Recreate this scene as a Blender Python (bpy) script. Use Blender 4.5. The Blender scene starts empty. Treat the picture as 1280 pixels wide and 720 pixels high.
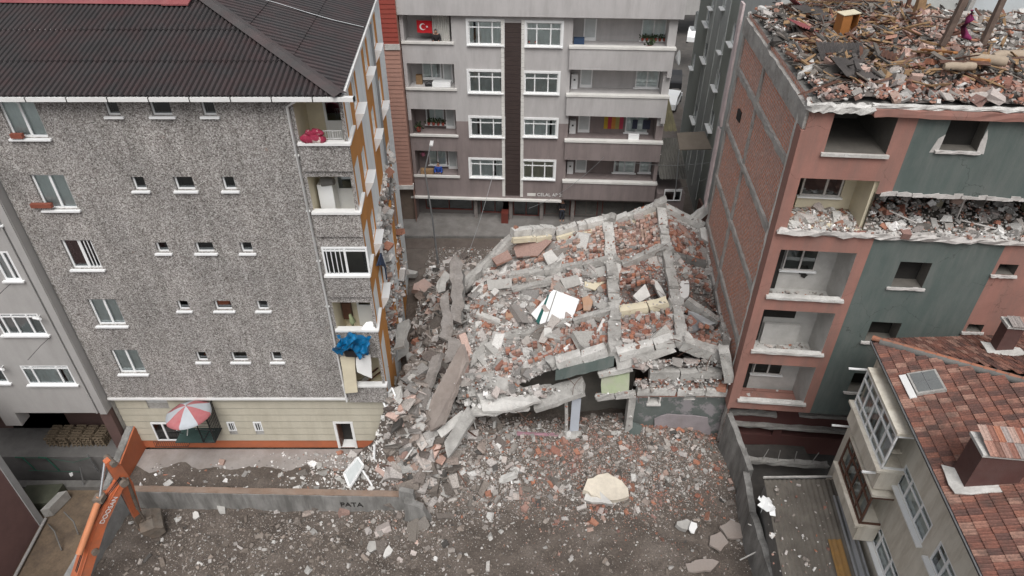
import bpy, bmesh, math, random
import numpy as np
from mathutils import Vector, Matrix, noise

random.seed(11)
SC = bpy.context.scene
# ------------------------------------------------------------------ camera
PITCH = math.radians(36.3)
CP, SP, CZ, FPX = math.cos(PITCH), math.sin(PITCH), 25.7, 850.0
camd = bpy.data.cameras.new('camera')
cam = bpy.data.objects.new('camera', camd)
SC.collection.objects.link(cam)
cam.location = (0, 0, CZ)
cam.rotation_euler = (math.pi / 2 - PITCH, 0, 0)
camd.sensor_width = 36
camd.lens = 36 * FPX / 1280
camd.clip_end = 1500
SC.camera = cam
# ------------------------------------------------------------------ sky + sun (overcast)
SUN_EL, SUN_ROT = math.radians(58), math.radians(174)
W = bpy.data.worlds.new('World'); SC.world = W; W.use_nodes = True
nt = W.node_tree; nt.nodes.clear()
wo = nt.nodes.new('ShaderNodeOutputWorld'); bg = nt.nodes.new('ShaderNodeBackground')
sky = nt.nodes.new('ShaderNodeTexSky'); sky.sky_type = 'NISHITA'; sky.sun_disc = False
sky.sun_elevation = SUN_EL; sky.sun_rotation = SUN_ROT; sky.dust_density = 5; sky.air_density = 1.0
hs = nt.nodes.new('ShaderNodeHueSaturation'); hs.inputs['Saturation'].default_value = 0.22
nt.links.new(sky.outputs[0], hs.inputs['Color']); nt.links.new(hs.outputs[0], bg.inputs[0])
nt.links.new(bg.outputs[0], wo.inputs[0]); bg.inputs[1].default_value = 0.112
sd = bpy.data.lights.new('sun', 'SUN'); sd.energy = 1.6; sd.angle = math.radians(36); sd.color = (1, .975, .95)
sun = bpy.data.objects.new('sun', sd); SC.collection.objects.link(sun)
sun.rotation_euler = (math.pi / 2 - SUN_EL, 0, math.radians(6))
SC.view_settings.view_transform = 'Standard'; SC.view_settings.look = 'None'
SC.view_settings.gamma = 1.0; SC.view_settings.exposure = 0.24

# ------------------------------------------------------------------ measuring helpers (true positions from known heights / wall planes)
def ray(u, v):
    t = (v - 360) / FPX
    return Vector(((u - 640) / FPX, CP - t * SP, -SP - t * CP))
def atz(u, v, z):
    d = ray(u, v); s = (z - CZ) / d.z
    return Vector((d.x * s, d.y * s, z))
def aty(u, v, Y):
    d = ray(u, v); s = Y / d.y
    return Vector((d.x * s, Y, CZ + d.z * s))
def proj(p):
    z = p[2] - CZ; dep = p[1] * CP - z * SP; up = p[1] * SP + z * CP
    return 640 + FPX * p[0] / dep, 360 - FPX * up / dep

class Fac:
    """a vertical wall plane: a = metres along it, z = height, n = metres outwards"""
    def __init__(s, A, B):
        s.A = Vector((A[0], A[1], 0)); d = Vector((B[0] - A[0], B[1] - A[1], 0)); s.L = d.length
        s.d = d.normalized(); s.n = Vector((s.d.y, -s.d.x, 0))
    def ap(s, u, v, off=0):
        r = ray(u, v); k = (s.A.dot(s.n) + off) / r.dot(s.n); p = r * k
        return (p - s.A).dot(s.d), p.z + CZ
    def w(s, a, z, n=0):
        return s.A + s.d * a + s.n * n + Vector((0, 0, z))
    def rect(s, u0, v0, u1, v1, off=0):
        a0, z1 = s.ap(u0, v0, off); a1, z0 = s.ap(u1, v1, off)
        return a0, a1, z0, z1
    def off(s, k):
        f = Fac((0, 0), (1, 0)); f.A = s.A + s.n * k; f.d = s.d; f.n = s.n; f.L = s.L
        return f

# ------------------------------------------------------------------ mesh helpers
COL = SC.collection
ORG = {}
class MB:
    def __init__(s): s.v = []; s.f = []; s.m = []; s.sm = []
    def add(s, vs, fs, m=0, smooth=False):
        o = len(s.v); s.v += [tuple(p) for p in vs]
        for f in fs: s.f.append([i + o for i in f]); s.m.append(m); s.sm.append(smooth)
    def quad(s, a, b, c, d, m=0): s.add([a, b, c, d], [(0, 1, 2, 3)], m)
    def poly(s, pts, m=0): s.add(pts, [tuple(range(len(pts)))], m)
    def box8(s, p, m=0):
        s.add(p, [(0, 3, 2, 1), (4, 5, 6, 7), (0, 1, 5, 4), (1, 2, 6, 5), (2, 3, 7, 6), (3, 0, 4, 7)], m)
    def box(s, o, ex, ey, ez, m=0):
        o = Vector(o); ex, ey, ez = Vector(ex), Vector(ey), Vector(ez)
        s.box8([o, o + ex, o + ex + ey, o + ey, o + ez, o + ex + ez, o + ex + ey + ez, o + ey + ez], m)
    def cbox(s, c, sx, sy, sz, R=None, m=0):
        R = R or Matrix.Identity(3); c = Vector(c)
        ex, ey, ez = R @ Vector((sx, 0, 0)), R @ Vector((0, sy, 0)), R @ Vector((0, 0, sz))
        s.box(c - (ex + ey + ez) / 2, ex, ey, ez, m)
    def fbox(s, F, a0, a1, z0, z1, n0, n1, m=0):
        s.box8([F.w(a0, z0, n1), F.w(a1, z0, n1), F.w(a1, z0, n0), F.w(a0, z0, n0),
                F.w(a0, z1, n1), F.w(a1, z1, n1), F.w(a1, z1, n0), F.w(a0, z1, n0)], m)
    def tube(s, pts, r, seg=8, m=0, caps=True, smooth=True):
        pts = [Vector(p) for p in pts]; n = len(pts); vs = []
        rr = r if isinstance(r, (list, tuple)) else [r] * n
        for i, p in enumerate(pts):
            t = (pts[min(i + 1, n - 1)] - pts[max(i - 1, 0)]).normalized()
            a = t.cross(Vector((0, 0, 1)));
            if a.length < 1e-3: a = t.cross(Vector((0, 1, 0)))
            a.normalize(); b = t.cross(a)
            vs += [p + (a * math.cos(k * 2 * math.pi / seg) + b * math.sin(k * 2 * math.pi / seg)) * rr[i] for k in range(seg)]
        fs = [(i * seg + k, i * seg + (k + 1) % seg, (i + 1) * seg + (k + 1) % seg, (i + 1) * seg + k) for i in range(n - 1) for k in range(seg)]
        s.add(vs, fs, m, smooth)
        if caps: s.add(vs[:seg], [tuple(range(seg))[::-1]], m); s.add(vs[-seg:], [tuple(range(seg))], m)
    def prism(s, pts, ext, m=0, m2=None):
        pts = [Vector(p) for p in pts]; ext = Vector(ext); n = len(pts)
        m2 = m if m2 is None else m2
        s.add(pts, [tuple(range(n))[::-1]], m); s.add([p + ext for p in pts], [tuple(range(n))], m)
        for i in range(n):
            j = (i + 1) % n; s.quad(pts[i], pts[j], pts[j] + ext, pts[i] + ext, m2)
    def beam(s, P0, P1, w, h, seg=6, jit=.03, m=0, up=Vector((0, 0, 1))):
        """rough concrete member"""
        P0, P1 = Vector(P0), Vector(P1); t = (P1 - P0).normalized(); a = t.cross(up).normalized(); b = a.cross(t)
        vs = []; prof = [(-.5, -.5), (0, -.52), (.5, -.5), (.52, 0), (.5, .5), (0, .53), (-.5, .5), (-.52, 0)]
        for i in range(seg + 1):
            c = P0.lerp(P1, i / seg) + a * random.uniform(-jit, jit) * .35 + b * random.uniform(-jit, jit) * .35
            for (x, y) in prof:
                e = random.uniform(-2, 2) * jit if i in (0, seg) else 0
                vs.append(c + a * (x * w + random.uniform(-jit, jit)) + b * (y * h + random.uniform(-jit, jit)) + t * e)
        n = 8
        fs = [(i * n + k, i * n + (k + 1) % n, (i + 1) * n + (k + 1) % n, (i + 1) * n + k) for i in range(seg) for k in range(n)]
        s.add(vs, fs, m); s.add(vs[:n], [tuple(range(n))[::-1]], m); s.add(vs[-n:], [tuple(range(n))], m)
    def slab(s, pts, th, jag=.08, m=0, m2=None, step=.35):
        """broken plate with ragged outline; pts = corners in world, thickness goes along -normal"""
        pts = [Vector(p) for p in pts]
        nn = Vector((0, 0, 0))
        for i in range(len(pts)):
            nn += (pts[i] - pts[0]).cross(pts[(i + 1) % len(pts)] - pts[0])
        nn.normalize()
        if nn.z < 0: nn = -nn
        out = []
        for i in range(len(pts)):
            p, q = pts[i], pts[(i + 1) % len(pts)]; L = (q - p).length; k = max(1, int(L / step))
            side = (q - p).cross(nn).normalized() if L > 0 else Vector((1, 0, 0))
            for j in range(k):
                x = p.lerp(q, j / k)
                out.append(x + side * random.uniform(-jag, jag) + nn * random.uniform(-.01, .01))
        s.prism(out, -nn * th, m, m2)
    def build(s, name, mats, parent=None, origin=None, kind=None):
        if not isinstance(mats, (list, tuple)): mats = [mats]
        if parent is not None: o0 = ORG[parent.name]
        elif origin is not None: o0 = Vector(origin)
        else:
            a = np.array(s.v); o0 = Vector(((a[:, 0].min() + a[:, 0].max()) / 2, (a[:, 1].min() + a[:, 1].max()) / 2, a[:, 2].min()))
        me = bpy.data.meshes.new(name)
        a = np.array(s.v) - np.array(o0)
        me.from_pydata(a.tolist(), [], s.f)
        me.polygons.foreach_set('material_index', s.m); me.polygons.foreach_set('use_smooth', s.sm)
        for m in mats: me.materials.append(m)
        me.update()
        o = bpy.data.objects.new(name, me); COL.objects.link(o)
        ORG[o.name] = o0
        if parent is not None: o.parent = parent
        else: o.location = o0
        if kind: o['kind'] = kind
        return o
def thing(name, label, cat, loc, group=None):
    o = bpy.data.objects.new(name, None); COL.objects.link(o); o.location = loc; o.empty_display_size = .3
    o['label'] = label; o['category'] = cat; ORG[o.name] = Vector(loc)
    if group: o['group'] = group
    return o
def tag(o, label, cat, group=None):
    o['label'] = label; o['category'] = cat
    if group: o['group'] = group
    return o
def rotm(x, y, z):
    return (Matrix.Rotation(z, 3, 'Z') @ Matrix.Rotation(y, 3, 'Y') @ Matrix.Rotation(x, 3, 'X'))
def rrot(): return rotm(random.uniform(0, 6.3), random.uniform(0, 6.3), random.uniform(0, 6.3))

# ------------------------------------------------------------------ materials
def _m(name):
    m = bpy.data.materials.new(name); m.use_nodes = True; t = m.node_tree
    return m, t, t.nodes['Principled BSDF'], t.nodes.new, t.links.new
def ramp(t, stops, interp='LINEAR'):
    r = t.nodes.new('ShaderNodeValToRGB'); cr = r.color_ramp; cr.interpolation = interp
    while len(cr.elements) > 1: cr.elements.remove(cr.elements[-1])
    cr.elements[0].position = stops[0][0]; cr.elements[0].color = (*stops[0][1], 1)
    for p, c in stops[1:]:
        e = cr.elements.new(p); e.color = (*c, 1)
    return r
def coords(t, scale=(1, 1, 1), rot=(0, 0, 0)):
    c = t.nodes.new('ShaderNodeTexCoord'); mp = t.nodes.new('ShaderNodeMapping')
    mp.inputs['Scale'].default_value = scale; mp.inputs['Rotation'].default_value = rot
    t.links.new(c.outputs['Object'], mp.inputs[0]); return mp.outputs[0]
def ntex(t, vec, scale, detail=4, rough=.6):
    n = t.nodes.new('ShaderNodeTexNoise'); n.inputs['Scale'].default_value = scale; n.inputs['Detail'].default_value = detail
    n.inputs['Roughness'].default_value = rough; t.links.new(vec, n.inputs['Vector']); return n.outputs['Fac']
def mixc(t, fac, a, b, mode='MIX'):
    x = t.nodes.new('ShaderNodeMix'); x.data_type = 'RGBA'; x.blend_type = mode
    if isinstance(fac, (int, float)): x.inputs[0].default_value = fac
    else: t.links.new(fac, x.inputs[0])
    for k, c in ((6, a), (7, b)):
        if isinstance(c, tuple): x.inputs[k].default_value = (*c, 1)
        else: t.links.new(c, x.inputs[k])
    return x.outputs[2]
def bumpn(t, b, h, strength, dist=.02):
    n = t.nodes.new('ShaderNodeBump'); n.inputs['Strength'].default_value = strength; n.inputs['Distance'].default_value = dist
    t.links.new(h, n.inputs['Height']); t.links.new(n.outputs[0], b.inputs['Normal'])
def lum(c, k): return tuple(max(0, min(1, x * k)) for x in c)
def mat(name, col, var=.18, sc=1.2, stain=None, stains=.35, rough=.85, bump=.25, bsc=35, metal=0, streak=False, lo=.42, hi=.72, crack=0):
    """general weathered surface: patchy tone, optional stain colour, fine bump"""
    m, t, b, N, L = _m(name); v = coords(t)
    n1 = ntex(t, v, sc, 6, .65); n2 = ntex(t, v, bsc, 3, .6)
    r = ramp(t, [(.25, lum(col, 1 - var)), (.75, lum(col, 1 + var))]); L(n1, r.inputs[0])
    c = r.outputs[0]
    r2 = ramp(t, [(.3, (.82, .82, .82)), (.7, (1.14, 1.14, 1.14))]); L(n2, r2.inputs[0])
    c = mixc(t, min(1, var * 3), c, r2.outputs[0], 'MULTIPLY')
    if stain:
        vs = coords(t, (1, 1, .18) if streak else (1, 1, 1))
        n3 = ntex(t, vs, 1.7 if streak else .9, 7, .7)
        r3 = ramp(t, [(lo, (0, 0, 0)), (hi, (stains,) * 3)]); L(n3, r3.inputs[0])
        c = mixc(t, r3.outputs[0], c, stain)
    if crack:
        w_ = N('ShaderNodeTexNoise'); w_.inputs['Scale'].default_value = 2.5; w_.inputs['Detail'].default_value = 5; L(v, w_.inputs['Vector'])
        va = N('ShaderNodeVectorMath'); va.operation = 'MULTIPLY_ADD'; va.inputs[1].default_value = (.7, .7, .7); L(w_.outputs['Color'], va.inputs[0]); L(v, va.inputs[2])
        vo = N('ShaderNodeTexVoronoi'); vo.feature = 'DISTANCE_TO_EDGE'; vo.inputs['Scale'].default_value = crack; L(va.outputs[0], vo.inputs['Vector'])
        rc = ramp(t, [(0, (.8, .8, .8)), (.012 * crack, (0, 0, 0))]); L(vo.outputs['Distance'], rc.inputs[0])
        gm = ntex(t, v, .5, 2); rg = ramp(t, [(.48, (0, 0, 0)), (.56, (1, 1, 1))]); L(gm, rg.inputs[0])
        c = mixc(t, mixc(t, 1.0, rc.outputs[0], rg.outputs[0], 'MULTIPLY'), c, lum(col, .35))
    L(c, b.inputs['Base Color']); b.inputs['Roughness'].default_value = rough; b.inputs['Metallic'].default_value = metal
    if bump: bumpn(t, b, n2, bump)
    return m
def pal(name, cols, rough=.9, bump=.4, bsc=18, noise_=.25):
    """each loose piece takes its own colour from a palette (by mesh island)"""
    m, t, b, N, L = _m(name); v = coords(t)
    g = N('ShaderNodeNewGeometry'); k = len(cols)
    r = ramp(t, [(i / k, c) for i, c in enumerate(cols)], 'CONSTANT'); L(g.outputs['Random Per Island'], r.inputs[0])
    n = ntex(t, v, bsc, 4, .65); r2 = ramp(t, [(.3, (1 - noise_,) * 3), (.7, (1 + noise_,) * 3)]); L(n, r2.inputs[0])
    L(mixc(t, 1.0, r.outputs[0], r2.outputs[0], 'MULTIPLY'), b.inputs['Base Color'])
    b.inputs['Roughness'].default_value = rough
    bumpn(t, b, n, bump); return m
M = {}
M['grey_c'] = mat('concrete_grey', (.40, .39, .37), .2, 2.5, (.17, .16, .145), .75, bump=.8, bsc=14, crack=1.6)
M['pale_c'] = mat('concrete_pale', (.58, .57, .545), .16, 3, (.28, .265, .245), .75, bump=.8, bsc=14, crack=1.4)
M['dark_c'] = mat('concrete_dark', (.17, .165, .155), .25, 2, (.09, .085, .08), .6)
M['white'] = mat('white_paint', (.74, .74, .73), .05, 2, (.5, .49, .46), .3, rough=.55, bump=.05)
M['pvc'] = mat('white_plastic', (.78, .79, .79), .03, 2, rough=.35, bump=0)
M['cream'] = mat('cream_plaster', (.62, .56, .42), .08, 1.5, (.36, .31, .24), .3, bump=.1)
M['orange_w'] = mat('ochre_plaster', (.56, .245, .055), .1, 1.5, (.25, .11, .04), .3, bump=.1)
M['white_w'] = mat('pale_blue_plaster', (.80, .84, .85), .06, 1.0, (.38, .38, .36), .3, bump=.1, streak=True)
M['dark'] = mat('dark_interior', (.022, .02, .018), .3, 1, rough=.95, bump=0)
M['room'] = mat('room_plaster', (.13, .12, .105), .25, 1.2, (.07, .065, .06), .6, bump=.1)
M['room_white'] = mat('room_white_plaster', (.50, .49, .47), .12, 1.5, (.22, .21, .19), .35, bump=.1)
M['steel'] = mat('galvanised_steel', (.35, .36, .37), .1, 3, rough=.45, metal=.7, bump=.05)
M['black'] = mat('black_plastic', (.02, .02, .022), .2, 3, rough=.5, bump=.05)
M['wood'] = mat('bare_wood', (.30, .19, .10), .3, 3, (.14, .09, .05), .5)
M['redwood'] = mat('brown_wood', (.10, .045, .028), .3, 3, rough=.6)
M['curt'] = mat('net_curtain', (.82, .85, .84), .08, 2, rough=.9, bump=0)
M['curtd'] = mat('grey_curtain', (.52, .55, .55), .12, 2, rough=.9, bump=0)
M['soil'] = None
def glassm(name, tint, k=.35):
    m, t, b, N, L = _m(name); t.nodes.remove(b)
    o = [n for n in t.nodes if n.type == 'OUTPUT_MATERIAL'][0]
    tr = N('ShaderNodeBsdfTransparent'); tr.inputs[0].default_value = (*tint, 1)
    gl = N('ShaderNodeBsdfGlossy'); gl.inputs['Roughness'].default_value = .04; gl.inputs[0].default_value = (.8, .85, .88, 1)
    fr = N('ShaderNodeFresnel'); fr.inputs[0].default_value = 1.6
    mx = N('ShaderNodeMixShader'); ad = N('ShaderNodeMath'); ad.operation = 'ADD'; ad.inputs[1].default_value = .09
    L(fr.outputs[0], ad.inputs[0]); L(ad.outputs[0], mx.inputs[0]); L(tr.outputs[0], mx.inputs[1]); L(gl.outputs[0], mx.inputs[2]); L(mx.outputs[0], o.inputs[0])
    return m
M['glass'] = glassm('window_glass', (.92, .96, .95))
M['glassd'] = glassm('dark_window_glass', (.3, .33, .33))
# pebble dash
def pebble():
    m, t, b, N, L = _m('pebble_dash'); v = coords(t)
    vo = N('ShaderNodeTexVoronoi'); vo.inputs['Scale'].default_value = 30; L(v, vo.inputs['Vector'])
    r = ramp(t, [(0, (.085, .075, .07)), (.22, (.19, .17, .16)), (.5, (.28, .265, .255)), (.78, (.38, .365, .35)), (1, (.54, .525, .51))])
    sx = N('ShaderNodeSeparateColor'); L(vo.outputs['Color'], sx.inputs[0]); L(sx.outputs[0], r.inputs[0])
    n = ntex(t, v, .7, 5); r2 = ramp(t, [(.3, (.84, .84, .84)), (.7, (1.1, 1.09, 1.08))]); L(n, r2.inputs[0])
    c = mixc(t, 1, r.outputs[0], r2.outputs[0], 'MULTIPLY')
    ns = ntex(t, coords(t, (1.6, 1.6, .12)), 1.3, 6, .7); rs_ = ramp(t, [(.4, (.86, .86, .85)), (.6, (1.08, 1.08, 1.08))]); L(ns, rs_.inputs[0]); c = mixc(t, 1, c, rs_.outputs[0], 'MULTIPLY')
    n3 = ntex(t, v, 2.2, 3, .5); r3 = ramp(t, [(.70, (0, 0, 0)), (.78, (.5, .5, .5))]); L(n3, r3.inputs[0])
    c = mixc(t, r3.outputs[0], c, (.2, .09, .04))
    L(c, b.inputs['Base Color']); b.inputs['Roughness'].default_value = .9
    bumpn(t, b, sx.outputs[0], .5, .02); return m
M['pebble'] = pebble()
# party-wall brick
def brickwall():
    m, t, b, N, L = _m('bare_hollow_brick'); c = N('ShaderNodeTexCoord'); s = N('ShaderNodeSeparateXYZ'); k = N('ShaderNodeCombineXYZ')
    L(c.outputs['Object'], s.inputs[0]); L(s.outputs[1], k.inputs[0]); L(s.outputs[2], k.inputs[1])
    br = N('ShaderNodeTexBrick'); L(k.outputs[0], br.inputs['Vector']); br.inputs['Scale'].default_value = 1
    br.inputs['Brick Width'].default_value = .26; br.inputs['Row Height'].default_value = .135; br.inputs['Mortar Size'].default_value = .022
    br.inputs['Color1'].default_value = (.66, .22, .11, 1); br.inputs['Color2'].default_value = (.50, .19, .11, 1); br.inputs['Mortar'].default_value = (.52, .47, .44, 1)
    br.inputs['Mortar Smooth'].default_value = .4
    v = coords(t); n = ntex(t, v, 6, 8, .8); r = ramp(t, [(.5, (0, 0, 0)), (.62, (.9, .9, .9))]); L(n, r.inputs[0])
    n2 = ntex(t, v, .8, 9, .8); r2 = ramp(t, [(.46, (0, 0, 0)), (.6, (.8, .8, .8))]); L(n2, r2.inputs[0])
    x = mixc(t, r.outputs[0], br.outputs[0], (.50, .43, .40)); x = mixc(t, r2.outputs[0], x, (.50, .33, .28), 'MIX')
    n3 = ntex(t, v, 9, 5, .7); r3 = ramp(t, [(.3, (.6, .6, .6)), (.7, (1.3, 1.3, 1.3))]); L(n3, r3.inputs[0])
    x = mixc(t, 1, x, r3.outputs[0], 'MULTIPLY')
    L(x, b.inputs['Base Color']); b.inputs['Roughness'].default_value = .95; bumpn(t, b, n3, .8, .04); return m
M['brickwall'] = brickwall()
C_GREY = [(.40, .39, .37), (.30, .29, .275), (.50, .49, .47), (.22, .21, .20), (.44, .41, .39), (.36, .345, .33), (.58, .57, .55), (.27, .25, .235), (.42, .37, .345)]
C_BRICK = [(.30, .13, .09), (.25, .12, .09), (.36, .20, .155), (.20, .105, .08), (.40, .28, .235), (.32, .20, .165), (.24, .145, .125), (.36, .155, .095), (.33, .28, .26), (.28, .25, .235)]
C_MIX = [(.34, .33, .31), (.32, .15, .10), (.24, .22, .20), (.50, .49, .47), (.26, .13, .09), (.38, .35, .325), (.16, .145, .13), (.34, .24, .20), (.28, .26, .24), (.45, .40, .37)]
C_SOIL = [(.20, .17, .145), (.25, .21, .18), (.15, .125, .105), (.30, .27, .245), (.22, .19, .165), (.40, .38, .36), (.18, .155, .135)]
M['r_grey'] = pal('rubble_grey', C_GREY); M['r_brick'] = pal('rubble_brick', C_BRICK); M['r_mix'] = pal('rubble_mixed', C_MIX)
M['r_soil'] = pal('rubble_soil', C_SOIL); M['r_dust'] = pal('rubble_dusty', [(.26, .23, .205), (.18, .155, .135), (.34, .31, .285), (.12, .10, .09), (.30, .25, .22), (.22, .19, .17), (.42, .39, .37), (.15, .13, .115)], noise_=.4)
M['r_white'] = pal('rubble_white', [(.68, .67, .65), (.78, .77, .76), (.55, .54, .52)])
M['r_dark'] = pal('rubble_dark', [(.10, .09, .08), (.14, .12, .105), (.07, .065, .06), (.18, .16, .14)])
M['r_pink'] = pal('rubble_pale_brick', [(.42, .27, .22), (.36, .2, .15), (.5, .36, .31), (.3, .2, .17), (.44, .40, .37), (.34, .24, .19)])

# ------------------------------------------------------------------ wall with pockets (window, door and balcony openings)
def facade(mb, F, a0, a1, z0, z1, opens, zone=None, m=0):
    """opens: (a0,a1,z0,z1,depth,m_side,m_back); zone(a,z)->material; cells split at extra cuts"""
    cutsA, cutsZ = {round(a0, 4), round(a1, 4)}, {round(z0, 4), round(z1, 4)}
    for o in opens:
        cutsA |= {round(o[0], 4), round(o[1], 4)}; cutsZ |= {round(o[2], 4), round(o[3], 4)}
    if zone:
        for c in zone[0]: cutsA.add(round(c, 4))
        for c in zone[1]: cutsZ.add(round(c, 4))
    A = sorted(c for c in cutsA if a0 - 1e-3 <= c <= a1 + 1e-3); Z = sorted(c for c in cutsZ if z0 - 1e-3 <= c <= z1 + 1e-3)
    for i in range(len(A) - 1):
        for j in range(len(Z) - 1):
            ca, cz = (A[i] + A[i + 1]) / 2, (Z[j] + Z[j + 1]) / 2
            if any(o[0] < ca < o[1] and o[2] < cz < o[3] for o in opens): continue
            mb.quad(F.w(A[i], Z[j]), F.w(A[i + 1], Z[j]), F.w(A[i + 1], Z[j + 1]), F.w(A[i], Z[j + 1]), zone[2](ca, cz) if zone else m)
    for op in opens:
        (p, q, r, s_, d, ms, mbk) = op[:7]; drop = op[7] if len(op) > 7 else 0
        if drop:
            t_ = .14; fl = r - drop
            mb.quad(F.w(p, r), F.w(q, r), F.w(q, r, -t_), F.w(p, r, -t_), ms); mb.quad(F.w(q, r, -t_), F.w(q, fl, -t_), F.w(p, fl, -t_), F.w(p, r, -t_), ms)
            mb.quad(F.w(p, s_, -d), F.w(q, s_, -d), F.w(q, s_), F.w(p, s_), ms)
            mb.quad(F.w(p, r), F.w(p, r, -t_), F.w(p, s_, -t_), F.w(p, s_), ms); mb.quad(F.w(q, r, -t_), F.w(q, r), F.w(q, s_), F.w(q, s_, -t_), ms)
            mb.quad(F.w(p, fl, -t_), F.w(p, fl, -d), F.w(p, s_, -d), F.w(p, s_, -t_), ms); mb.quad(F.w(q, fl, -d), F.w(q, fl, -t_), F.w(q, s_, -t_), F.w(q, s_, -d), ms)
            mb.quad(F.w(p, fl, -t_), F.w(q, fl, -t_), F.w(q, fl, -d), F.w(p, fl, -d), ms); mb.quad(F.w(p, fl, -d), F.w(q, fl, -d), F.w(q, s_, -d), F.w(p, s_, -d), mbk)
            continue
        mb.quad(F.w(p, r), F.w(p, r, -d), F.w(p, s_, -d), F.w(p, s_), ms); mb.quad(F.w(q, r, -d), F.w(q, r), F.w(q, s_), F.w(q, s_, -d), ms)
        mb.quad(F.w(p, r), F.w(q, r), F.w(q, r, -d), F.w(p, r, -d), ms); mb.quad(F.w(p, s_, -d), F.w(q, s_, -d), F.w(q, s_), F.w(p, s_), ms)
        if mbk is not None: mb.quad(F.w(p, r, -d), F.w(q, r, -d), F.w(q, s_, -d), F.w(p, s_, -d), mbk)

def window(root, F, a0, a1, z0, z1, n=-.12, cols=(.5,), top=0, fw=.06, curtain='curt', sill=True, frame='pvc', glass='glass', label=None, sills=.12, surround=0, openleaf=None, bars=None):
    b = MB(); t = .05
    b.fbox(F, a0, a1, z0, z0 + fw, n, n + t); b.fbox(F, a0, a1, z1 - fw, z1, n, n + t)
    b.fbox(F, a0, a0 + fw, z0 + fw, z1 - fw, n, n + t); b.fbox(F, a1 - fw, a1, z0 + fw, z1 - fw, n, n + t)
    for c in cols:
        x = a0 + (a1 - a0) * c; b.fbox(F, x - fw * .6, x + fw * .6, z0 + fw, z1 - fw, n, n + t + .006)
    if top:
        zz = z1 - (z1 - z0) * top; b.fbox(F, a0 + fw, a1 - fw, zz - fw * .5, zz + fw * .5, n, n + t + .003)
    if surround:
        s_ = surround
        b.fbox(F, a0 - s_, a0, z0 - s_, z1 + s_, 0, .05); b.fbox(F, a1, a1 + s_, z0 - s_, z1 + s_, 0, .05)
        b.fbox(F, a0, a1, z1, z1 + s_, 0, .05)
    if bars:
        p, q, k = bars
        for i in range(k):
            x = a0 + (a1 - a0) * (p + (q - p) * (i + .5) / k); b.fbox(F, x - .015, x + .015, z0 + fw, z1 - fw, n + .06, n + .085)
    fo = b.build('window', M[frame], root)
    if label: fo['label'] = label
    p = MB(); p.quad(F.w(a0 + fw, z0 + fw, n + .02), F.w(a1 - fw, z0 + fw, n + .02), F.w(a1 - fw, z1 - fw, n + .02), F.w(a0 + fw, z1 - fw, n + .02)); p.build('pane', M[glass], fo)
    if curtain:
        k = max(6, int((a1 - a0) / .07)); c = MB(); vs = []
        gap = random.random()
        for i in range(k + 1):
            x = a0 + .02 + (a1 - a0 - .04) * i / k; w_ = n - .05 + .02 * math.sin(i * 1.9) + random.uniform(-.006, .006)
            vs += [F.w(x, z0 + .02, w_), F.w(x, z1 - .02, w_)]
        fs = []
        g0 = random.randint(0, k - 3); gw = random.choice([0, 0, 0, 2, 3])
        for i in range(k):
            if g0 <= i < g0 + gw: continue
            fs.append((2 * i, 2 * i + 2, 2 * i + 3, 2 * i + 1))
        c.add(vs, fs, 0, True); c.build('curtain', M[curtain], fo)
    if sill:
        s_ = MB(); s_.fbox(F, a0 - .1, a1 + .1, z0 - .07, z0 - .003, n, sills); s_.build('sill', M['pvc'], fo)
    return fo
def rubble(mb, pts, sizes, mats_idx, flat=.6, long=1):
    """irregular chunks at pts"""
    base = np.array([(-.5, -.5, -.5), (.5, -.5, -.5), (.5, .5, -.5), (-.5, .5, -.5), (-.5, -.5, .5), (.5, -.5, .5), (.5, .5, .5), (-.5, .5, .5)])
    FC = [(0, 3, 2, 1), (4, 5, 6, 7), (0, 1, 5, 4), (1, 2, 6, 5), (2, 3, 7, 6), (3, 0, 4, 7)]
    n = len(pts); rs = np.random.RandomState(random.randint(0, 99999))
    V = base[None] * rs.uniform(.62, 1.2, (n, 8, 3))
    S = np.array(sizes)[:, None] * np.stack([rs.uniform(.6, 1.7, n) * long, rs.uniform(.45, 1.1, n), rs.uniform(.25, .9, n) * flat / .6], 1)
    V = V * S[:, None, :]
    ax = rs.uniform(-.6, .6, (n,)); ay = rs.uniform(-.6, .6, (n,)); az = rs.uniform(0, 6.283, n)
    def R(a, i, j):
        r = np.tile(np.eye(3), (n, 1, 1)); c, s_ = np.cos(a), np.sin(a)
        r[:, i, i] = c; r[:, j, j] = c; r[:, i, j] = -s_; r[:, j, i] = s_; return r
    RR = R(az, 0, 1) @ R(ax, 1, 2) @ R(ay, 0, 2)
    V = np.einsum('nij,nkj->nki', RR, V) + np.array(pts)[:, None, :]
    o = len(mb.v); mb.v += [tuple(p) for p in V.reshape(-1, 3)]
    for i in range(n):
        q = o + i * 8
        for f in FC: mb.f.append([q + k for k in f])
    mb.m += [x for x in mats_idx for _ in range(6)]; mb.sm += [False] * (6 * n)
def powsize(n, lo=.04, hi=.45, k=2.0):
    return [min(hi, lo * (1 - random.random()) ** (-1 / k)) for _ in range(n)]
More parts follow.
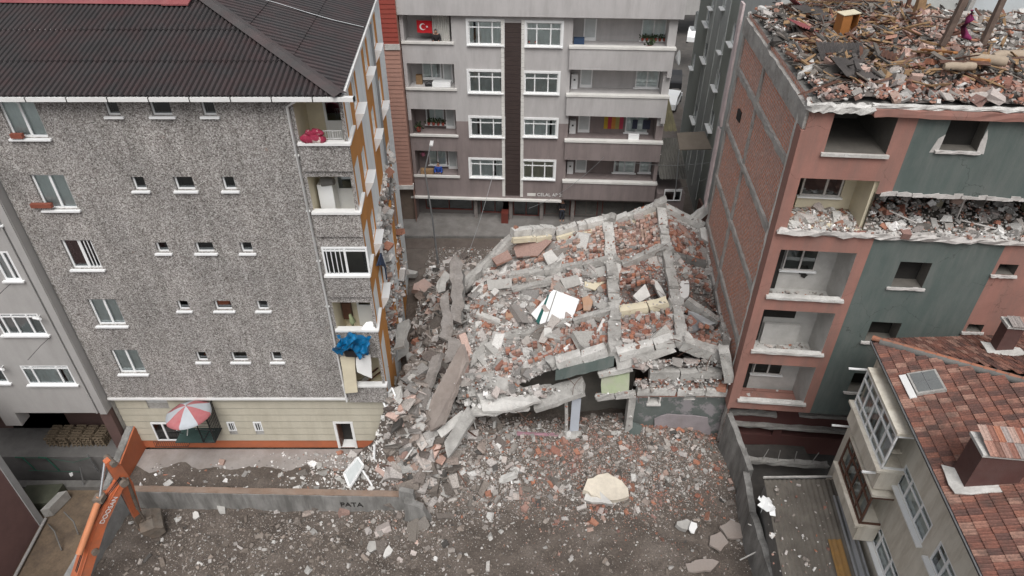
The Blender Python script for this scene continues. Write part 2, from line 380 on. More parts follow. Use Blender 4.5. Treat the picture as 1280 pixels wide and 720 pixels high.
def corr_plane(mb, o, ax, up, w, length, top=None, bot=None, pitch=.14, amp=.025, sheet=2.0, m=0, seg=4, m2=None):
    """corrugated sheeting: o corner, ax unit vector across, up unit vector up the slope; top(a),bot(a) limit it"""
    o, ax, up = Vector(o), Vector(ax).normalized(), Vector(up).normalized(); nn = ax.cross(up).normalized()
    dx = pitch / seg; k = int(w / dx); rows = int(math.ceil(length / sheet))
    for r in range(rows):
        s0, s1 = r * sheet, min(length, (r + 1) * sheet + .08); vs = []; fs = []; lift = .0
        for i in range(k + 1):
            a = i * dx; hb = bot(a) if bot else 0; ht = top(a) if top else length
            p, q = max(s0, hb), min(s1, ht)
            if q <= p: q = p
            h = amp * math.sin(i * 2 * math.pi / seg)
            base = o + ax * a + nn * h
            vs += [base + up * p + nn * .028, base + up * q]
        for i in range(k):
            if (Vector(vs[2 * i]) - Vector(vs[2 * i + 1])).length < .03 and (Vector(vs[2 * i + 2]) - Vector(vs[2 * i + 3])).length < .03: continue
            fs.append((2 * i, 2 * i + 2, 2 * i + 3, 2 * i + 1))
        if m2 is None: mb.add(vs, fs, m)
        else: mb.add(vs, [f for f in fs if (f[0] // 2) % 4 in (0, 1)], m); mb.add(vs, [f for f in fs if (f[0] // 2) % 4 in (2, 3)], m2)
def text(name, body, size, F, a, z, n, material, parent, depth=.01):
    cu = bpy.data.curves.new('txt', 'FONT'); cu.body = body; cu.size = size; cu.extrude = depth
    o = bpy.data.objects.new('txt', cu); COL.objects.link(o)
    dg = bpy.context.evaluated_depsgraph_get(); me = bpy.data.meshes.new_from_object(o.evaluated_get(dg))
    COL.objects.unlink(o); bpy.data.objects.remove(o)
    X, Z = F.d, Vector((0, 0, 1)); O = F.w(a, z, n)
    b = MB(); b.add([O + X * v.co.x + Z * v.co.y + F.n * v.co.z for v in me.vertices], [tuple(p.vertices) for p in me.polygons])
    return b.build(name, material, parent)
# =================================================================== SETTING: ground
def gz(x, y):
    """lot and debris ground height"""
    z = -.8 if y < 19 else -.8 + min(1, (y - 19) / 2.5) * .55
    if y > 30: z += (min(1, (y - 30) / 5)) * .25
    def g(cx, cy, sx, sy, h): return h * math.exp(-((x - cx) / sx) ** 2 - ((y - cy) / sy) ** 2)
    z += g(-3.6, 32, 1.9, 4, 1.7) + g(-3.4, 27, 2.1, 3.5, 2.4) + g(-4.6, 23.3, 1.6, 2.2, 2.6) + g(-5.3, 20.5, 1.3, 1.0, 1.2) + g(-5.5, 21.7, .85, .8, 2.3) + g(-7.2, 20.6, 1.3, .7, .5)
    z += g(1.5, 22.2, 4, 1.2, .5) + g(6.5, 22.7, 3.5, 1.4, .9) + g(-1.5, 21.4, 2, 1.5, .5) + g(-2.6, 34.5, 2.5, 1.6, .5)
    z += g(-12, 17.6, 2.5, 1.2, .2) + g(4.6, 19.5, 1.5, 1, .2) - g(2, 15, 3.5, 2, .25)
    if y < 18.6: z -= .07 * math.exp(-((((x * .5 + y * .87 + noise.noise((x * .3, y * .3, 5)) * 1.2) % 2.6) - 1.3) / .22) ** 2)
    z += (noise.noise((x * .5, y * .5, 3)) * .2 + noise.noise((x * 1.6, y * 1.6, 7)) * .14 + noise.noise((x * 4, y * 4, 1)) * .07 + noise.noise((x * 9, y * 9, 1)) * .03)
    return z
def soilmat(name, a, b_, c_):
    m, t, b, N, L = _m(name); v = coords(t)
    n = ntex(t, v, .55, 8, .7); r = ramp(t, [(.3, a), (.5, b_), (.7, c_)]); L(n, r.inputs[0])
    n2 = ntex(t, v, 14, 6, .75); r2 = ramp(t, [(.3, (.55, .55, .55)), (.5, (1, 1, 1)), (.72, (1.5, 1.48, 1.45))]); L(n2, r2.inputs[0])
    L(mixc(t, 1, r.outputs[0], r2.outputs[0], 'MULTIPLY'), b.inputs['Base Color']); b.inputs['Roughness'].default_value = .95
    bumpn(t, b, n2, .9, .06); return m
M['soil'] = soilmat('demolition_soil', (.076, .062, .052), (.112, .092, .078), (.17, .145, .127))
b = MB(); NX, NY = 250, 190; X0, X1, Y0, Y1 = -17.75, 10.6, 11.0, 37.2
vs = [(X0 + (X1 - X0) * i / NX, Y0 + (Y1 - Y0) * j / NY, 0) for j in range(NY + 1) for i in range(NX + 1)]
vs = [(x, y, gz(x, y)) for x, y, z in vs]
b.add(vs, [(j * (NX + 1) + i, j * (NX + 1) + i + 1, (j + 1) * (NX + 1) + i + 1, (j + 1) * (NX + 1) + i) for j in range(NY) for i in range(NX)], 0, True)
b.build('ground', M['soil'], kind='structure')
# far ground sheet under everything
M['asphalt'] = mat('worn_asphalt', (.075, .07, .066), .25, 1.0, (.13, .115, .10), .6, bump=.4, bsc=30)
M['dirt'] = mat('dusty_street', (.115, .095, .082), .25, .8, (.19, .17, .15), .6, bump=.5, bsc=20)
M['paving'] = mat('pavement_slabs', (.20, .19, .18), .2, 1.5, (.11, .10, .09), .8, bump=.3)
b = MB(); b.quad((-400, -60, -3.2), (400, -60, -3.2), (400, 600, -3.2), (-400, 600, -3.2)); b.build('terrain', M['asphalt'], kind='structure')
b = MB(); b.quad((-30, 36.9, -.02), (17, 36.9, -.02), (17, 120, -.02), (-30, 120, -.02)); b.build('street', M['dirt'], kind='structure')
b = MB(); b.box((-30, 39.6, -.02), (41, 0, 0), (0, 1.34, 0), (0, 0, .012)); b.build('road', mat('muddy_road', (.10, .08, .068), .25, 1.2, (.16, .135, .12), .6, bump=.4, bsc=25), kind='structure')
# pavement with kerb in front of the shops
b = MB(); b.box((-12, 41.1, -.02), (24, 0, 0), (0, 4.2, 0), (0, 0, .15))
for i in range(27): b.box((-12 + i * .9, 40.95, -.02), (.88, 0, 0), (0, .15, 0), (0, 0, .17), 1)
b.build('pavement', [M['paving'], M['dark_c']], kind='structure')
# concrete yard behind the retaining wall
M['yard'] = mat('wet_yard_concrete', (.30, .275, .26), .15, 1.3, (.20, .17, .15), .8, bump=.2)
b = MB(); b.box((-17.7, 19.1, -.9), (12.2, 0, 0), (0, 2.75, 0), (0, 0, .9)); b.build('yard', M['yard'], kind='structure')
b = MB(); n = 120; vs = []
for i in range(n + 1):
    x = -17.7 + 12.1 * i / n; e = 20.75 + noise.noise((x * .8, 0, 4)) * .5 + noise.noise((x * 4, 0, 4)) * .12
    for j in range(5): y = 19.1 + (e - 19.1) * j / 4; vs.append((x, y, .03 - .026 * (j == 4) + noise.noise((x * 3, y * 3, 2)) * .02 * (j < 4)))
b.add(vs, [(5 * i + j, 5 * i + 5 + j, 5 * i + 6 + j, 5 * i + 1 + j) for i in range(n) for j in range(4)], 0, True); b.build('yard_dirt', M['soil'], kind='structure')
# lower left alley: ledge, strip and paved passage
b = MB(); b.box((-40, 22.2, -3.1), (22.2, 0, 0), (0, 8, 0), (0, 0, 2.1)); b.build('path', mat('ledge_concrete', (.16, .155, .15), .2, 1.5, (.08, .075, .07), .5), kind='structure')
M['tanpave'] = mat('tan_paving', (.17, .125, .085), .3, 1.4, (.07, .055, .045), .8, bump=.4, bsc=12)
b = MB(); b.box((-40, 8, -3.1), (22.0, 0, 0), (0, 13.2, 0), (0, 0, 1.2)); b.build('alley', M['tanpave'], kind='structure')

# =================================================================== LEFT: pebble-dashed apartment block
A0, AR = -18.15, -5.6
FA = Fac((A0, 21.7), (AR, 21.7)); SA = Fac((AR - .02, 21.7), (-6.6, 34.5)); ZT = 17.55
rootA = thing('apartment_building', 'large grey pebble-dashed apartment block with a dark corrugated hipped roof and ochre striped side wall', 'building', (-12, 28, 0))
ops = []; wins = []
def rf(u0, v0, u1, v1): return FA.rect(u0, v0, u1, v1)
def frect(F, x0, x1, z0, z1): return (x0 - F.A.x, x1 - F.A.x, z0, z1)
big = [(-17.0, -15.78, 16.1, 17.42), (-17.04, -15.83, 13.32, 14.72), (-17.02, -15.86, 10.68, 12.0), (-17.05, -15.9, 7.85, 9.2), (-17.07, -15.92, 5.14, 6.5)]
small = []
for v0, v1 in [(126, 145), (221, 238), (303, 316), (376, 388), (440, 452)]:
    z1 = aty(140, v0, 21.7).z; z0 = aty(140, v1, 21.7).z
    for X in ((-13.5, -13.05), (-12.0, -11.32), (-10.3, -9.85)): small.append((X[0], X[1], z0, z1))
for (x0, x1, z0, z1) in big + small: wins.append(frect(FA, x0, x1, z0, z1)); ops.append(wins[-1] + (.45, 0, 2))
# loggias at the right-hand corner (real recesses)
logp = [(372, 126, 427, 178), (388, 221, 438, 264), (402, 308, 452, 343), (415, 378, 462, 411), (428, 447, 468, 480)]
logs = []
for q in logp:
    a0, a1, z0, z1 = FA.rect(*q); a0, a1 = -7.25 - A0, -5.72 - A0
    logs.append((a0, a1, z0, z1)); ops.append((a0, a1, z0, z1, 1.35, 3, 3, .9))
b = MB(); facade(b, FA, 0, FA.L, 3.65, ZT, ops, None, 0)
mA = [M['pebble'], M['white'], M['dark'], M['cream']]
b.build('front_wall', mA, rootA)
# ledge under the pebble dash
b = MB(); b.fbox(FA, -.02, FA.L - 1.75, 3.53, 3.65, -.3, .05); b.build('ledge', M['white'], rootA)
# side wall with ochre bands
sops = []; swin = []
for z in (16.05, 13.2, 10.35, 7.5):
    for a in (2.55, 6.75, 10.6): swin.append((a - .1, a + .95, z - .05 - (0.15 if a > 10 else 0), z + 1.15)); 
sw2 = [w for w in swin if not (w[0] > 5.5 and w[2] < 11) and not (w[0] > 2 and w[2] < 7.3) and w[3] < ZT]
for w in sw2: sops.append(w + (.3, 1, 2))
hole = (5.3, 11.6, 2.9, 10.3)
sops = [s for s in sops if not (s[0] > 5 and s[2] < 10.4)]
sw2 = [w for w in sw2 if not (w[0] > 5 and w[2] < 10.4)]
sops.append(hole + (1.6, 4, 4)); sops.append((3.0, 5.3, 2.9, 6.6, 1.3, 4, 4))
bands = [(.25, .5), (1.55, 2.2), (2.2, 3.6), (3.6, 3.95), (5.9, 6.4), (6.4, 7.9), (7.9, 8.2), (9.9, 10.2), (10.2, 11.9), (11.9, 12.3)]
def zoneS(a, z):
    for (p, q) in bands:
        if p < a < q: return 5
    return 0
bb = [(.25, .55), (1.6, 2.25), (2.25, 3.5), (3.5, 3.75), (5.9, 6.6), (6.6, 7.8), (7.8, 8.15), (10.0, 12.2)]
b = MB(); facade(b, SA, 0, 14.6, 0, ZT, sops, ([x for p in bb for x in p], [], lambda a, z: 1 if (any(p < a < q for p, q in bb)) else 0))
b.build('side_wall', [M['white_w'], M['orange_w'], M['dark'], M['cream'], M['r_mix']], rootA)
# hidden walls + floor plates behind the torn part
b = MB(); Bk = Fac((-6.8, 36.3), (A0, 34)); facade(b, Bk, 0, Bk.L, 0, ZT, [])
Lf = Fac((A0, 34), (A0, 21.7)); facade(b, Lf, 0, Lf.L, -1, ZT, []); b.build('rear_wall', M['grey_c'], rootA)
for i, (x0, x1, z0, z1) in enumerate(wins[:5]):
    window(rootA, FA, x0, x1, z0, z1, n=-.14, cols=(.52,), fw=.07, curtain=None if i == 2 else 'curt', glass='glass', bars=(.53, 1, 4) if i == 2 else None)
for (x0, x1, z0, z1) in wins[5:]:
    window(rootA, FA, x0, x1, z0, z1, n=-.16, cols=(), fw=.055, curtain=None, glass='glassd', sills=.1)
for w in sw2: 
    o = window(rootA, SA, *w, n=-.08, cols=(.5,), fw=.07, curtain='curt', sill=False)
    b = MB(); b.prism([SA.w(w[0] - .08, w[2], .0), SA.w(w[0] - .08, w[2], .34), SA.w(w[0] - .08, w[2] - .62, .003)], SA.d * (w[1] - w[0] + .16)); b.build('sill', M['pvc'], o)
# loggia fittings
for i, (a0, a1, z0, z1) in enumerate(logs):
    zp = z0 - 1.05
    b = MB(); b.fbox(FA, a0 - .05, a1 + .16, zp, z0 - .06, .0, .09, 0); b.fbox(FA, a0 - .05, a1 + .21, z0 - .06, z0 + .03, -.14, .16, 1)
    if i < 4:
        b.fbox(SA, -.02, 1.35, zp, z0 - .06, .0, .06, 2); b.fbox(SA, -.10, 1.4, z0 - .06, z0 + .034, -.1, .12, 1)
    b.build('balcony_parapet', [M['pebble'], M['white'], M['orange_w']], rootA)
    if i in (0, 1, 3):
        d = MB(); n = -1.33
        d.fbox(FA, a0 + .62, a0 + .7, z0 - .85, z1 - .1, n, n + .07); d.fbox(FA, a0 + 1.36, a0 + 1.44, z0 - .85, z1 - .1, n, n + .07)
        d.fbox(FA, a0 + .7, a0 + 1.36, z0 - .9, z0 + .25, n, n + .05); d.fbox(FA, a0 + .7, a0 + 1.36, z1 - .18, z1 - .1, n, n + .07)
        do = d.build('balcony_door', M['pvc'], rootA)
        g = MB(); g.fbox(FA, a0 + .7, a0 + 1.36, z0 + .25, z1 - .18, n + .004, n + .02); g.build('pane', M['glassd'], do)
    if i == 2:
        window(rootA, FA, a0 + .02, a1 + .22, z0 + .03, z1, n=.02, cols=(.5,), top=.12, fw=.07, curtain=None, glass='glassd', sill=False, bars=(.05, .45, 4))
# rainwater gutter, downpipes
b = MB()
for k in range(11):
    x0 = -19.6 + k * 1.32
    b.box((x0, 21.20, 17.56), (1.29, 0, 0), (0, .17, 0), (0, 0, .14)); b.box((x0 + 1.29, 21.19, 17.55), (.03, 0, 0), (0, .19, 0), (0, 0, .16), 1)
s0 = Vector((-5.43, 21.3, 17.56)); s1 = Vector((-6.52, 35.9, 17.56)); dd = (s1 - s0)
b.box(s0, dd, (-.16, 0, 0), (0, 0, .14))
b.build('gutter', [M['white'], M['dark']], rootA)
b = MB(); dx = -7.42
b.tube([(dx + .35, 21.35, 17.5), (dx, 21.6, 17.25), (dx, 21.6, 3.9), (dx, 21.6, 3.5)], .05, 8)
for z in np.arange(4.5, 17, 2.2): b.cbox((dx, 21.62, z), .16, .06, .06)
b.build('downpipe', M['white'], rootA)
b = MB(); p = SA.w(9.1, 0, .12)
b.tube([(p.x, p.y, 17.4), (p.x, p.y, 8)], .06, 8); b.build('downpipe', M['steel'], rootA)
# roof: two corrugated slopes, hip cap, red ridge flashing
TAN = .27; ev = Vector((-5.5, 21.25, 17.72)); L_ = math.hypot(1, TAN)
rootR = None
b = MB(); w = 14.6; o = Vector((-5.5 - w, 21.25, 17.72)); run = 6.6
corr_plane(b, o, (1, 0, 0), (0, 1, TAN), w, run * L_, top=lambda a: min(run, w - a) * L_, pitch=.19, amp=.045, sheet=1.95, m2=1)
RM = [mat('corrugated_bitumen_sheet', (.050, .045, .046), .25, .8, (.085, .038, .038), .5, rough=.8, bump=.15, bsc=60), mat('corrugated_sheet_valley_shade', (.012, .011, .012), .25, .8, (.04, .014, .014), .5, rough=.8, bump=.15, bsc=60)]  # ridge wear, and shade contrast the soft light lacks, both put into valley colour
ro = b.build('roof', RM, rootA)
b = MB(); dpt = 15.0
ax = Vector((0, 1, 0)); up = Vector((-1, 0, TAN))
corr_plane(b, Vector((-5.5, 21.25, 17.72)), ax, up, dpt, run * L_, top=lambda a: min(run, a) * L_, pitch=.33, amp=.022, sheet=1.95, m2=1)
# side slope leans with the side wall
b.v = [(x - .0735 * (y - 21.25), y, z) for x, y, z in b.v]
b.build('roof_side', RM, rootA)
b = MB(); P0 = Vector((-5.5, 21.25, 17.79)); P1 = P0 + Vector((-run * 1.04, run, run * TAN + .02))
t = (P1 - P0); sd_ = Vector((1, 1, 0)).normalized() * .26
b.add([P0 - sd_ - Vector((0, 0, .03)), P0 + Vector((0, 0, .06)), P0 + sd_ - Vector((0, 0, .03)), P1 + sd_ - Vector((0, 0, .03)), P1 + Vector((0, 0, .06)), P1 - sd_ - Vector((0, 0, .03))], [(0, 1, 4, 5), (1, 2, 3, 4)])
b.build('hip_cap', mat('roof_cap_sheet', (.06, .055, .055), .2, 1.5, (.1, .05, .05), .4), rootA)
M['redsheet'] = mat('faded_red_sheet', (.23, .06, .065), .18, 1.2, (.33, .15, .14), .5, bump=.15, rough=.6)
b = MB(); zr = 17.72 + run * TAN
b.quad((-20, 26.75, 17.72 + 5.5 * TAN + .07), (-12.9, 26.6, 17.72 + 5.35 * TAN + .07), (-12.9, 27.9, zr + .06), (-20, 27.9, zr + .06))
b.box((-13.0, 26.5, 17.72 + 5.25 * TAN + .08), (1.0, 0, 0), (0, 1.3, .34), (0, 0, .05)); b.box((-12.9, 26.85, 19.3), (.8, 0, 0), (0, .6, 0), (0, 0, .35))
b.build('ridge_flashing', M['redsheet'], rootA)
b = MB(); b.quad((-20, 27.85, zr), (-12.6, 27.85, zr), (-6.7, 36.2, 17.72), (-20, 36.2, 17.72)); b.build('roof_rear', ro.data.materials[0], rootA)
b = MB(); pts = [aty(u, v, 23) for u, v in []]
def onside(u, v):   # point on the side roof slope
    r = ray(u, v)
    # plane: z = 17.72 + TAN*(-5.3 - x - .058*(y-21.25)) (approx)
    k = (17.72 - CZ + TAN * (-5.5 + .0735 * 21.25)) / (r.z + TAN * (r.x + .0735 * r.y)); return Vector((0, 0, CZ)) + r * k + Vector((0, 0, .07))
b.tube([onside(325, 0), onside(350, 7), onside(385, 18), onside(416, 27), onside(455, 36)], .02, 5); cbl = b.build('roof_cable', M['steel'], rootA)
# ground floor: beige boarding, orange plinth
M['siding'] = mat('beige_boarding', (.46, .43, .35), .07, 1.2, (.30, .27, .21), .45, bump=.08, streak=True)
FB = Fac((A0, 21.95), (AR, 21.95)); M['plinth'] = mat('orange_plinth', (.42, .125, .055), .12, 1.5, (.26, .10, .06), .5)
bop = [FB.rect(188, 528, 236, 550), FB.rect(283, 527, 297, 538), FB.rect(316, 527, 330, 538), FB.rect(419, 528, 445, 561), FB.rect(180, 495, 210, 503)]
bop[3] = (bop[3][0], bop[3][1], .02, bop[3][3])
b = MB(); facade(b, FB, 0, FB.L, 0, 3.6, [o + (.5, 1, 2) for o in bop], ([], [.52], lambda a, z: 3 if z < .52 else 4))
for k in range(7):
    z = .54 + k * .44
    segs = [(0.02, FB.L)]
    for o in bop:
        ns = []
        for (p, q) in segs:
            if z + .43 > o[2] and z < o[3] and o[1] > p and o[0] < q:
                if o[0] > p: ns.append((p, o[0]))
                if o[1] < q: ns.append((o[1], q))
            else: ns.append((p, q))
        segs = ns
    for (p, q) in segs:
        b.add([FB.w(p, z + .02, .05), FB.w(q, z + .02, .05), FB.w(q, z + .415, .02), FB.w(p, z + .415, .02), FB.w(p, z + .02, 0), FB.w(q, z + .02, 0)], [(0, 1, 2, 3), (4, 5, 1, 0)])
b.build('ground_floor_wall', [M['siding'], M['white'], M['dark'], M['plinth'], M['grey_c']], rootA)
window(rootA, FB, *bop[0], n=.0, cols=(.36,), fw=.07, curtain=None, glass='glassd', sill=False)
for q in (1, 2): window(rootA, FB, *bop[q], n=.0, cols=(), fw=.06, curtain=None, glass='glassd', sill=False, bars=(.1, .9, 3))
d = MB(); o = bop[3]; d.fbox(FB, o[0] - .1, o[0] + .02, .02, o[3] + .1, -.02, .06); d.fbox(FB, o[1] - .02, o[1] + .1, .02, o[3] + .1, -.02, .06); d.fbox(FB, o[0] + .02, o[1] - .02, o[3] - .02, o[3] + .1, -.02, .06)
d.build('door_frame', M['white'], rootA)
d = MB(); d.fbox(FB, o[0] + .02, o[0] + .07, .05, o[3] - .04, -.49, -.02); dd_ = d.build('door', M['redwood'], rootA)
# window grille under the umbrella
b = MB(); o = bop[0]
for k in range(16):
    a = o[0] - .05 + (o[1] - o[0] + .1) * k / 15; b.tube([FB.w(a, o[2] - .12, .3), FB.w(a, o[2] + .22, .3)], .012, 4)
for z in (o[2] - .12, o[2] + .22): b.tube([FB.w(o[0] - .05, z, .3), FB.w(o[1] + .05, z, .3)], .018, 4)
for a in (o[0] - .05, o[1] + .05): b.tube([FB.w(a, o[2] - .12, .3), FB.w(a, o[2] - .12, 0)], .014, 4)
b.build('window_grille', M['black'], rootA)
# torn edges of the side wall: loose panels
b = MB()
b.slab([SA.w(6.0, 7.3, .05), SA.w(7.0, 8.4, .05), SA.w(8.4, 8.0, .1), SA.w(8.2, 4.0, .1), SA.w(6.6, 3.4, .05)], .1, .08)
b.build('torn_wall_panel', M['white_w'], rootA)
b = MB(); b.slab([SA.w(8.3, 8.7, .12), SA.w(9.2, 8.7, .12), SA.w(9.4, 3.5, .15), SA.w(8.3, 4.2, .12)], .1, .06); b.build('torn_wall_panel', M['orange_w'], rootA)
b = MB(); b.slab([SA.w(5.2, 5.2, .12), SA.w(5.7, 5.6, .12), SA.w(5.9, 3.0, .15), SA.w(5.4, 3.0, .12)], .1, .05); b.build('torn_wall_panel', M['orange_w'], rootA)
b = MB()
for z in (5.4, 8.2): b.beam(SA.w(4.6, z, -.35), SA.w(11.7, z + .1, -.35), .8, .28, 14, .05)
b.beam(SA.w(4.0, 10.35, .02), SA.w(11.9, 10.7, -.1), .22, .2, 14, .07)
b.build('torn_floor_edge', M['pale_c'], rootA)
b = MB(); pts = []; 
for k in range(2600):
    a = random.uniform(4.6, 11.8); lev = random.choice([2.9, 2.9, 5.6, 8.4, 4.0]); n = random.uniform(-1.5, .25)
    pts.append(SA.w(a, lev + random.uniform(0, .9) * (1 if n < -.2 else .3) + max(0, -.2 - n) * .5, n))
for k in range(900):
    s = random.random(); a = 5.3 + s * 5.5; pts.append(SA.w(a + random.uniform(-.3, .3), 10.3 - 0 * s + random.uniform(-.25, .3), random.uniform(-.3, .16)))
for k in range(700):
    z = random.uniform(3, 10.3); pts.append(SA.w(5.25 + random.uniform(-.35, .2) , z, random.uniform(-.25, .1)))
for k in range(500):
    z = random.uniform(3, 6.7); pts.append(SA.w(3.0 + random.uniform(-.3, 2.2), z, random.uniform(-1.0, .05)))
rubble(b, [tuple(p) for p in pts], powsize(len(pts), .06, .5, 2), [random.choice([0, 0, 1, 1, 2, 0]) for _ in pts])
b.build('torn_masonry', [M['r_mix'], M['r_grey'], M['r_white']], rootA)['kind'] = 'stuff'

# =================================================================== far-left grey block
rootB = thing('apartment_building', 'pale grey rendered block at the left edge, overhanging a dark ground floor', 'building', (-25, 27, -1))
FB2 = Fac((-32, 21.35), (-18.2, 21.35)); M['grender'] = mat('pale_grey_render', (.37, .36, .35), .08, .8, (.25, .24, .23), .4, bump=.08, streak=True)
rs = []
for q in [(-12, 314, 28, 350), (-10, 392, 60, 418), (24, 457, 96, 480), (-50, 455, 12, 478), (-60, 240, 2, 280)]:
    rs.append(FB2.rect(*q))
b = MB(); facade(b, FB2, 0, FB2.L, 3.04, 17, [r + (.4, 1, 2) for r in rs])
b.quad(FB2.w(0, 3.04), FB2.w(FB2.L, 3.04), FB2.w(FB2.L, 3.04, -3), FB2.w(0, 3.04, -3), 0)
b.quad(FB2.w(FB2.L, 3.04), FB2.w(FB2.L, 3.04, -10), FB2.w(FB2.L, 17, -10), FB2.w(FB2.L, 17), 0)
b.fbox(FB2, FB2.L - .32, FB2.L - .02, 3.0, 17, .0, .05, 0)
b.quad(FB2.w(0, 17), FB2.w(FB2.L, 17), FB2.w(FB2.L, 17, -12), FB2.w(0, 17, -12), 0)
b.build('wall', [M['grender'], M['white'], M['dark']], rootB)
window(rootB, FB2, *rs[0], n=-.05, cols=(.6,), fw=.08, curtain='curt', label='narrow two-light window')
window(rootB, FB2, *rs[1], n=-.05, cols=(.15, .4, .73), top=.15, fw=.06, curtain='curtd')
window(rootB, FB2, *rs[2], n=-.05, cols=(.22, .75), top=.15, fw=.06, curtain='curt')
window(rootB, FB2, *rs[3], n=-.05, cols=(.5,), fw=.06, curtain='curtd')
window(rootB, FB2, *rs[4], n=-.05, cols=(.5,), fw=.06, curtain='curtd')
b = MB(); b.tube([FB2.w(FB2.L - .42, 16, .06), FB2.w(FB2.L - .42, 3.1, .06)], .045, 6); b.build('downpipe', M['grender'], rootB)
M['brownr'] = mat('dark_brown_render', (.11, .065, .058), .15, 1, (.06, .045, .04), .5)
b = MB(); Fg = Fac((-32, 24.1), (-18.15, 24.1)); facade(b, Fg, 0, Fg.L, -1, 3.04, [(6.2, 9.2, -1, 2.4, 1.5, 2, 2)]); 
b.fbox(FB2, FB2.L - .5, FB2.L, -1, 3.04, -2.7, -.1, 0)
b.build('ground_floor_wall', [M['brownr'], M['white'], M['dark']], rootB)
b = MB(); b.fbox(FB2, FB2.L - 4.95, FB2.L - 4.2, 2.2, 3.04, -.6, .0); b.build('bracket', M['grender'], rootB)
for (u, v) in ((50, 394), (4, 457)):
    a, z = FB2.ap(u, v); b = MB(); b.tube([FB2.w(a - .2, z - .04, .12), FB2.w(a + .2, z + .04, .3)], .06, 8); b.tube([FB2.w(a, z, 0), FB2.w(a, z, .2)], .02, 5)
    tag(b.build('security_camera', M['pvc']), 'small white security camera fixed above the %s window of the grey block' % ('upper four-light' if u > 10 else 'lowest left-hand'), 'camera')
for (u, v) in ((12, 355), (57, 425)):
    a, z = FB2.ap(u, v); b = MB(); b.tube([FB2.w(a + .25, z + .15, 0), FB2.w(a, z, .35), FB2.w(a - .35, z - .3, .9)], .012, 5)
    b.build('aerial_rod', M['black'], rootB)

# =================================================================== pink house, bottom left
rootP = thing('house', 'dull pink rendered house wall cut off by the lower left edge of the photo', 'building', (-23, 15, -1.9))
M['pink'] = mat('dull_pink_render', (.23, .135, .125), .1, .7, (.15, .09, .085), .5, bump=.1)
P1_ = atz(53, 650, -1.9); P2_ = atz(22, 708, -1.9)
dirp = (P1_ - P2_).normalized(); FP = Fac((P2_ - dirp * 8).xy, P1_.xy)
b = MB(); facade(b, FP, 0, FP.L - .02, -1.9, 6.2, []); 
b.quad(FP.w(FP.L, -1.9), FP.w(FP.L, -1.9, -6), FP.w(FP.L, 6.2, -6), FP.w(FP.L, 6.2)); b.quad(FP.w(0, 6.2), FP.w(FP.L, 6.2), FP.w(FP.L, 6.2, -6), FP.w(0, 6.2, -6)); b.build('wall', M['pink'], rootP)
b = MB(); b.fbox(FP, FP.L - .32, FP.L + .02, -1.9, 6.25, -.02, .05); b.build('corner_strip', mat('grey_corner_strip', (.42, .43, .43), .12, 1, (.3, .29, .28), .5), rootP)
b = MB(); b.tube([FP.w(FP.L - .05, -1.75, .22), FP.w(FP.L - 3.2, -1.75, .22)], .07, 8); b.build('drain_pipe', M['grender'], rootP)
# =================================================================== CENTRAL block across the street
FC_ = Fac((-6.95, 43.5), (10.2, 42.45))
rootC = thing('apartment_building', 'five-storey grey and mauve apartment block with white framed windows facing across the street', 'building', (1.6, 45, 0))
M['curt2'] = mat('cream_curtain', (.62, .58, .48), .1, 2, bump=0); M['curt3'] = mat('pale_blue_curtain', (.45, .55, .58), .1, 2, bump=0)
M['lgrey'] = mat('light_grey_render', (.45, .435, .43), .07, .5, (.27, .255, .25), .5, bump=.1, bsc=50, streak=True)
M['mauve'] = mat('mauve_brown_render', (.235, .195, .188), .08, .6, (.11, .09, .088), .5, bump=.1, bsc=50, streak=True)
M['wtrim'] = mat('off_white_trim', (.66, .65, .62), .08, 1.5, (.42, .40, .37), .4, bump=.1)
lw = [(585, 26, 628, 56), (586, 89, 628, 116), (588, 147, 629, 171), (588, 199, 629, 222)]
rw = [(658, 28, 701, 58), (656, 91, 697, 117), (655, 149, 695, 171), (654, 201, 692, 224)]
lb = [(503, 17, 565, 54), (508, 79, 569, 112), (512, 136, 571, 170), (517, 188, 573, 221)]
rb = [(717, 23, 833, 60), (713, 85, 826, 120), (711, 142, 818, 177), (708, 194, 846, 229)]
W4 = [FC_.rect(*q) for q in lw] + [FC_.rect(*q) for q in rw]
LB = [FC_.rect(*q) for q in lb]; RB = [FC_.rect(*q) for q in rb]
a_r = 17.0
RB = [(q[0], min(q[1], a_r - .25), q[2], q[3]) for q in RB]
LB = [(.22, q[1], q[2], q[3]) for q in LB]
zs = 7.75
ops = [q + (.35, 1 if False else 3, 2) for q in W4] + [q + (1.3, 0 if q[2] > 7 else 1, 0 if q[2] > 7 else 1) for q in LB + RB]
b = MB(); facade(b, FC_, 0, a_r, 2.0, 16.4, ops, ([], [zs], lambda a, z: 0 if z > zs else 1))
b.quad(FC_.w(a_r, 0), FC_.w(a_r, 0, -12), FC_.w(a_r, 16.4, -12), FC_.w(a_r, 16.4), 0); b.quad(FC_.w(0, 0, -12), FC_.w(0, 0), FC_.w(0, 16.4), FC_.w(0, 16.4, -12), 1)
b.quad(FC_.w(0, 16.4), FC_.w(a_r, 16.4), FC_.w(a_r, 16.4, -12), FC_.w(0, 16.4, -12), 0); b.quad(FC_.w(0, 2.0), FC_.w(a_r, 2.0), FC_.w(a_r, 2.0, -1.5), FC_.w(0, 2.0, -1.5), 1)
b.build('wall', [M['lgrey'], M['mauve'], M['dark'], M['wtrim']], rootC)
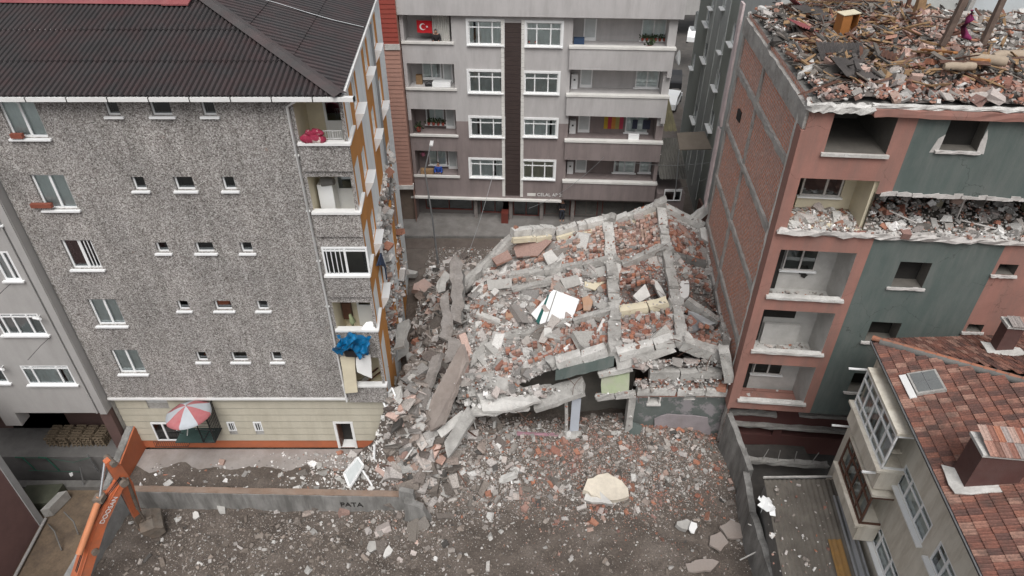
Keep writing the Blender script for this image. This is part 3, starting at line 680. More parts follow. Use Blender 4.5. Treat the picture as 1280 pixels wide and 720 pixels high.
# big projecting top balcony parapet
b = MB(); z1 = LB[0][3]
b.fbox(FC_, -.1, a_r + .25, z1 + .02, 16.1, .003, .35); b.build('top_balcony', M['lgrey'], rootC)
for q in RB + LB:
    b = MB(); up_ = 0 if q[2] > 7 else 1; left = q in LB
    if not left:
        b.fbox(FC_, q[0] - .15, a_r - .02, q[2] - 1.35, q[2] - .05, .003, .3, up_)
        if up_ == 0: b.fbox(FC_, a_r - .3, a_r - .02, q[2] - 1.75, q[2] - 1.35, .003, .3, 0)
    b.fbox(FC_, q[0] - .2, q[1] + .12 if left else a_r + .05, q[2] - .05, q[2] + .09, -.05, .36 if not left else .12, 2)
    b.build('balcony_parapet', [M['lgrey'], M['mauve'], M['wtrim']], rootC)
for q in W4:
    window(rootC, FC_, *q, n=-.1, cols=(.3, .7), top=.27, fw=.065, curtain=random.choice(['curt', 'curt', 'curtd', 'curt2', 'curt3']), surround=.14, sills=.16)
# balcony doors and inner windows
def inner(F, q, kind, depth=1.3):
    n = -depth + .02
    if kind == 'door':
        b = MB(); a0, a1, z0, z1 = q
        for (p, r, s, t_) in ((a0, a0 + .08, z0, z1), (a1 - .08, a1, z0, z1), (a0 + .08, a1 - .08, z1 - .08, z1), (a0 + .08, a1 - .08, z0, z0 + 1.0)): b.fbox(F, p, r, s, t_, n, n + .06)
        d = b.build('balcony_door', M['pvc'], rootC); g = MB(); g.fbox(F, a0 + .08, a1 - .08, z0 + 1.0, z1 - .08, n, n + .03); g.build('pane', M['curtd'], d)
    else: window(rootC, F, *q, n=n + .06, cols=(.5,), fw=.07, curtain='curt', sill=True, sills=n + .2, surround=0)
for i, q in enumerate(RB):
    inner(FC_, (q[0] + .7, q[0] + 1.5, q[2] - .8, q[3] - .12), 'door'); x0 = q[0] + (4.3 if i < 2 else 3.9 if i == 2 else 3.4)
    inner(FC_, (x0, x0 + 1.5, q[2] + .1, q[3] - .15), 'w')
q = RB[3]; inner(FC_, (q[0] + 5.2, q[0] + 6.6, q[2] + .15, q[3] - .3), 'w')
for i, q in enumerate(LB):
    if i: inner(FC_, (q[0] + .75, q[0] + 2.0, q[2] + .3, q[3] - .1), 'w'); inner(FC_, (q[0] + 2.1, q[0] + 2.75, q[2] - .8, q[3] - .1), 'door')
# centre panel with quoins
a0, _ = FC_.ap(631, 100); a1, _ = FC_.ap(651, 100)
b = MB(); z = 2.3
while z < 14.1:
    b.fbox(FC_, a0, a1, z, z + .27, .004, .04); z += .29
b.build('centre_panel', mat('dark_brown_boarding', (.045, .03, .027), .2, 1.5, rough=.7), rootC)
for p in (a0 - .22, a1 + .02):
    b = MB(); z = 2.2
    while z < 14.1: b.fbox(FC_, p, p + .2, z, z + .27, .004, .06); z += .29
    b.build('quoin_strip', M['wtrim'], rootC)
b = MB(); b.fbox(FC_, -.3, 10.5, 1.93, 2.05, -.4, .25); b.build('canopy_edge', M['wtrim'], rootC)
# name of the block in raised letters
a, z = FC_.ap(667, 236); text('building_name', 'CELAL AP 20', .34, FC_, a + .25, 2.3, .03, M['white'], rootC)
b = MB(); b.fbox(FC_, a - .45, a + .15, 2.28, 2.5, .01, .03); b.build('name_plate', M['wtrim'], rootC)
# shop fronts, recessed
Fs = FC_.off(-.9); b = MB()
shops = [(.5, 4.0, .45, 1.75), (4.6, 6.7, .3, 1.8), (7.0, 8.9, 0.1, 1.8), (9.3, 11.2, .3, 1.8), (11.5, 13.2, .3, 1.8), (13.5, 16.5, .3, 1.8)]
facade(b, Fs, 0, a_r, .12, 2.0, [s + (.5, 2, 2) for s in shops], None, 0)
b.build('shop_wall', [mat('shop_grey_wall', (.12, .11, .105), .15, 1.5), M['white'], M['dark']], rootC)
M['redframe'] = mat('dark_red_frame', (.13, .03, .022), .15, 2, rough=.5)
for i, s in enumerate(shops):
    b = MB(); fr = .07
    for (p, q, r, t_) in ((s[0], s[0] + fr, s[2], s[3]), (s[1] - fr, s[1], s[2], s[3]), (s[0] + fr, s[1] - fr, s[3] - fr, s[3]), (s[0] + fr, s[1] - fr, s[2], s[2] + fr), ((s[0] + s[1]) / 2 - .03, (s[0] + s[1]) / 2 + .03, s[2] + fr, s[3] - fr)):
        b.fbox(Fs, p, q, r, t_, -.06, .02)
    f = b.build('shop_window', M['redframe'], rootC); g = MB(); g.fbox(Fs, s[0] + fr, s[1] - fr, s[2] + fr, s[3] - fr, -.04, -.035); g.build('pane', M['glassd'], f)
    if i in (3, 4, 5):
        g = MB(); z = s[2]
        while z < s[3] - .05: g.fbox(Fs, s[0] + fr, s[1] - fr, z, z + .06, .02, .035); z += .09
        g.build('roller_shutter', M['dark_c'], f)
b = MB()
for a in (4.3, 6.85, 9.1, 11.35): b.fbox(FC_, a - .12, a + .12, .13, 1.93, -.5, -.26)
b.build('pillars', mat('patterned_pillar', (.2, .18, .17), .3, 5), rootC)
b = MB(); b.fbox(FC_, 6.2, 6.7, .13, .95, -.3, .35); tag(b.build('cabinet', M['redframe']), 'dark red street cabinet standing by the shop entrance', 'cabinet')
# condensing boilers
for i, k in enumerate((1, 2, 3)):
    q = RB[k]; b = MB(); b.fbox(FC_, q[0] + .12, q[0] + .55, q[2] - .2 + .1, q[2] + .95, -1.28, -.95); b.cbox(FC_.w(q[0] + .33, q[2] + .6, -.945), .12, .01, .12, None, 1)
    tag(b.build('boiler', [M['pvc'], M['black']]), ['white wall-hung boiler beside the door of the light grey balcony', 'white wall-hung boiler on the balcony with the striped cloth', 'white wall-hung boiler on the lowest right-hand balcony'][i], 'boiler')
# =================================================================== clad block between
rootD = thing('apartment_building', 'narrow block clad in red and salmon horizontal boards beside the grey and mauve block', 'building', (-9, 44, 0))
FD = Fac((-11.5, 42.9), (-6.98, 42.9)); b = MB(); z = 3.2
M['redclad'] = mat('red_cladding', (.26, .05, .035), .1, 1, (.2, .05, .04), .3); M['salmon'] = mat('salmon_cladding', (.36, .20, .155), .1, 1, (.25, .15, .13), .35)
zc = FD.ap(495, 60)[1]
while z < 18:
    b.add([FD.w(0, z, .03), FD.w(4.5, z, .03), FD.w(4.5, z + .27, 0), FD.w(0, z + .27, 0), FD.w(0, z, -.02), FD.w(4.5, z, -.02)], [(0, 1, 2, 3), (4, 5, 1, 0)], 1 if z > zc else 0); z += .275
b.quad(FD.w(4.5, 0), FD.w(4.5, 0, -6), FD.w(4.5, 18, -6), FD.w(4.5, 18), 0)
b.build('wall', [M['salmon'], M['redclad']], rootD)
b = MB(); b.fbox(FD, 0, 4.55, 2.9, 3.2, -.3, .12); b.build('ledge', M['pale_c'], rootD); b = MB(); b.fbox(FD, 3.6, 4.55, zc - .1, zc + .25, .02, .08); b.build('ledge', M['pale_c'], rootD)
b = MB(); b.fbox(FD, 0, 4.4, 0, 2.9, -.8, -.5); b.build('ground_floor_wall', mat('brown_stone', (.15, .115, .09), .2, 2, (.09, .06, .05), .5), rootD)

# =================================================================== alley building, right rear
rootG = thing('apartment_building', 'grey-green block with ribbed wall and white sills lining the narrow alley', 'building', (14, 45, 0))
FG = Fac((14.7, 56), (12.75, 34.0)); M['gg'] = mat('grey_green_render', (.47, .49, .475), .08, .6, (.33, .345, .335), .5, streak=True); M['gd'] = mat('dark_green_render', (.28, .30, .27), .1, .6)
b = MB(); gw = []
for (u, v, w_) in ((890, 10, .5), (868, 35, .5), (866, 85, .5), (884, 30, .9), (881, 75, .9), (905, 10, .4), (902, 65, .4), (868, 150, .9), (915, 55, .6), (895, 110, .7), (888, 160, .8)):
    a, z = FG.ap(u, v); gw.append((a - w_ * .9, a + w_ * .9, z, z + 1.2))
ok = []
for g in gw:
    if all(g[1] < h[0] or g[0] > h[1] or g[3] < h[2] or g[2] > h[3] for h in ok): ok.append(g)
aa = [FG.ap(873, 20)[0], FG.ap(888, 20)[0], FG.ap(893, 20)[0], FG.ap(912, 20)[0], FG.ap(922, 20)[0]]
facade(b, FG, 0, FG.L, 0, 19, [g + (.25, 0, 2) for g in ok], ([aa[0], aa[1], aa[3], aa[4]], [], lambda a, z: 1 if aa[0] < a < aa[1] or aa[3] < a < aa[4] else 0))
b.quad(FG.w(FG.L, 0), FG.w(FG.L, 0, -8), FG.w(FG.L, 19, -8), FG.w(FG.L, 19), 0); b.quad(FG.w(0, 0, -8), FG.w(0, 0), FG.w(0, 19), FG.w(0, 19, -8), 0); b.quad(FG.w(0, 19), FG.w(FG.L, 19), FG.w(FG.L, 19, -8), FG.w(0, 19, -8), 0)
b.build('wall', [M['gg'], M['gd'], M['dark']], rootG)
b = MB()
for a in (aa[1] + .1, aa[2], (aa[2] + aa[3]) / 2, aa[3] - .1): b.fbox(FG, a - .04, a + .04, 1, 19, .003, .06)
b.build('wall_ribs', M['gg'], rootG)
for g in ok: window(rootG, FG, *g, n=-.12, cols=(.5,), fw=.07, curtain='curtd', sills=.3)
# alley: low houses, sheet roofs, steps
rootL = thing('lean_to', 'dark outbuilding with grey and yellowed corrugated roof beside the lowest balcony', 'outbuilding', (11.2, 42.5, 0))
b = MB(); b.box((10.05, 41.6, 0), (1.9, 0, 0), (0, 5, 0), (0, 0, 3.2)); b.build('wall', M['mauve'], rootL)
b = MB(); corr_plane(b, Vector((10.0, 41.4, 4.4)), (1, 0, 0), (0, 1, .35), 1.9, 4.0, pitch=.2, amp=.035); b.build('roof', mat('grey_fibre_cement', (.12, .115, .105), .2, 2, (.06, .06, .05), .6), rootL)
b = MB(); corr_plane(b, Vector((10.05, 45.2, 6.2)), (1, 0, 0), (0, 1, .25), 1.6, 7, pitch=.3, amp=.05, sheet=2.6); b.build('upper_roof', mat('yellowed_sheet', (.19, .17, .10), .2, 1, (.09, .085, .06), .6), rootL)
Fl = Fac((9.9, 41.55), (11.95, 41.55)); window(rootL, Fl, .55, 1.75, 2.7, 3.6, n=.02, cols=(.6,), top=.15, fw=.07, curtain=None, glass='glassd', sill=False)
b = MB(); p = [aty(846, 166, 41), aty(881, 164, 41.5), aty(890, 186, 39.6), aty(849, 187, 39.6)]
b.slab(p, .06, .02, 0, 0, .5)
rootN = thing('awning', 'flat brown sheet awning over the alley door', 'awning', (12.3, 40, 4)); b.build('sheet', mat('brown_sheet', (.12, .10, .08), .15, 2), rootN)
b = MB()
for q in (p[2], p[3], p[1]): b.tube([q, q + Vector((.3, .3, -3.5))], .035, 6)
b.build('brace', M['steel'], rootN)
rootT = thing('staircase', 'grey concrete steps climbing the alley below the brown awning', 'steps', (12.2, 40, 0))
for i in range(9):
    b = MB(); b.box((11.6, 38.4 + i * .38, 0), (1.35, 0, 0), (0, .38, 0), (0, 0, .1 + i * .16)); b.build('step', M['dark_c'], rootT)
b = MB(); b.box((11.35, 38.3, 0), (.18, 0, 0), (0, 4.2, 0), (0, 0, 2.2)); b.box((13.05, 36, 0), (.15, 0, 0), (0, 6, 0), (0, 0, 2.6)); b.build('side_wall', mat('alley_brick', (.13, .07, .055), .2, 3), rootT)
# distant end of the alley: low grey wall, cars
b = MB(); b.box((2, 100, 0), (40, 0, 0), (0, 6, 0), (0, 0, 5)); tag(b.build('building', M['grender']), 'low pale building far beyond the alley', 'building')
def car(x, y, rz, col, label):
    r = thing('parked_car', label, 'car', (x, y, 0), 'cars parked beyond the alley')
    Rm = Matrix.Rotation(rz, 3, 'Z'); o = Vector((x, y, 0))
    prof = [(-2.1, .35), (2.1, .35), (2.1, .75), (1.2, .95), (.6, 1.42), (-1.1, 1.42), (-1.8, .98), (-2.1, .9)]
    b = MB(); b.prism([o + Rm @ Vector((a, -.8, z)) for a, z in prof], Rm @ Vector((0, 1.6, 0))); b.build('body', col, r)
    b = MB(); b.prism([o + Rm @ Vector((a, -.81, z)) for a, z in [(1.0, .98), (.55, 1.36), (-1.05, 1.36), (-1.55, .98)]], Rm @ Vector((0, 1.62, 0))); b.build('window', M['black'], r)
    for sx in (-1.3, 1.3):
        for sy in (-.75, .75):
            b = MB(); c = o + Rm @ Vector((sx, sy, .32)); b.tube([c - Rm @ Vector((0, .1, 0)), c + Rm @ Vector((0, .1, 0))], .32, 12); b.build('wheel', M['black'], r)
car(15.9, 66, 1.2, M['pvc'], 'white car parked nearest, just beyond the alley between the two blocks'); car(17.3, 72, 1.4, M['black'], 'black car parked behind the white one beyond the alley'); car(23.0, 88, 1.3, M['pvc'], 'white car parked farthest up beyond the alley')

# =================================================================== street lamp and cables
rl = thing('street_lamp', 'tall grey street lamp post rising from the rubble in front of the shops', 'street lamp', (-4.94, 37.7, 0))
b = MB(); tp = aty(531, 213, 38.0); tp2 = aty(538, 182, 38.3)
b.tube([Vector((-4.94, 37.7, -.1)), Vector((-5.1, 37.75, 3.5)), tp], [.07, .055, .04], 10); b.build('post', M['steel'], rl)
b = MB(); e = tp + Vector((.35, .2, 1.0)); b.tube([tp, tp2], .045, 8); b.build('arm', M['steel'], rl)
b = MB(); b.cbox(tp2 + Vector((.05, .25, .03)), .2, .6, .1); b.build('lamp_head', M['white'], rl)
def cable(label, P, Q, sag, r=.012, n=14):
    b = MB(); P, Q = Vector(P), Vector(Q)
    b.tube([P.lerp(Q, i / n) - Vector((0, 0, sag * 4 * (i / n) * (1 - i / n))) for i in range(n + 1)], r, 5)
    tag(b.build('overhead_cable', M['steel']), label, 'cable')
cable('thin cable hanging from below the mauve window down to the rubble', FC_.w(5.7, 4.2, .1), atz(585, 318, .6), .3, .014)
cable('thin cable running from the name letters towards the lowest right balcony', FC_.w(8.2, 1.6, .6), FC_.w(13.2, 5.7, .6), .5, .014)
cable('cable crossing the alley mouth above the stairs', aty(790, 203, 41), aty(888, 203, 36), .2, .014)
cable('lower cable crossing the alley mouth', aty(840, 238, 40), aty(889, 220, 35), .1, .014)
# =================================================================== RIGHT: stripped red and green block
FR = Fac((10.1, 22.1), (18.0, 21.35)); WR = Fac((11.2, 33.6), (10.1, 22.1)); TOP = 17.2
rootQ = thing('apartment_building', 'half-demolished red and dark green apartment block with bare brick party wall and rubble on top', 'building', (15, 27, 0))
M['rred'] = mat('faded_red_render', (.31, .155, .125), .14, .8, (.20, .13, .11), .8, bump=.25, streak=True, crack=.5)
M['rgreen'] = mat('dark_green_render_wall', (.09, .115, .107), .12, .6, (.17, .175, .165), .6, bump=.25, streak=True, crack=.45)
M['torn'] = mat('torn_plaster_edge', (.50, .48, .46), .15, 4, (.30, .27, .25), .5, bump=.6, bsc=14)
def q4(F, tl, br, bl=None):
    a0, z1 = F.ap(*tl); a1, z0 = F.ap(*br); return a0, a1, z0, z1
R1 = q4(FR, (1045, 138), (1107, 193)); G1 = q4(FR, (1192, 143), (1221, 189))
Ls = [q4(FR, (977, 312), (1057, 374)), q4(FR, (958, 387), (1032, 442)), q4(FR, (936, 454), (1011, 504))]
G2 = q4(FR, (1126, 327), (1152, 360)); G3 = q4(FR, (1090, 402), (1117, 428)); G4 = q4(FR, (1068, 466), (1092, 491))
S1 = q4(FR, (1250, 330), (1267, 344)); S2 = q4(FR, (1211, 405), (1226, 415))
D1 = (.3, 3.05, 12.35, 14.4); D2 = (3.05, 16, 12.35, 13.9)
bandA, bandB = 3.58, 8.3
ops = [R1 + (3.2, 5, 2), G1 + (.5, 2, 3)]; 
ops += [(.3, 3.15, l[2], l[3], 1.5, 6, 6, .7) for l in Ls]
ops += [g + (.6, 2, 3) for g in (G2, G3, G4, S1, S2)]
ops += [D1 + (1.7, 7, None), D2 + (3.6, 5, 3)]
b = MB(); facade(b, FR, 0, 16, 2.6, TOP - .35, ops, ([bandA, bandB], [], lambda a, z: 1 if bandA < a < bandB else 0))
b.quad(FR.w(0, 2.6, -1.4), FR.w(16, 2.6, -1.4), FR.w(16, 2.6), FR.w(0, 2.6), 0)
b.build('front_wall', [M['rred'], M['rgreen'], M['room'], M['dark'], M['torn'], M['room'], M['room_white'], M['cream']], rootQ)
b = MB(); facade(b, WR, 0, WR.L - .02, -.5, TOP, [], None, 0)
b.build('party_wall', M['brickwall'], rootQ); b = MB(); b.quad(FR.w(16, 0), FR.w(16, 0, -12), FR.w(16, TOP, -12), FR.w(16, TOP)); b.build('end_wall', M['grey_c'], rootQ)
b = MB()
for z in (16.6, 14.55, 11.6, 8.65, 5.7, 2.75):
    h = .3 if z < 16 else .75
    b.beam(WR.w(-.05, z, .03), WR.w(11.5, z, .03), .3 if z < 16 else h, .16 if z < 16 else .2, 30, .02, up=WR.n)
for a in (.15, 4.9, 11.2): b.beam(WR.w(a, -.3, .02), WR.w(a, TOP, .02), .24, .14, 40, .022, up=WR.n)
b.build('concrete_frame', M['grey_c'], rootQ)
b = MB(); b.fbox(WR, 10.95, 11.58, 2.55, TOP - 1.0, .0, .14); b.build('corner_return', M['rred'], rootQ); b = MB(); b.beam(WR.w(10.85, 2.6, .08), WR.w(10.85, TOP - .6, .08), .16, .14, 50, .025, up=WR.n); b.build('plaster_edge', M['pale_c'], rootQ)
# pale flashing up the rear corner of the party wall
b = MB(); b.slab([WR.w(-.15, 17.5, .2), WR.w(-.75, 17.5, .2), WR.w(-.75, 11.6, .2), WR.w(-.1, 11.4, .2)], .1, .03); b.slab([WR.w(-.15, 11.2, .2), WR.w(-.7, 11.2, .2), WR.w(-.7, 6.8, .2), WR.w(-.1, 6.6, .2)], .1, .03)
b.build('edge_cladding', mat('pale_pink_cladding', (.56, .47, .47), .1, 1.2, (.4, .36, .35), .4), rootQ)
b = MB(); b.cbox(WR.w(2.3, 13.0, .0), .16, .55, .5); b.build('wall_hole', M['dark'], rootQ)
# overhanging roof slab edge, torn
b = MB(); b.beam(FR.w(-.1, TOP - .14, .05), FR.w(2.0, TOP - .14, .05), .34, .24, 14, .05, 1); b.beam(FR.w(2.0, TOP - .2, .1), FR.w(16, TOP - .2, .1), .3, .26, 30, .02, 0); b.beam(FR.w(1.9, TOP - .0, .08), FR.w(16, TOP - .0, .08), .22, .1, 60, .035, 1)
b.build('roof_slab_edge', [M['rred'], M['pale_c']], rootQ)
for q in (R1,): b = MB(); b.fbox(FR, q[0] - .1, q[1] + .1, q[2] - .12, q[2] - .004, -.15, .12); b.build('balcony_sill', M['pale_c'], rootQ)
for l in Ls: b = MB(); b.beam(FR.w(.22, l[2] - .06, .0), FR.w(3.25, l[2] - .06, .0), .26, .13, 12, .01); b.build('balcony_sill', M['pale_c'], rootQ)
for q in (G1, G2, G3, G4, S1, S2):
    b = MB(); b.beam(FR.w(q[0] - .15, q[2] - .06, .04), FR.w(q[1] + .1, q[2] - .05, .03), .12, .09, 8, .014)
    if q is G1: b.slab([FR.w(q[0] - .3, q[2] - .1, .02), FR.w(q[0], q[2] - .1, .02), FR.w(q[0], q[2] + .55, .02), FR.w(q[0] - .2, q[2] + .4, .02)], .03, .05); b.slab([FR.w(q[1], q[2] - .1, .02), FR.w(q[1] + .25, q[2] - .1, .02), FR.w(q[1] + .2, q[2] + .5, .02), FR.w(q[1], q[2] + .8, .02)], .03, .05)
    b.build('sill', M['torn'], rootQ)
# what is left inside the loggias
for i, l in enumerate(Ls):
    if i != 1:
        window(rootQ, FR, 1.05, 2.35, l[2] + .35, l[3] - .1, n=-1.42, cols=(.52,), fw=.06, curtain=None, glass='glassd', sill=True, sills=-1.3, frame='torn')
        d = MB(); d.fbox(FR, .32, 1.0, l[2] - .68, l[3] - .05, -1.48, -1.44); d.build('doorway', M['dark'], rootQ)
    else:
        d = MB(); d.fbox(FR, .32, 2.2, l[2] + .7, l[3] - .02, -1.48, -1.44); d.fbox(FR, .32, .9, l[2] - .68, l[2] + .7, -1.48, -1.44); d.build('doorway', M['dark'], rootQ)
        d = MB(); d.fbox(FR, .95, 2.5, l[2] - .68, l[2] + .45, -1.4, -1.25); d.build('inner_wall', M['room_white'], rootQ)
    b = MB(); pts = [FR.w(random.uniform(.4, 3.0), l[2] - .66, random.uniform(-1.35, -.2)) for _ in range(90)]
    rubble(b, [tuple(p) for p in pts], powsize(90, .04, .22, 2), [0] * 90); o = b.build('loose_debris', M['r_mix'], rootQ); o['kind'] = 'stuff'
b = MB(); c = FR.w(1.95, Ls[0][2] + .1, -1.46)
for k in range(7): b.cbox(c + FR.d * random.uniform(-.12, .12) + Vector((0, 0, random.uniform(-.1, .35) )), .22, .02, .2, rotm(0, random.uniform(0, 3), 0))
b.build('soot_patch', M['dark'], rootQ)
# gutted fourth floor
window(rootQ, FR, .95, 2.45, 12.95, 14.1, n=-1.5, cols=(.6,), fw=.07, curtain=None, glass='glassd', sill=True, sills=-1.35, frame='torn')
b = MB()
b.fbox(FR, 2.5, 3.05, 12.4, 14.38, -1.66, -1.5); b.fbox(FR, .9, 2.5, 12.4, 12.85, -1.66, -1.5); b.fbox(FR, 2.95, 3.1, 12.4, 14.38, -1.5, -.15)
b.build('inner_wall', M['cream'], rootQ)
b = MB()
for a in (6.3, 9.7, 13): b.fbox(FR, a, a + .3, 12.4, 13.9, -2.2, -1.9)
b.build('inner_column', M['cream'], rootQ)
b = MB(); pts = []; idx = []
for k in range(3800):
    a = random.uniform(.35, 12); n = random.uniform(-3.4, .12); base = 12.33
    if a < 3.0: n = random.uniform(-1.45, .1)
    h = 0 if n > -.5 else min(1, (-n - .5) / 2.2) * (.95 + .4 * math.sin(a * 2.1))
    if a < 3.0: h *= .1
    pts.append(tuple(FR.w(a, base + h * random.random() ** .4 * 1.0 + random.uniform(0, .08), n))); idx.append(random.choice([0, 0, 1, 1, 2, 0, 1, 3]))
rubble(b, pts, powsize(len(pts), .05, .4, 2.2), idx)
b.build('floor_rubble', [M['r_mix'], M['r_grey'], M['r_brick'], M['r_white']], rootQ)['kind'] = 'stuff'
b = MB()
b.beam(FR.w(0, 12.2, .02), FR.w(16, 12.2, .02), .3, .2, 60, .06, 0); 
for k in range(46):
    a = 3.2 + k * .28; b.slab([FR.w(a, 12.32 - .28 * random.random(), .05), FR.w(a + .34, 12.32 - .28 * random.random(), .05), FR.w(a + .3, 12.42, .05), FR.w(a, 12.42, .05)], .05, .04)
    b.slab([FR.w(a, 13.86, .02), FR.w(a + .34, 13.86, .02), FR.w(a + .3, 13.95 + .1 * random.random(), .02), FR.w(a, 13.95 + .1 * random.random(), .02)], .04, .03)
b.build('torn_floor_edge', M['torn'], rootQ)
for (u0, v0, u1, v1) in ((1111, 263, 1146, 279), (1196, 272, 1208, 245), (1200, 275, 1250, 287)):
    b = MB(); A_, z_ = FR.ap(u0, v0, -.8); B_, y_ = FR.ap(u1, v1, -.4); b.tube([FR.w(A_, z_, -.8), FR.w(B_, y_, -.4)], .035, 6)
    o = b.build('hanging_pipe', M['torn'], rootQ)
# recessed lower storeys
F3 = FR.off(-1.2); M['dred'] = mat('dark_red_base', (.125, .05, .045), .15, .9, (.08, .045, .04), .6)
b = MB(); facade(b, F3, 0, 14, -1.5, 2.62, [(.5, 2.4, 1.35, 2.2, .8, 0, 1), (3.9, 6, 1.5, 2.2, .8, 0, 1), (.4, 2.8, -.4, .25, .6, 0, 1), (3.2, 6.5, -.3, .2, .6, 0, 1)]); b.build('base_wall', [M['dred'], M['dark']], rootQ)
b = MB(); b.beam(F3.w(.3, 1.25, .1), F3.w(2.6, 1.25, .1), .3, .16, 8, .03); b.beam(F3.w(3.7, 1.4, .1), F3.w(6, 1.4, .1), .3, .16, 8, .03); b.beam(F3.w(0, .42, .1), F3.w(7, .42, .1), .3, .2, 14, .04)
b.build('broken_ledge', M['grey_c'], rootQ)
b = MB(); b.beam(FR.w(.6, -.25, .6), FR.w(5, -.2, .6), .25, .22, 12, .04); 
for k in range(6): p = FR.w(.4 + k * .75, -.25, .6); b.tube([p, p + Vector((random.uniform(-.15, .3), .1, .75))], .02, 5)
b.build('broken_fence_beam', M['grey_c'], rootQ)
# roof deck
b = MB(); c = [WR.w(11.5, TOP - .02), WR.w(0, TOP - .02), FR.w(16, TOP - .02, -11.5), FR.w(16, TOP - .02)]; b.poly(c); b.build('roof_deck', M['dark_c'], rootQ)
def rtz(x, y):
    z = TOP + .1
    def g(u, v, sx, sy, h): c = atz(u, v, TOP + .4); return h * math.exp(-((x - c.x) / sx) ** 2 - ((y - c.y) / sy) ** 2)
    return z + g(1160, 48, 1.8, 2.2, 1.0) + g(1070, 20, 2.5, 2.2, .5) + g(1120, 90, 3, 1.2, .35) + g(1240, 95, 2.5, 1.5, .5) + g(1020, 50, .8, 6, .3) + noise.noise((x, y, 0)) * .15
def on_deck(x, y): 
    p = Vector((x, y, 0)); return (p - WR.A).dot(WR.n) < -.15 and (p - FR.A).dot(FR.n) < -.05
b = MB(); pts = []; idx = []
for k in range(13000):
    x = random.uniform(10.2, 24); y = random.uniform(20.6, 33.5)
    if not on_deck(x, y): continue
    u, v = proj((x, y, TOP + .3))
    if u > 1340 or v < -60: continue
    z = rtz(x, y); edge = (Vector((x, y, 0)) - FR.A).dot(-FR.n); wl = -(Vector((x, y, 0)) - WR.A).dot(WR.n)
    r_ = random.random()
    if edge < 1.4: m = random.choice([1, 1, 1, 0, 2, 4])
    elif wl < .8: m = random.choice([3, 2, 2, 0, 1, 5])
    elif 1095 < u < 1195 and 15 < v < 85: m = random.choice([4, 4, 1, 4, 0])
    elif u > 1180 and v < 70: m = random.choice([2, 2, 0, 0, 5])
    else: m = random.choice([0, 5, 5, 4, 5, 4, 1, 7])
    pts.append((x, y, z + random.uniform(-.05, .1))); idx.append(m)
rubble(b, pts, powsize(len(pts), .07, .42, 2.3), idx)
pts = []; 
for k in range(900):
    u, v = (random.gauss(1050, 55), random.gauss(35, 30)) if k % 2 else (random.uniform(985, 1280), random.uniform(-10, 105)); p = atz(u, v, TOP + .5)
    if on_deck(p.x, p.y) and abs(p.x - 15) < 10: pts.append((p.x, p.y, rtz(p.x, p.y) + .12))
rubble(b, pts, [random.uniform(.08, .16) for _ in pts], [random.choice([5, 5, 6, 7]) for _ in pts], .4, 7)
tag(b.build('roof_rubble', [M['r_mix'], M['r_brick'], M['r_grey'], M['r_white'], M['r_pink'], M['r_dark'], M['redwood'], M['wood']], kind='stuff'), 'broken brick, plaster and roofing heaped on top of the half-demolished block', 'rubble')
b = MB(); n = 60; ns = [(10.2 + 14 * i / n, 20.4 + 13 * j / n) for j in range(n + 1) for i in range(n + 1)]
b.add([(x, y, rtz(x, y) - .08) for x, y in ns], [(j * (n + 1) + i, j * (n + 1) + i + 1, (j + 1) * (n + 1) + i + 1, (j + 1) * (n + 1) + i) for j in range(n) for i in range(n) if all(on_deck(*ns[k]) for k in (j * (n + 1) + i, j * (n + 1) + i + 1, (j + 1) * (n + 1) + i + 1, (j + 1) * (n + 1) + i))], 0, True)
b.build('debris_bed', mat('roof_debris_bed', (.13, .115, .105), .4, 3, (.05, .045, .04), .7, bump=.8, bsc=15), rootQ)
def deckp(u, v, up=.25): 
    p = atz(u, v, TOP + .4)
    for _ in range(3): p = atz(u, v, rtz(p.x, p.y))
    return p + Vector((0, 0, up))
# posts
M['oldpost'] = mat('weathered_post', (.14, .10, .08), .35, 3, (.05, .035, .03), .7)
for i, (u0, v0, ln, w_, tilt, mt, lb) in enumerate([(1145, 26, 3.0, .32, (-.05, 0), 'wood', 'thick pale timber post standing in the brick heap on the roof'), (1132, 14, 2.6, .16, (.02, 0), 'redwood', 'thin brown post behind the thick timber post'), (1182, 46, 3.2, .22, (.12, 0), 'oldpost', 'weathered brown post right of the brick heap, leaning'), (1207, 18, 2.6, .2, (.1, .0), 'grey_c', 'grey post between the two leaning brown ones, farther back'), (1226, 60, 3.4, .2, (.08, .05), 'oldpost', 'rightmost leaning dark post, nearest the white wall'), (1196, 10, 2.5, .16, (.1, .1), 'redwood', 'small dark brown post at the top edge, behind the others')]):
    p = deckp(u0, v0, -.3); b = MB(); b.beam(p, p + Vector((tilt[0] * ln, tilt[1] * ln, ln)), w_, w_ * .8, 8, .015, up=Vector((0, 1, 0)))
    tag(b.build('post', M[mt]), lb, 'post', 'posts left standing on the demolished roof')
b = MB(); p = deckp(1245, 22, 0); e = Vector((1, -.1, 0)); b.box(p + Vector((-.9, .6, 0)), e * 5, (0, .15, 0), (0, 0, 1.9)); b.build('wall_remnant', mat('pale_blue_wall', (.5, .54, .56), .06, 1, (.35, .35, .34), .4), rootQ)
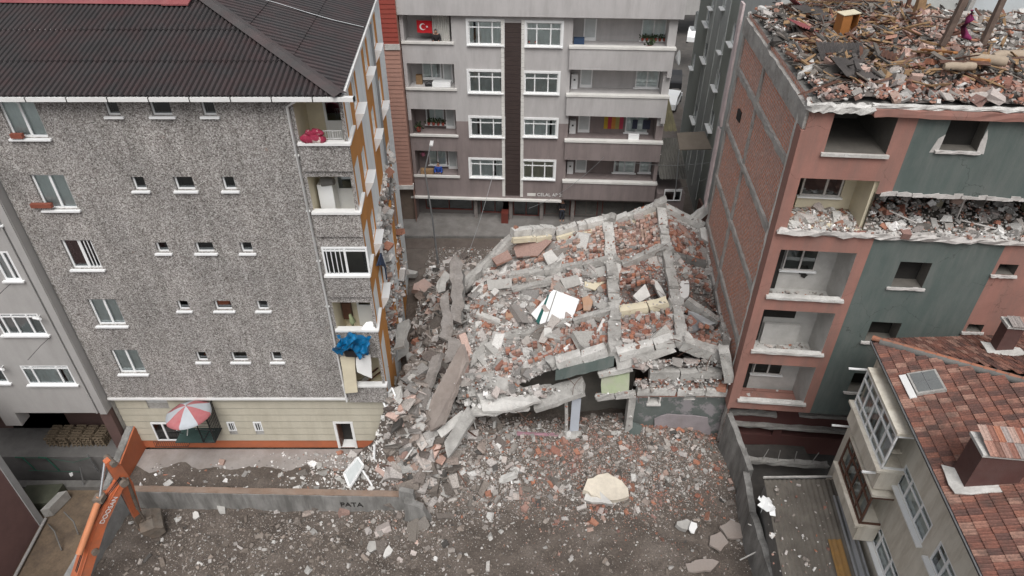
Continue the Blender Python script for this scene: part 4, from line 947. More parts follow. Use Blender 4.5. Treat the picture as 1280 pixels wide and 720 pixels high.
# wooden cabinet
p = deckp(1053, 47, .1); rc = thing('cabinet', 'open orange-brown wooden cabinet standing in the roof debris', 'cabinet', p)
Rm = rotm(.05, -.06, .25)
def cb(c, s, name, m='cabw'):
    b = MB(); b.cbox(p + Rm @ Vector(c), *s, Rm); return b.build(name, M[m], rc)
M['cabw'] = mat('varnished_cabinet_wood', (.36, .15, .045), .12, 3, (.2, .08, .03), .4, rough=.5)
cb((-.36, 0, .45), (.04, .45, .9), 'side_panel'); cb((.36, 0, .45), (.04, .45, .9), 'side_panel'); cb((.0, .21, .45), (.68, .03, .9), 'back_panel', 'redwood'); cb((.05, -.0, .45), (.03, .42, .86), 'divider'); cb((0, 0, .91), (.8, .5, .03), 'top', 'cream'); cb((0, 0, .03), (.68, .42, .03), 'shelf'); cb((-.17, -.2, .45), (.4, .02, .84), 'door')
# corrugated sheets
M['oldcorr'] = mat('old_bitumen_sheet', (.06, .054, .052), .2, 2, (.14, .12, .11), .5)
for i, (u, v, w_, l_, rz, tx, ty, lb, mt) in enumerate([(1022, 22, 1.6, 1.9, .35, .1, .05, 'dark corrugated sheet left of the wooden cabinet', 'oldcorr'), (1050, 72, 1.7, 1.1, -.05, .35, 0, 'grey corrugated sheet tilted below the wooden cabinet', 'oldcorr'), (1066, 93, 1.4, 1.2, .25, .3, .15, 'dark corrugated sheet fallen across a plank near the parapet', 'oldcorr'), (995, 12, 1.8, .8, .6, .2, .5, 'crumpled red metal sheet by the party wall edge', 'redsheet'), (1090, 12, 1.8, 1.2, .1, .1, 0, 'black roofing sheet at the top edge', 'oldcorr'), (1058, 5, 2, 1.3, -.2, .1, .1, 'second black roofing sheet, under the long timber strips', 'oldcorr'), (1005, 40, 1.3, 1, .3, .1, .3, 'torn red and black sheet beside the white plaster scraps', 'redsheet'), (1118, 80, 1.1, .8, -.5, .1, .2, 'small brown ribbed board in front of the brick heap', 'redwood')]):
    p = deckp(u, v, .22); Rm = rotm(tx, ty, rz); b = MB(); corr_plane(b, p - Rm @ Vector((w_ / 2, l_ / 2, 0)), Rm @ Vector((1, 0, 0)), Rm @ Vector((0, 1, 0)), w_, l_, pitch=.15, amp=.03, sheet=5)
    tag(b.build('corrugated_sheet', M[mt]), lb, 'sheet')
# rolls and mattress, cloth
for (u, v, L_, r_, rz, lb) in [(1262, 78, 1.5, .21, .12, 'rolled beige carpet lying highest on the right-hand roof debris'), (1232, 84, 1.1, .19, -.5, 'short tan roll of carpet left of the long beige roll'), (1196, 92, 1.0, .14, -.1, 'thin light brown bolster in front of the brick heap')]:
    p = deckp(u, v, .25); b = MB(); d_ = Vector((math.cos(rz), math.sin(rz), .02)); pts = [p + d_ * (L_ * (i / 8 - .5)) + Vector((0, 0, random.uniform(-.02, .02))) for i in range(9)]
    b.tube(pts, [r_ * k for k in (.7, 1, 1.02, .95, 1, .97, 1, 1, .8)], 12); tag(b.build('carpet_roll', mat('tan_carpet', (.36, .29, .22), .15, 3, (.22, .17, .12), .5)), lb, 'carpet roll')
p = deckp(1199, 55, .2); b = MB(); b.tube([p + Vector((0, 0, 1.0)), p + Vector((.05, 0, .7)), p + Vector((-.08, .02, .4)), p + Vector((.1, 0, .1)), p + Vector((.3, -.1, 0))], [.06, .16, .1, .13, .05], 8)
tag(b.build('cloth', mat('magenta_cloth', (.20, .02, .09), .2, 5)), 'magenta cloth hanging among the rear roof posts', 'cloth')
# long timber strips
for i in range(16):
    u, v = random.uniform(985, 1060), random.uniform(0, 16); p = deckp(u, v, .35 + .03 * i); rz = random.uniform(-.35, -.15); L_ = random.uniform(2.2, 4.0)
    b = MB(); d_ = Vector((math.cos(rz), math.sin(rz), random.uniform(-.05, .05))); b.beam(p, p + d_ * L_, .06, .04, 4, .008)
    o = b.build('timber_strip', M['wood'] if i % 3 else M['redwood']); tag(o, 'long thin timber strip in the bundle at the top left of the demolished roof', 'timber', 'timber strips bundled on the demolished roof')
for i, (u0, v0, u1, v1, w_, mt, lb) in enumerate([(1030, 78, 1074, 74, .12, 'redwood', 'dark plank lying under the fallen sheet near the parapet'), (1137, 74, 1165, 79, .1, 'wood', 'light brown plank on the lower slope of the brick heap'), (1170, 88, 1232, 92, .28, 'redwood', 'long wide dark red plank in front of the carpet rolls'), (1068, 42, 1082, 55, .08, 'wood', 'thin stick beside the cabinet'), (1212, 46, 1225, 47, .2, 'pale_c', 'pale board between the rear roof posts'), (1150, 72, 1190, 78, .2, 'cabw', 'orange-brown board in the middle of the roof debris'), (1208, 86, 1232, 88, .2, 'cabw', 'orange-brown board just left of the beige roll'), (1064, 78, 1070, 100, .14, 'oldcorr', 'short dark board standing beside the fallen sheet')]):
    b = MB(); b.beam(deckp(u0, v0, .3), deckp(u1, v1, .34), w_, .06, 6, .01); tag(b.build('plank', M[mt]), lb, 'plank')
# =================================================================== tile-roofed house, lower right
C0 = Vector((13.53, 19.43, 9)); eL = (Vector((12.42, 9.93, 9)) - C0).normalized(); eR = (Vector((19.38, 19.67, 9)) - C0).normalized(); TT = .36
upL = Vector((-eL.y, eL.x, 0)); upL = upL if upL.x > 0 else -upL; upR = Vector((eR.y, -eR.x, 0)); upR = upR if upR.y < 0 else -upR
rootH = thing('house', 'cream rendered house with weathered red tiled hipped roof and glazed bays', 'house', (17, 15, 0))
def tilemat():
    m, t, b, N, L = _m('old_clay_tile'); g = N('ShaderNodeNewGeometry')
    r = ramp(t, [(i / 8, c) for i, c in enumerate([(.19, .08, .058), (.23, .10, .07), (.15, .068, .052), (.27, .135, .10), (.115, .058, .048), (.21, .09, .065), (.30, .17, .13), (.17, .08, .062)])], 'CONSTANT'); L(g.outputs['Random Per Island'], r.inputs[0])
    n = ntex(t, coords(t), 2.2, 7, .75); r2 = ramp(t, [(.45, (0, 0, 0)), (.66, (.7, .7, .7))]); L(n, r2.inputs[0])
    x = mixc(t, r2.outputs[0], r.outputs[0], (.05, .038, .033)); n2 = ntex(t, coords(t), 20, 4); r3 = ramp(t, [(.3, (.7, .7, .7)), (.7, (1.3, 1.3, 1.3))]); L(n2, r3.inputs[0])
    L(mixc(t, 1, x, r3.outputs[0], 'MULTIPLY'), b.inputs['Base Color']); b.inputs['Roughness'].default_value = .85; bumpn(t, b, n2, .4); return m
M['tile'] = tilemat()
def tiles(b, o, ax, upf, w, run, inside, tw=.235, th=.43, tt=TT):
    ax = ax.normalized(); up = (upf.normalized() + Vector((0, 0, tt))).normalized(); nn = ax.cross(up).normalized()
    if nn.z < 0: nn = -nn
    Ls_ = run * math.sqrt(1 + tt * tt)
    for r in range(int(Ls_ / th)):
        for c in range(int(w / tw)):
            a = c * tw; s = r * th
            if not inside(a + tw / 2, (s + th / 2) / math.sqrt(1 + tt * tt)): continue
            jx, jn = random.uniform(-.006, .006), random.uniform(-.006, .008)
            prof = [(0, .03), (.02, .045), (.045, .02), (.105, .018), (.125, .034), (.145, .018), (.2, .018), (.232, .02)]
            vs = []
            for (x, h) in prof:
                base = o + ax * (a + x + jx); vs += [base + up * (s - .03) + nn * (h + .028 + jn), base + up * (s + th) + nn * (h - .004 + jn), base + up * (s - .03) + nn * (h + .0 + jn)]
            n = len(prof); fs = []
            for i in range(n - 1): fs += [(3 * i, 3 * i + 3, 3 * i + 4, 3 * i + 1), (3 * i + 2, 3 * i + 5, 3 * i + 3, 3 * i)]
            b.add(vs, fs)
b = MB(); tiles(b, C0 + eL * 0 , eL, upL, 12, 7, lambda a, s: a > s * .98, tw=.21, th=.36)
b.build('roof', M['tile'], rootH)
b = MB(); tiles(b, C0, eR, upR, 11, 7, lambda a, s: a > s * .98 , tw=.2, th=.34); b.build('roof_rear_slope', M['tile'], rootH)
b = MB(); hip = (upL + upR); 
hipd = Vector((hip.x, hip.y, TT)); 
b.poly([C0 - Vector((0, 0, .02)), C0 + eL * 12 - Vector((0, 0, .02)), C0 + eL * 12 + upL * 7 + Vector((0, 0, 7 * TT - .02)), C0 + hipd * 7 - Vector((0, 0, .02))])
b.poly([C0 - Vector((0, 0, .02)), C0 + hipd * 7 - Vector((0, 0, .02)), C0 + eR * 11 + upR * 7 + Vector((0, 0, 7 * TT - .02)), C0 + eR * 11 - Vector((0, 0, .02))]); b.build('roof_boarding', M['dark'], rootH)
b = MB(); L_ = hipd.length * 6.6; d_ = hipd.normalized(); k = 0
while k * .36 < L_:
    p = C0 + d_ * (k * .36) + Vector((0, 0, .1)); b.tube([p, p + d_ * .42], [.115, .085], 8); k += 1
b.build('ridge_tiles', mat('ridge_clay', (.36, .15, .09), .2, 4, (.15, .11, .09), .6), rootH)
b = MB(); b.tube([C0 + d_ * .3 + Vector((0, 0, .02)), C0 + d_ * L_ + Vector((0, 0, .02))], .17, 6); b.build('ridge_mortar', M['dark_c'], rootH)
b = MB(); b.box(C0 - Vector((0, 0, .16)) - upL * .04, eL * 12, upL * .1, (0, 0, .17), 0); b.box(C0 - Vector((0, 0, .03)) - upL * .09, eL * 12, upL * .05, (0, 0, .03), 1); b.box(C0 - Vector((0, 0, .14)) - upR * .04, eR * 11, upR * .06, (0, 0, .15), 0); b.build('fascia', [M['black'], M['steel']], rootH)
FH = Fac((13.977, 19.378), (12.867, 9.878)); nH = FH.n
# walls
def hq(*px, off=0): 
    r = [FH.ap(u, v, off) for u, v in px]; a = [x[0] for x in r]; z = [x[1] for x in r]; return min(a), max(a), min(z), max(z)
M['hcream'] = mat('stained_cream_render', (.66, .62, .54), .09, 1.0, (.36, .31, .24), .7, bump=.15, streak=True, lo=.45, hi=.7)
w1 = (4.0, 6.45, 6.05, 7.15)
a_, zt = FH.ap(1133, 579); an, zt2 = FH.ap(1166, 657); _, zb = FH.ap(1121, 605); w1 = (a_, an, (FH.ap(1121, 605)[1] + FH.ap(1149, 674)[1]) / 2, (zt + zt2) / 2)
a2, zt = FH.ap(1097, 647); w2 = (a2, a2 + 2.5, FH.ap(1087, 669)[1], zt); a3, zt = FH.ap(1176, 675); w3 = (a3, a3 + 2.4, FH.ap(1162, 700)[1], zt)
w4 = (w2[0] + 4.3, w2[1] + 4.3, w2[2], w2[3])
b = MB(); facade(b, FH, 0, 13, 0, 8.98, [w + (.3, 0, 1) for w in (w1, w2, w3, w4)])
b.quad(FH.w(0, 0), FH.w(0, 8.98), FH.w(0, 8.98) + eR * 10, FH.w(0, 0) + eR * 10); b.quad(FH.w(13, 0), FH.w(13, 0, -9), FH.w(13, 8.98, -9), FH.w(13, 8.98)); b.quad(FH.w(0, 8.85), FH.w(13, 8.85), FH.w(13, 8.85, .5), FH.w(0, 8.85, .5))
b.build('wall', [M['hcream'], M['dark']], rootH)
for w in (w1, w2, w3, w4): window(rootH, FH, *w, n=-.06, cols=(.27, .66), top=.32, fw=.075, curtain='curt', sills=.18)
# glazed upper bay and darker lower bay
def bay(off, px, glaze, name, frame, ncol, a0=None, parz=1.0, par_m='hcream'):
    fb = FH.off(off); pts = [fb.ap(u, v) for u, v in px]
    A0_ = (pts[0][0] + pts[1][0]) / 2; A1_ = (pts[2][0] + pts[3][0]) / 2; zt_ = (pts[0][1] + pts[3][1]) / 2; zb_ = (pts[1][1] + pts[2][1]) / 2
    b = MB(); b.fbox(FH, A0_ - .05, A1_ + .05, zb_ - parz, zb_ - .1, .0, off - .02); b.fbox(FH, A0_ - .1, A1_ + .1, zb_ - .1, zb_, .0, off + .16); b.fbox(FH, A0_, A1_, zt_ + .01, zt_ + .12, 0, off + .02)
    b.build('bay_parapet', M[par_m], rootH)
    b = MB(); fr = .07; zs_ = [zb_, zb_ + (zt_ - zb_) * .2, zb_ + (zt_ - zb_) * .72, zt_] if ncol > 3 else [zb_, zt_]
    for i in range(ncol + 1):
        a = A0_ + (A1_ - A0_ - fr) * i / ncol; b.fbox(fb, a, a + fr, zb_, zt_, -.05, .01)
    for z in zs_[:-1] + [zt_ - fr]: b.fbox(fb, A0_, A1_, z, z + fr, -.045, .014)
    for aa_ in (A0_, A1_ - .06):
        for z in (zb_, zt_ - fr): b.fbox(FH, aa_, aa_ + .06, z, z + fr, 0, off - .06)
    f = b.build('bay_window', M[frame], rootH)
    g = MB(); g.quad(fb.w(A0_, zb_, -.03), fb.w(A1_, zb_, -.03), fb.w(A1_, zt_, -.03), fb.w(A0_, zt_, -.03)); g.quad(fb.w(A0_ + .02, zb_, -.03), fb.w(A0_ + .02, zb_, -off), fb.w(A0_ + .02, zt_, -off), fb.w(A0_ + .02, zt_, -.03)); g.build('pane', M['glass'], f)
    c = MB(); k = 60; vs = []
    for i in range(k + 1): x = A0_ + .05 + (A1_ - A0_ - .1) * i / k; w_ = -.14 + .03 * math.sin(i * 1.7); vs += [fb.w(x, zb_ + .02, w_), fb.w(x, zb_ + (zt_ - zb_) * (.74 if ncol > 3 else 1), w_)]
    c.add(vs, [(2 * i, 2 * i + 2, 2 * i + 3, 2 * i + 1) for i in range(k) if i % 15 > 1], 0, True); c.build('curtain', M['curtd'] if ncol > 3 else M['curt'], f)
bay(.75, [(1084, 462), (1068, 503), (1101, 586), (1122, 545)], 1, 'bay', 'pvc', 5)
bay(.75, [(1062, 550), (1047, 577), (1074, 655), (1091, 619)], 1, 'bay', 'redwood', 4, parz=.9)
b = MB(); 
for (u, v) in ((1126, 565), (1128, 543)): a, z = FH.ap(u, v); b.beam(FH.w(a, z, 0), FH.w(a, z, .4), .14, .1, 2, .01)
b.build('wall_bracket', M['hcream'], rootH)
for (u, v, o_) in ((1080, 462, 1.0), (1058, 533, 1.0)): a, z = FH.ap(u, v, .7); b = MB(); b.beam(FH.w(a, z, .4), FH.w(a, z, 1.25), .06, .06, 2, .002); b.build('washing_line_bracket', M['pvc'], rootH)
a, z = FH.ap(1100, 593, .6); b = MB(); b.beam(FH.w(a - .05, z, .2), FH.w(a - .05, z, 1.2), .07, .07, 2, .002)
b.build('washing_line_bracket', M['pvc'], rootH)
# chimneys, skylight
def onL(u, v):
    r = ray(u, v); nn = Vector((-upL.x * TT, -upL.y * TT, 1)); k = nn.dot(C0 - Vector((0, 0, CZ))) / nn.dot(r); return Vector((0, 0, CZ)) + r * k
def onRr(u, v):
    r = ray(u, v); nn = Vector((-upR.x * TT, -upR.y * TT, 1)); k = nn.dot(C0 - Vector((0, 0, CZ))) / nn.dot(r); return Vector((0, 0, CZ)) + r * k
M['choc'] = mat('chocolate_render', (.085, .035, .03), .15, 2, (.14, .10, .09), .35)
def chimney(base, lx, ly, h, ncap):
    o = base - eL * -0 ; ey = -eL; ex = upL
    b = MB(); b.box(base - Vector((0, 0, .6)), ex * lx, ey * ly, (0, 0, h + .6)); c = b.build('chimney', M['choc'], rootH)
    b = MB(); b.box(base + Vector((0, 0, h)) - ex * .06 - ey * .06, ex * (lx + .12), ey * (ly + .12), (0, 0, .1)); b.build('coping', M['pale_c'], c)
    b = MB(); oo = base + Vector((0, 0, h + .12)) - ex * .08 - ey * .1
    tiles(b, oo + ex * (lx + .16), -ex, ey, lx + .16, ly + .25, lambda a, s: True, tw=.19, th=.5, tt=.2); b.build('cap_tiles', M['r_brick'], c)
    b = MB(); q = base + Vector((0, 0, .05)); 
    b.slab([q - ex * .3 - ey * .25, q + ex * (lx + .25) - ey * .25 + Vector((0, 0, TT * lx)), q + ex * (lx + .25) + ey * .1 + Vector((0, 0, TT * lx)), q - ex * .3 + ey * (ly + .1)], .04, .06); b.build('flashing', M['pale_c'], c)
chimney(onL(1203, 612), 1.35, .75, 1.5, 6)
chimney(onRr(1243, 441), .55, .45, 1.15, 2)
p = onL(1158, 480); ex = (upL + Vector((0, 0, TT))).normalized(); ey = eL; nn_ = ex.cross(ey); nn_ = nn_ if nn_.z > 0 else -nn_
b = MB(); b.box(p - ex * .45 - ey * .5 + nn_ * .02, ex * .9, ey * 1.0, nn_ * .12); b.box(p - ex * .7 - ey * .5 + nn_ * .05, ex * .22, ey * 1.1, nn_ * .05, 1); sk = b.build('skylight', [M['grey_c'], M['white']], rootH)
b = MB(); b.box(p - ex * .38 - ey * .43 + nn_ * .145, ex * .76, ey * .86, nn_ * .01); b.build('pane', mat('skylight_glass', (.17, .18, .18), .1, 2, rough=.25), sk)
b = MB(); b.box(p - ex * .38 - ey * .01 + nn_ * .156, ex * .76, ey * .03, nn_ * .01); b.box(p - ex * .01 - ey * .43 + nn_ * .157, ex * .03, ey * .86, nn_ * .01); b.build('glazing_bar', M['steel'], sk)
# corrugated shed roof beside it
rootS = thing('shed', 'long shed with grimy corrugated metal roof between the lot wall and the cream house', 'shed', (11.6, 15, 0))
S0 = atz(955, 600, 2.2); S1 = atz(1048, 602, 2.2); S2 = FH.w(12, 2.2, .25)
sax = Vector((1, 0.0, 0)); sup = (S0 - atz(980, 730, 2.2)).normalized(); o = S0 - sup * 7.5
b = MB(); corr_plane(b, o, Vector((1, -.03, .06)), sup, 3.05, 7.5, pitch=.2, amp=.035, sheet=8)
M['shedr'] = mat('grimy_corrugated_roof', (.155, .14, .12), .2, 1.2, (.07, .06, .05), .75)
b.build('roof', M['shedr'], rootS)
b = MB(); corr_plane(b, o + Vector((1.95, -.06, .18)), Vector((1, -.03, .06)), sup, .5, 4.6, pitch=.2, amp=.03, sheet=8); b.build('yellow_sheet', mat('yellowed_roof_sheet', (.27, .15, .045), .2, 1, (.14, .10, .06), .6), rootS)
b = MB(); corr_plane(b, o + Vector((2.6, -.06, .22)), Vector((1, -.03, .06)), sup, .5, 6.6, pitch=.25, amp=.045, sheet=8); b.build('grey_sheet', M['steel'], rootS)
b = MB(); z = Vector((0, 0, 0)); e = sup * 7.4; b.box(o + Vector((.05, 0, -2.4)), e, (.12, 0, 0), (0, 0, 2.3)); b.box(o + e + Vector((.05, -.1, -2.4)), (3.0, 0, 0), (0, .1, 0), (0, 0, 2.3)); b.build('wall', M['dark_c'], rootS)
b = MB(); b.beam(S0 + Vector((0, .12, .02)), S0 + Vector((3, .05, .16)), .1, .05, 10, .005, up=Vector((0, 1, 0))); b.build('roof_edge_strip', M['pale_c'], rootS)
b = MB(); b.cbox(onr := (o + sup * 1.0 + Vector((1.4, 0, .12))), .5, .6, .05, rotm(0, 0, .3)); b.build('roof_hole', M['dark'], rootS)
def shp(u, v): p = atz(u, v, 2.33); return p
b = MB(); pts = [tuple(shp(random.uniform(960, 1040), random.uniform(602, 718))) for _ in range(120)]; rubble(b, pts, powsize(120, .035, .16, 2), [random.choice([0, 2, 1, 2]) for _ in pts])
tag(b.build('debris_scraps', [M['r_brick'], M['r_white'], M['r_dust']], kind='stuff'), 'scattered scraps lying on the corrugated shed roof', 'debris')
b = MB(); p = shp(956, 632); b.slab([p + Vector((-.3, -.3, .05)), p + Vector((.2, -.35, .2)), p + Vector((.35, .2, .05)), p + Vector((-.25, .3, .25))], .03, .12, step=.12); b.slab([p + Vector((.1, -.4, -.02)), p + Vector((.3, -.5, .0)), p + Vector((.35, -.1, .12)), p + Vector((.1, 0, .2))], .03, .05)
tag(b.build('plastic_sack', M['pvc']), 'crumpled white plastic sack on the edge of the corrugated shed roof', 'sack')
# lot walls
def wallrun(label, pts, z0, tops, th, m, cap=None, jag=.04):
    r = MB()
    for i in range(len(pts) - 1):
        P, Q = Vector((*pts[i], 0)), Vector((*pts[i + 1], 0)); d = (Q - P).normalized(); s = Vector((-d.y, d.x, 0)) * th; n = max(2, int((Q - P).length / .4))
        for k in range(n):
            a, c = P.lerp(Q, k / n), P.lerp(Q, (k + 1) / n); t0 = tops[i] + (tops[i + 1] - tops[i]) * k / n + (0 if k == 0 else ja[k - 1] if False else 0); t1 = tops[i] + (tops[i + 1] - tops[i]) * (k + 1) / n
            j0, j1 = noise.noise((a.x * 2, a.y * 2, 0)) * jag, noise.noise((c.x * 2, c.y * 2, 0)) * jag
            r.box8([a + Vector((0, 0, z0)), c + Vector((0, 0, z0)), c + s + Vector((0, 0, z0)), a + s + Vector((0, 0, z0)), a + Vector((0, 0, t0 + j0)), c + Vector((0, 0, t1 + j1)), c + s + Vector((0, 0, t1 + j1)), a + s + Vector((0, 0, t0 + j0))])
    return r
M['oldwall'] = mat('stained_concrete_wall', (.24, .235, .225), .25, 1.2, (.10, .097, .09), .8, bump=.3, streak=True, lo=.42, hi=.62)
r = wallrun('', [(-17.75, 19.1), (-13, 18.98), (-9, 18.9), (-4.75, 18.85)], -1.6, [.38, .36, .33, .30], .32, None)
rw = thing('retaining_wall', 'stained concrete retaining wall with brown top along the lower edge of the yard', 'wall', (-11, 19, -1)); r.build('wall', M['oldwall'], rw)
b = MB(); b.beam((-17.7, 19.27, .40), (-4.9, 19.02, .33), .30, .05, 40, .012); b.build('coping', mat('earthy_coping', (.23, .16, .12), .2, 2, (.30, .27, .24), .5), rw)
FT = Fac((-17.75, 19.07), (-4.75, 18.82)); a, z = FT.ap(427, 637); text('graffiti', 'PATA', .42, FT, a + .0, -.35, .03, M['dark'], rw)
b = MB(); b.slab([Vector((-4.75, 18.7, .5)), Vector((-3.9, 18.7, .1)), Vector((-3.6, 18.7, -.9)), Vector((-4.8, 18.7, -.9))], .32, .06); b.slab([Vector((-4.95, 18.95, .95)), Vector((-4.35, 18.95, .75)), Vector((-4.3, 18.95, .2)), Vector((-4.95, 18.95, .2))], .25, .05)
b.build('broken_end', M['oldwall'], rw)
# orange parapet on the left of the yard, continuing as a ramp wall
rz_ = thing('boundary_wall', 'orange-painted parapet wall running down the left side of the yard', 'wall', (-17.9, 20, 0))
r = wallrun('', [(-18.0, 18.9), (-17.95, 23.2)], -3, [.75, 1.25], .0, None); r = MB()
n = 12
for k in range(n):
    y0, y1 = 18.95 + 3.0 * k / n, 18.95 + 3.0 * (k + 1) / n; t0, t1 = .75 + .8 * k / n, .75 + .8 * (k + 1) / n
    r.box8([(-18.1, y0, -1.2), (-17.72, y0, -1.2), (-17.72, y1, -1.2), (-18.1, y1, -1.2), (-18.1, y0, t0), (-17.72, y0, t0), (-17.72, y1, t1), (-18.1, y1, t1)])
r.build('wall', M['plinth'], rz_)
b = MB(); b.beam((-17.95, 18.9, .78), (-17.95, 21.9, 1.56), .3, .05, 12, .02); b.build('coping', M['oldwall'], rz_)
rq = thing('boundary_wall', 'rough pale wall dropping from the orange parapet beside the excavator arm', 'wall', (-18.2, 15, -3)); 
r = wallrun('', [(-17.8, 18.95), (-18.05, 15), (-18.6, 10)], -3.1, [.55, .15, -.2], .4, None, jag=.12); r.build('wall', mat('rough_pale_wall', (.30, .30, .295), .25, 2, (.15, .145, .14), .6, bump=.5), rq)
# right-hand lot walls
rr = thing('boundary_wall', 'tall stained wall between the rubble and the red block courtyard', 'wall', (10.2, 21, -1)); r = wallrun('', [(10.75, 19.6), (10.2, 22.0)], -1.2, [1.3, 2.4], .25, None, jag=.08); r.build('wall', M['oldwall'], rr)
rr = thing('boundary_wall', 'low cracked wall running down the right edge of the lot beside the shed', 'wall', (10.6, 16, -1)); r = wallrun('', [(10.35, 11.0), (10.35, 17.6), (10.6, 19.6)], -1.2, [.95, 1.0, 1.15], .28, None, jag=.12); r.build('wall', M['oldwall'], rr)
b = MB(); b.box((10.7, 10, -1.3), (4, 0, 0), (0, 13, 0), (0, 0, .3)); b.build('courtyard', M['asphalt'], kind='structure')
# =================================================================== COLLAPSED building
rootK = thing('collapsed_building', 'collapsed pancaked concrete building with a sagging beam grid and broken brick infill', 'building', (3, 27, 0))
NODE = [[(603, 338, 31.5), (690, 293, 34.0), (760, 277, 34.8), (824, 258, 34.8), (884, 287, 34.0)],
        [(590, 372, 29.2), (697, 338, 31.0), (763, 329, 31.0), (832, 313, 31.0), (886, 335, 30.6)],
        [(584, 425, 26.2), (692, 408, 26.6), (769, 388, 27.0), (845, 380, 27.0), (904, 402, 26.4)],
        [(600, 497, 23.0), (694, 456, 23.5), (767, 440, 23.4), (851, 428, 23.4), (908, 447, 23.1)]]
ND = [[aty(*p) for p in r] for r in NODE]
def sg(s, t):   # s across 0..4, t rear->front 0..3
    i = min(3, max(0, int(s))); j = min(2, max(0, int(t))); a, c = s - i, t - j
    return ND[j][i].lerp(ND[j][i + 1], a).lerp(ND[j + 1][i].lerp(ND[j + 1][i + 1], a), c)
PIT = [(2.6, 1.72, .36, .30, 2.8), (3.55, 1.72, .36, .38, 3.2), (1.7, 1.6, .4, .3, .5), (3.4, 2.5, .35, .3, .5), (2.35, 1.6, .2, .3, .5)]
def mz(s, t):
    p = sg(s, t); d = .22
    for (a, c, ra, rc, h) in PIT: d += h * math.exp(-(((s - a) / ra) ** 4) - ((t - c) / rc) ** 4)
    return p + Vector((0, 0, -d + noise.noise((p.x * 1.3, p.y * 1.3, 2)) * .16 + noise.noise((p.x * 4, p.y * 4, 2)) * .06))
b = MB(); NS, NT = 110, 90
vs = []
for j in range(NT + 1):
    for i in range(NS + 1):
        s, t = -.55 + 4.6 * i / NS, 3 * j / NT
        if s < 0:
            p = mz(0, t); e = -s; q = p + Vector((-2.2 * e, 0, 0)); q.z = max(gz(q.x, q.y) - .1, p.z - 4.2 * e ** .8) + noise.noise((q.x * 2, q.y * 2, 0)) * .2
            vs.append(q)
        else: vs.append(mz(min(s, 4), t) + (Vector(((s - 4) * 4, 0, -(s - 4) * 30)) if s > 4 else Vector((0, 0, 0))))
b.add(vs, [(j * (NS + 1) + i, j * (NS + 1) + i + 1, (j + 1) * (NS + 1) + i + 1, (j + 1) * (NS + 1) + i) for j in range(NT) for i in range(NS)], 0, True)
b.build('debris_bed', mat('crushed_debris_bed', (.23, .20, .185), .4, 2.5, (.09, .08, .072), .6, bump=1, bsc=12), rootK)
def on(s, t, up=0): return mz(s, t) + Vector((0, 0, up))
BSEG = []
def kb(P, Q, w=.34, h=.34, m='grey_c', seg=8, jit=.02, name='concrete_beam'):
    b = MB(); w *= 1.2; h *= 1.35 if name == 'concrete_beam' else 1.1; P, Q = Vector(P), Vector(Q); BSEG.append((P, Q, w, h)); L_ = (Q - P).length
    if L_ > 1.7 and name in ('concrete_beam', 'concrete_girder', 'edge_beam', 'floor_edge'):
        c = [0, random.uniform(.3, .45), random.uniform(.6, .75), 1] if L_ > 2.6 else [0, random.uniform(.35, .65), 1]
        for i in range(len(c) - 1):
            jj = lambda k_: Vector((random.uniform(-.04, .04), random.uniform(-.05, .05), random.uniform(-.09, .05) * k_)); g_ = .012
            b.beam(P.lerp(Q, c[i] + (g_ if i else 0)) + jj(1), P.lerp(Q, c[i + 1]) + jj(1), w * random.uniform(.88, 1.08), h * random.uniform(.9, 1.08), max(2, seg // 2), jit * .7)
    else: b.beam(P, Q, w, h, seg, jit * .7)
    return b.build(name, M[m], rootK)
up = Vector((0, 0, .1))
def lf(p, k=.1): return Vector(p) + Vector((0, 0, k))
# rear edge parapets / beams
for (A_, B_) in (((640, 293, 32.6), (690, 289, 33.8)), ((694, 291, 34), (756, 278, 34.7)), ((764, 281, 34.8), (822, 259, 34.8)), ((829, 262, 34.8), (879, 285, 34.0))):
    P, Q = aty(*A_), aty(*B_)
    kb(P, Q, .42, .5, 'pale_c', 10, .02); kb(P + Vector((.05, -.45, -.18)), Q + Vector((-.1, -.45, -.18)), .2, .28, 'cream' if A_[0] != 829 else 'pale_c', 6, .015, 'edge_beam')
kb(aty(600, 338, 31.5), aty(640, 298, 32.6), .4, .4, 'grey_c', 5, .06)
kb(aty(578, 362, 30.2), aty(603, 335, 31.6), .35, .4, 'grey_c', 4, .07)
# cross beams (broken lengths, sagging)
for (A_, B_, w, h, m) in [((636, 348, 30.6), (695, 338, 31.0), .35, .32, 'grey_c'), ((703, 337, 31.0), (760, 327, 31.0), .26, .3, 'grey_c'), ((778, 332, 30.6), (828, 311, 31.0), .3, .34, 'grey_c'), ((836, 321, 30.8), (880, 334, 30.6), .3, .34, 'dark_c'),
                          ((622, 425, 26.3), (672, 417, 26.4), .34, .3, 'grey_c'), ((690, 412, 26.3), (765, 390, 26.9), .24, .26, 'grey_c'), ((774, 391, 26.7), (834, 381, 27.0), .42, .34, 'cream'), ((858, 378, 27.3), (897, 404, 26.5), .3, .3, 'grey_c'),
                          ((628, 470, 24.4), (686, 456, 24.0), .34, .3, 'pale_c'), ((698, 456, 23.4), (757, 440, 23.4), .4, .42, 'pale_c'), ((772, 443, 23.3), (842, 428, 23.5), .42, .4, 'pale_c'), ((852, 430, 23.3), (903, 447, 23.1), .45, .38, 'grey_c'),
                          ((594, 468, 25.1), (575, 420, 26.3), .3, .4, 'r_pink')]:
    kb(lf(aty(*A_)), lf(aty(*B_)), w, h, m, 9, .025)
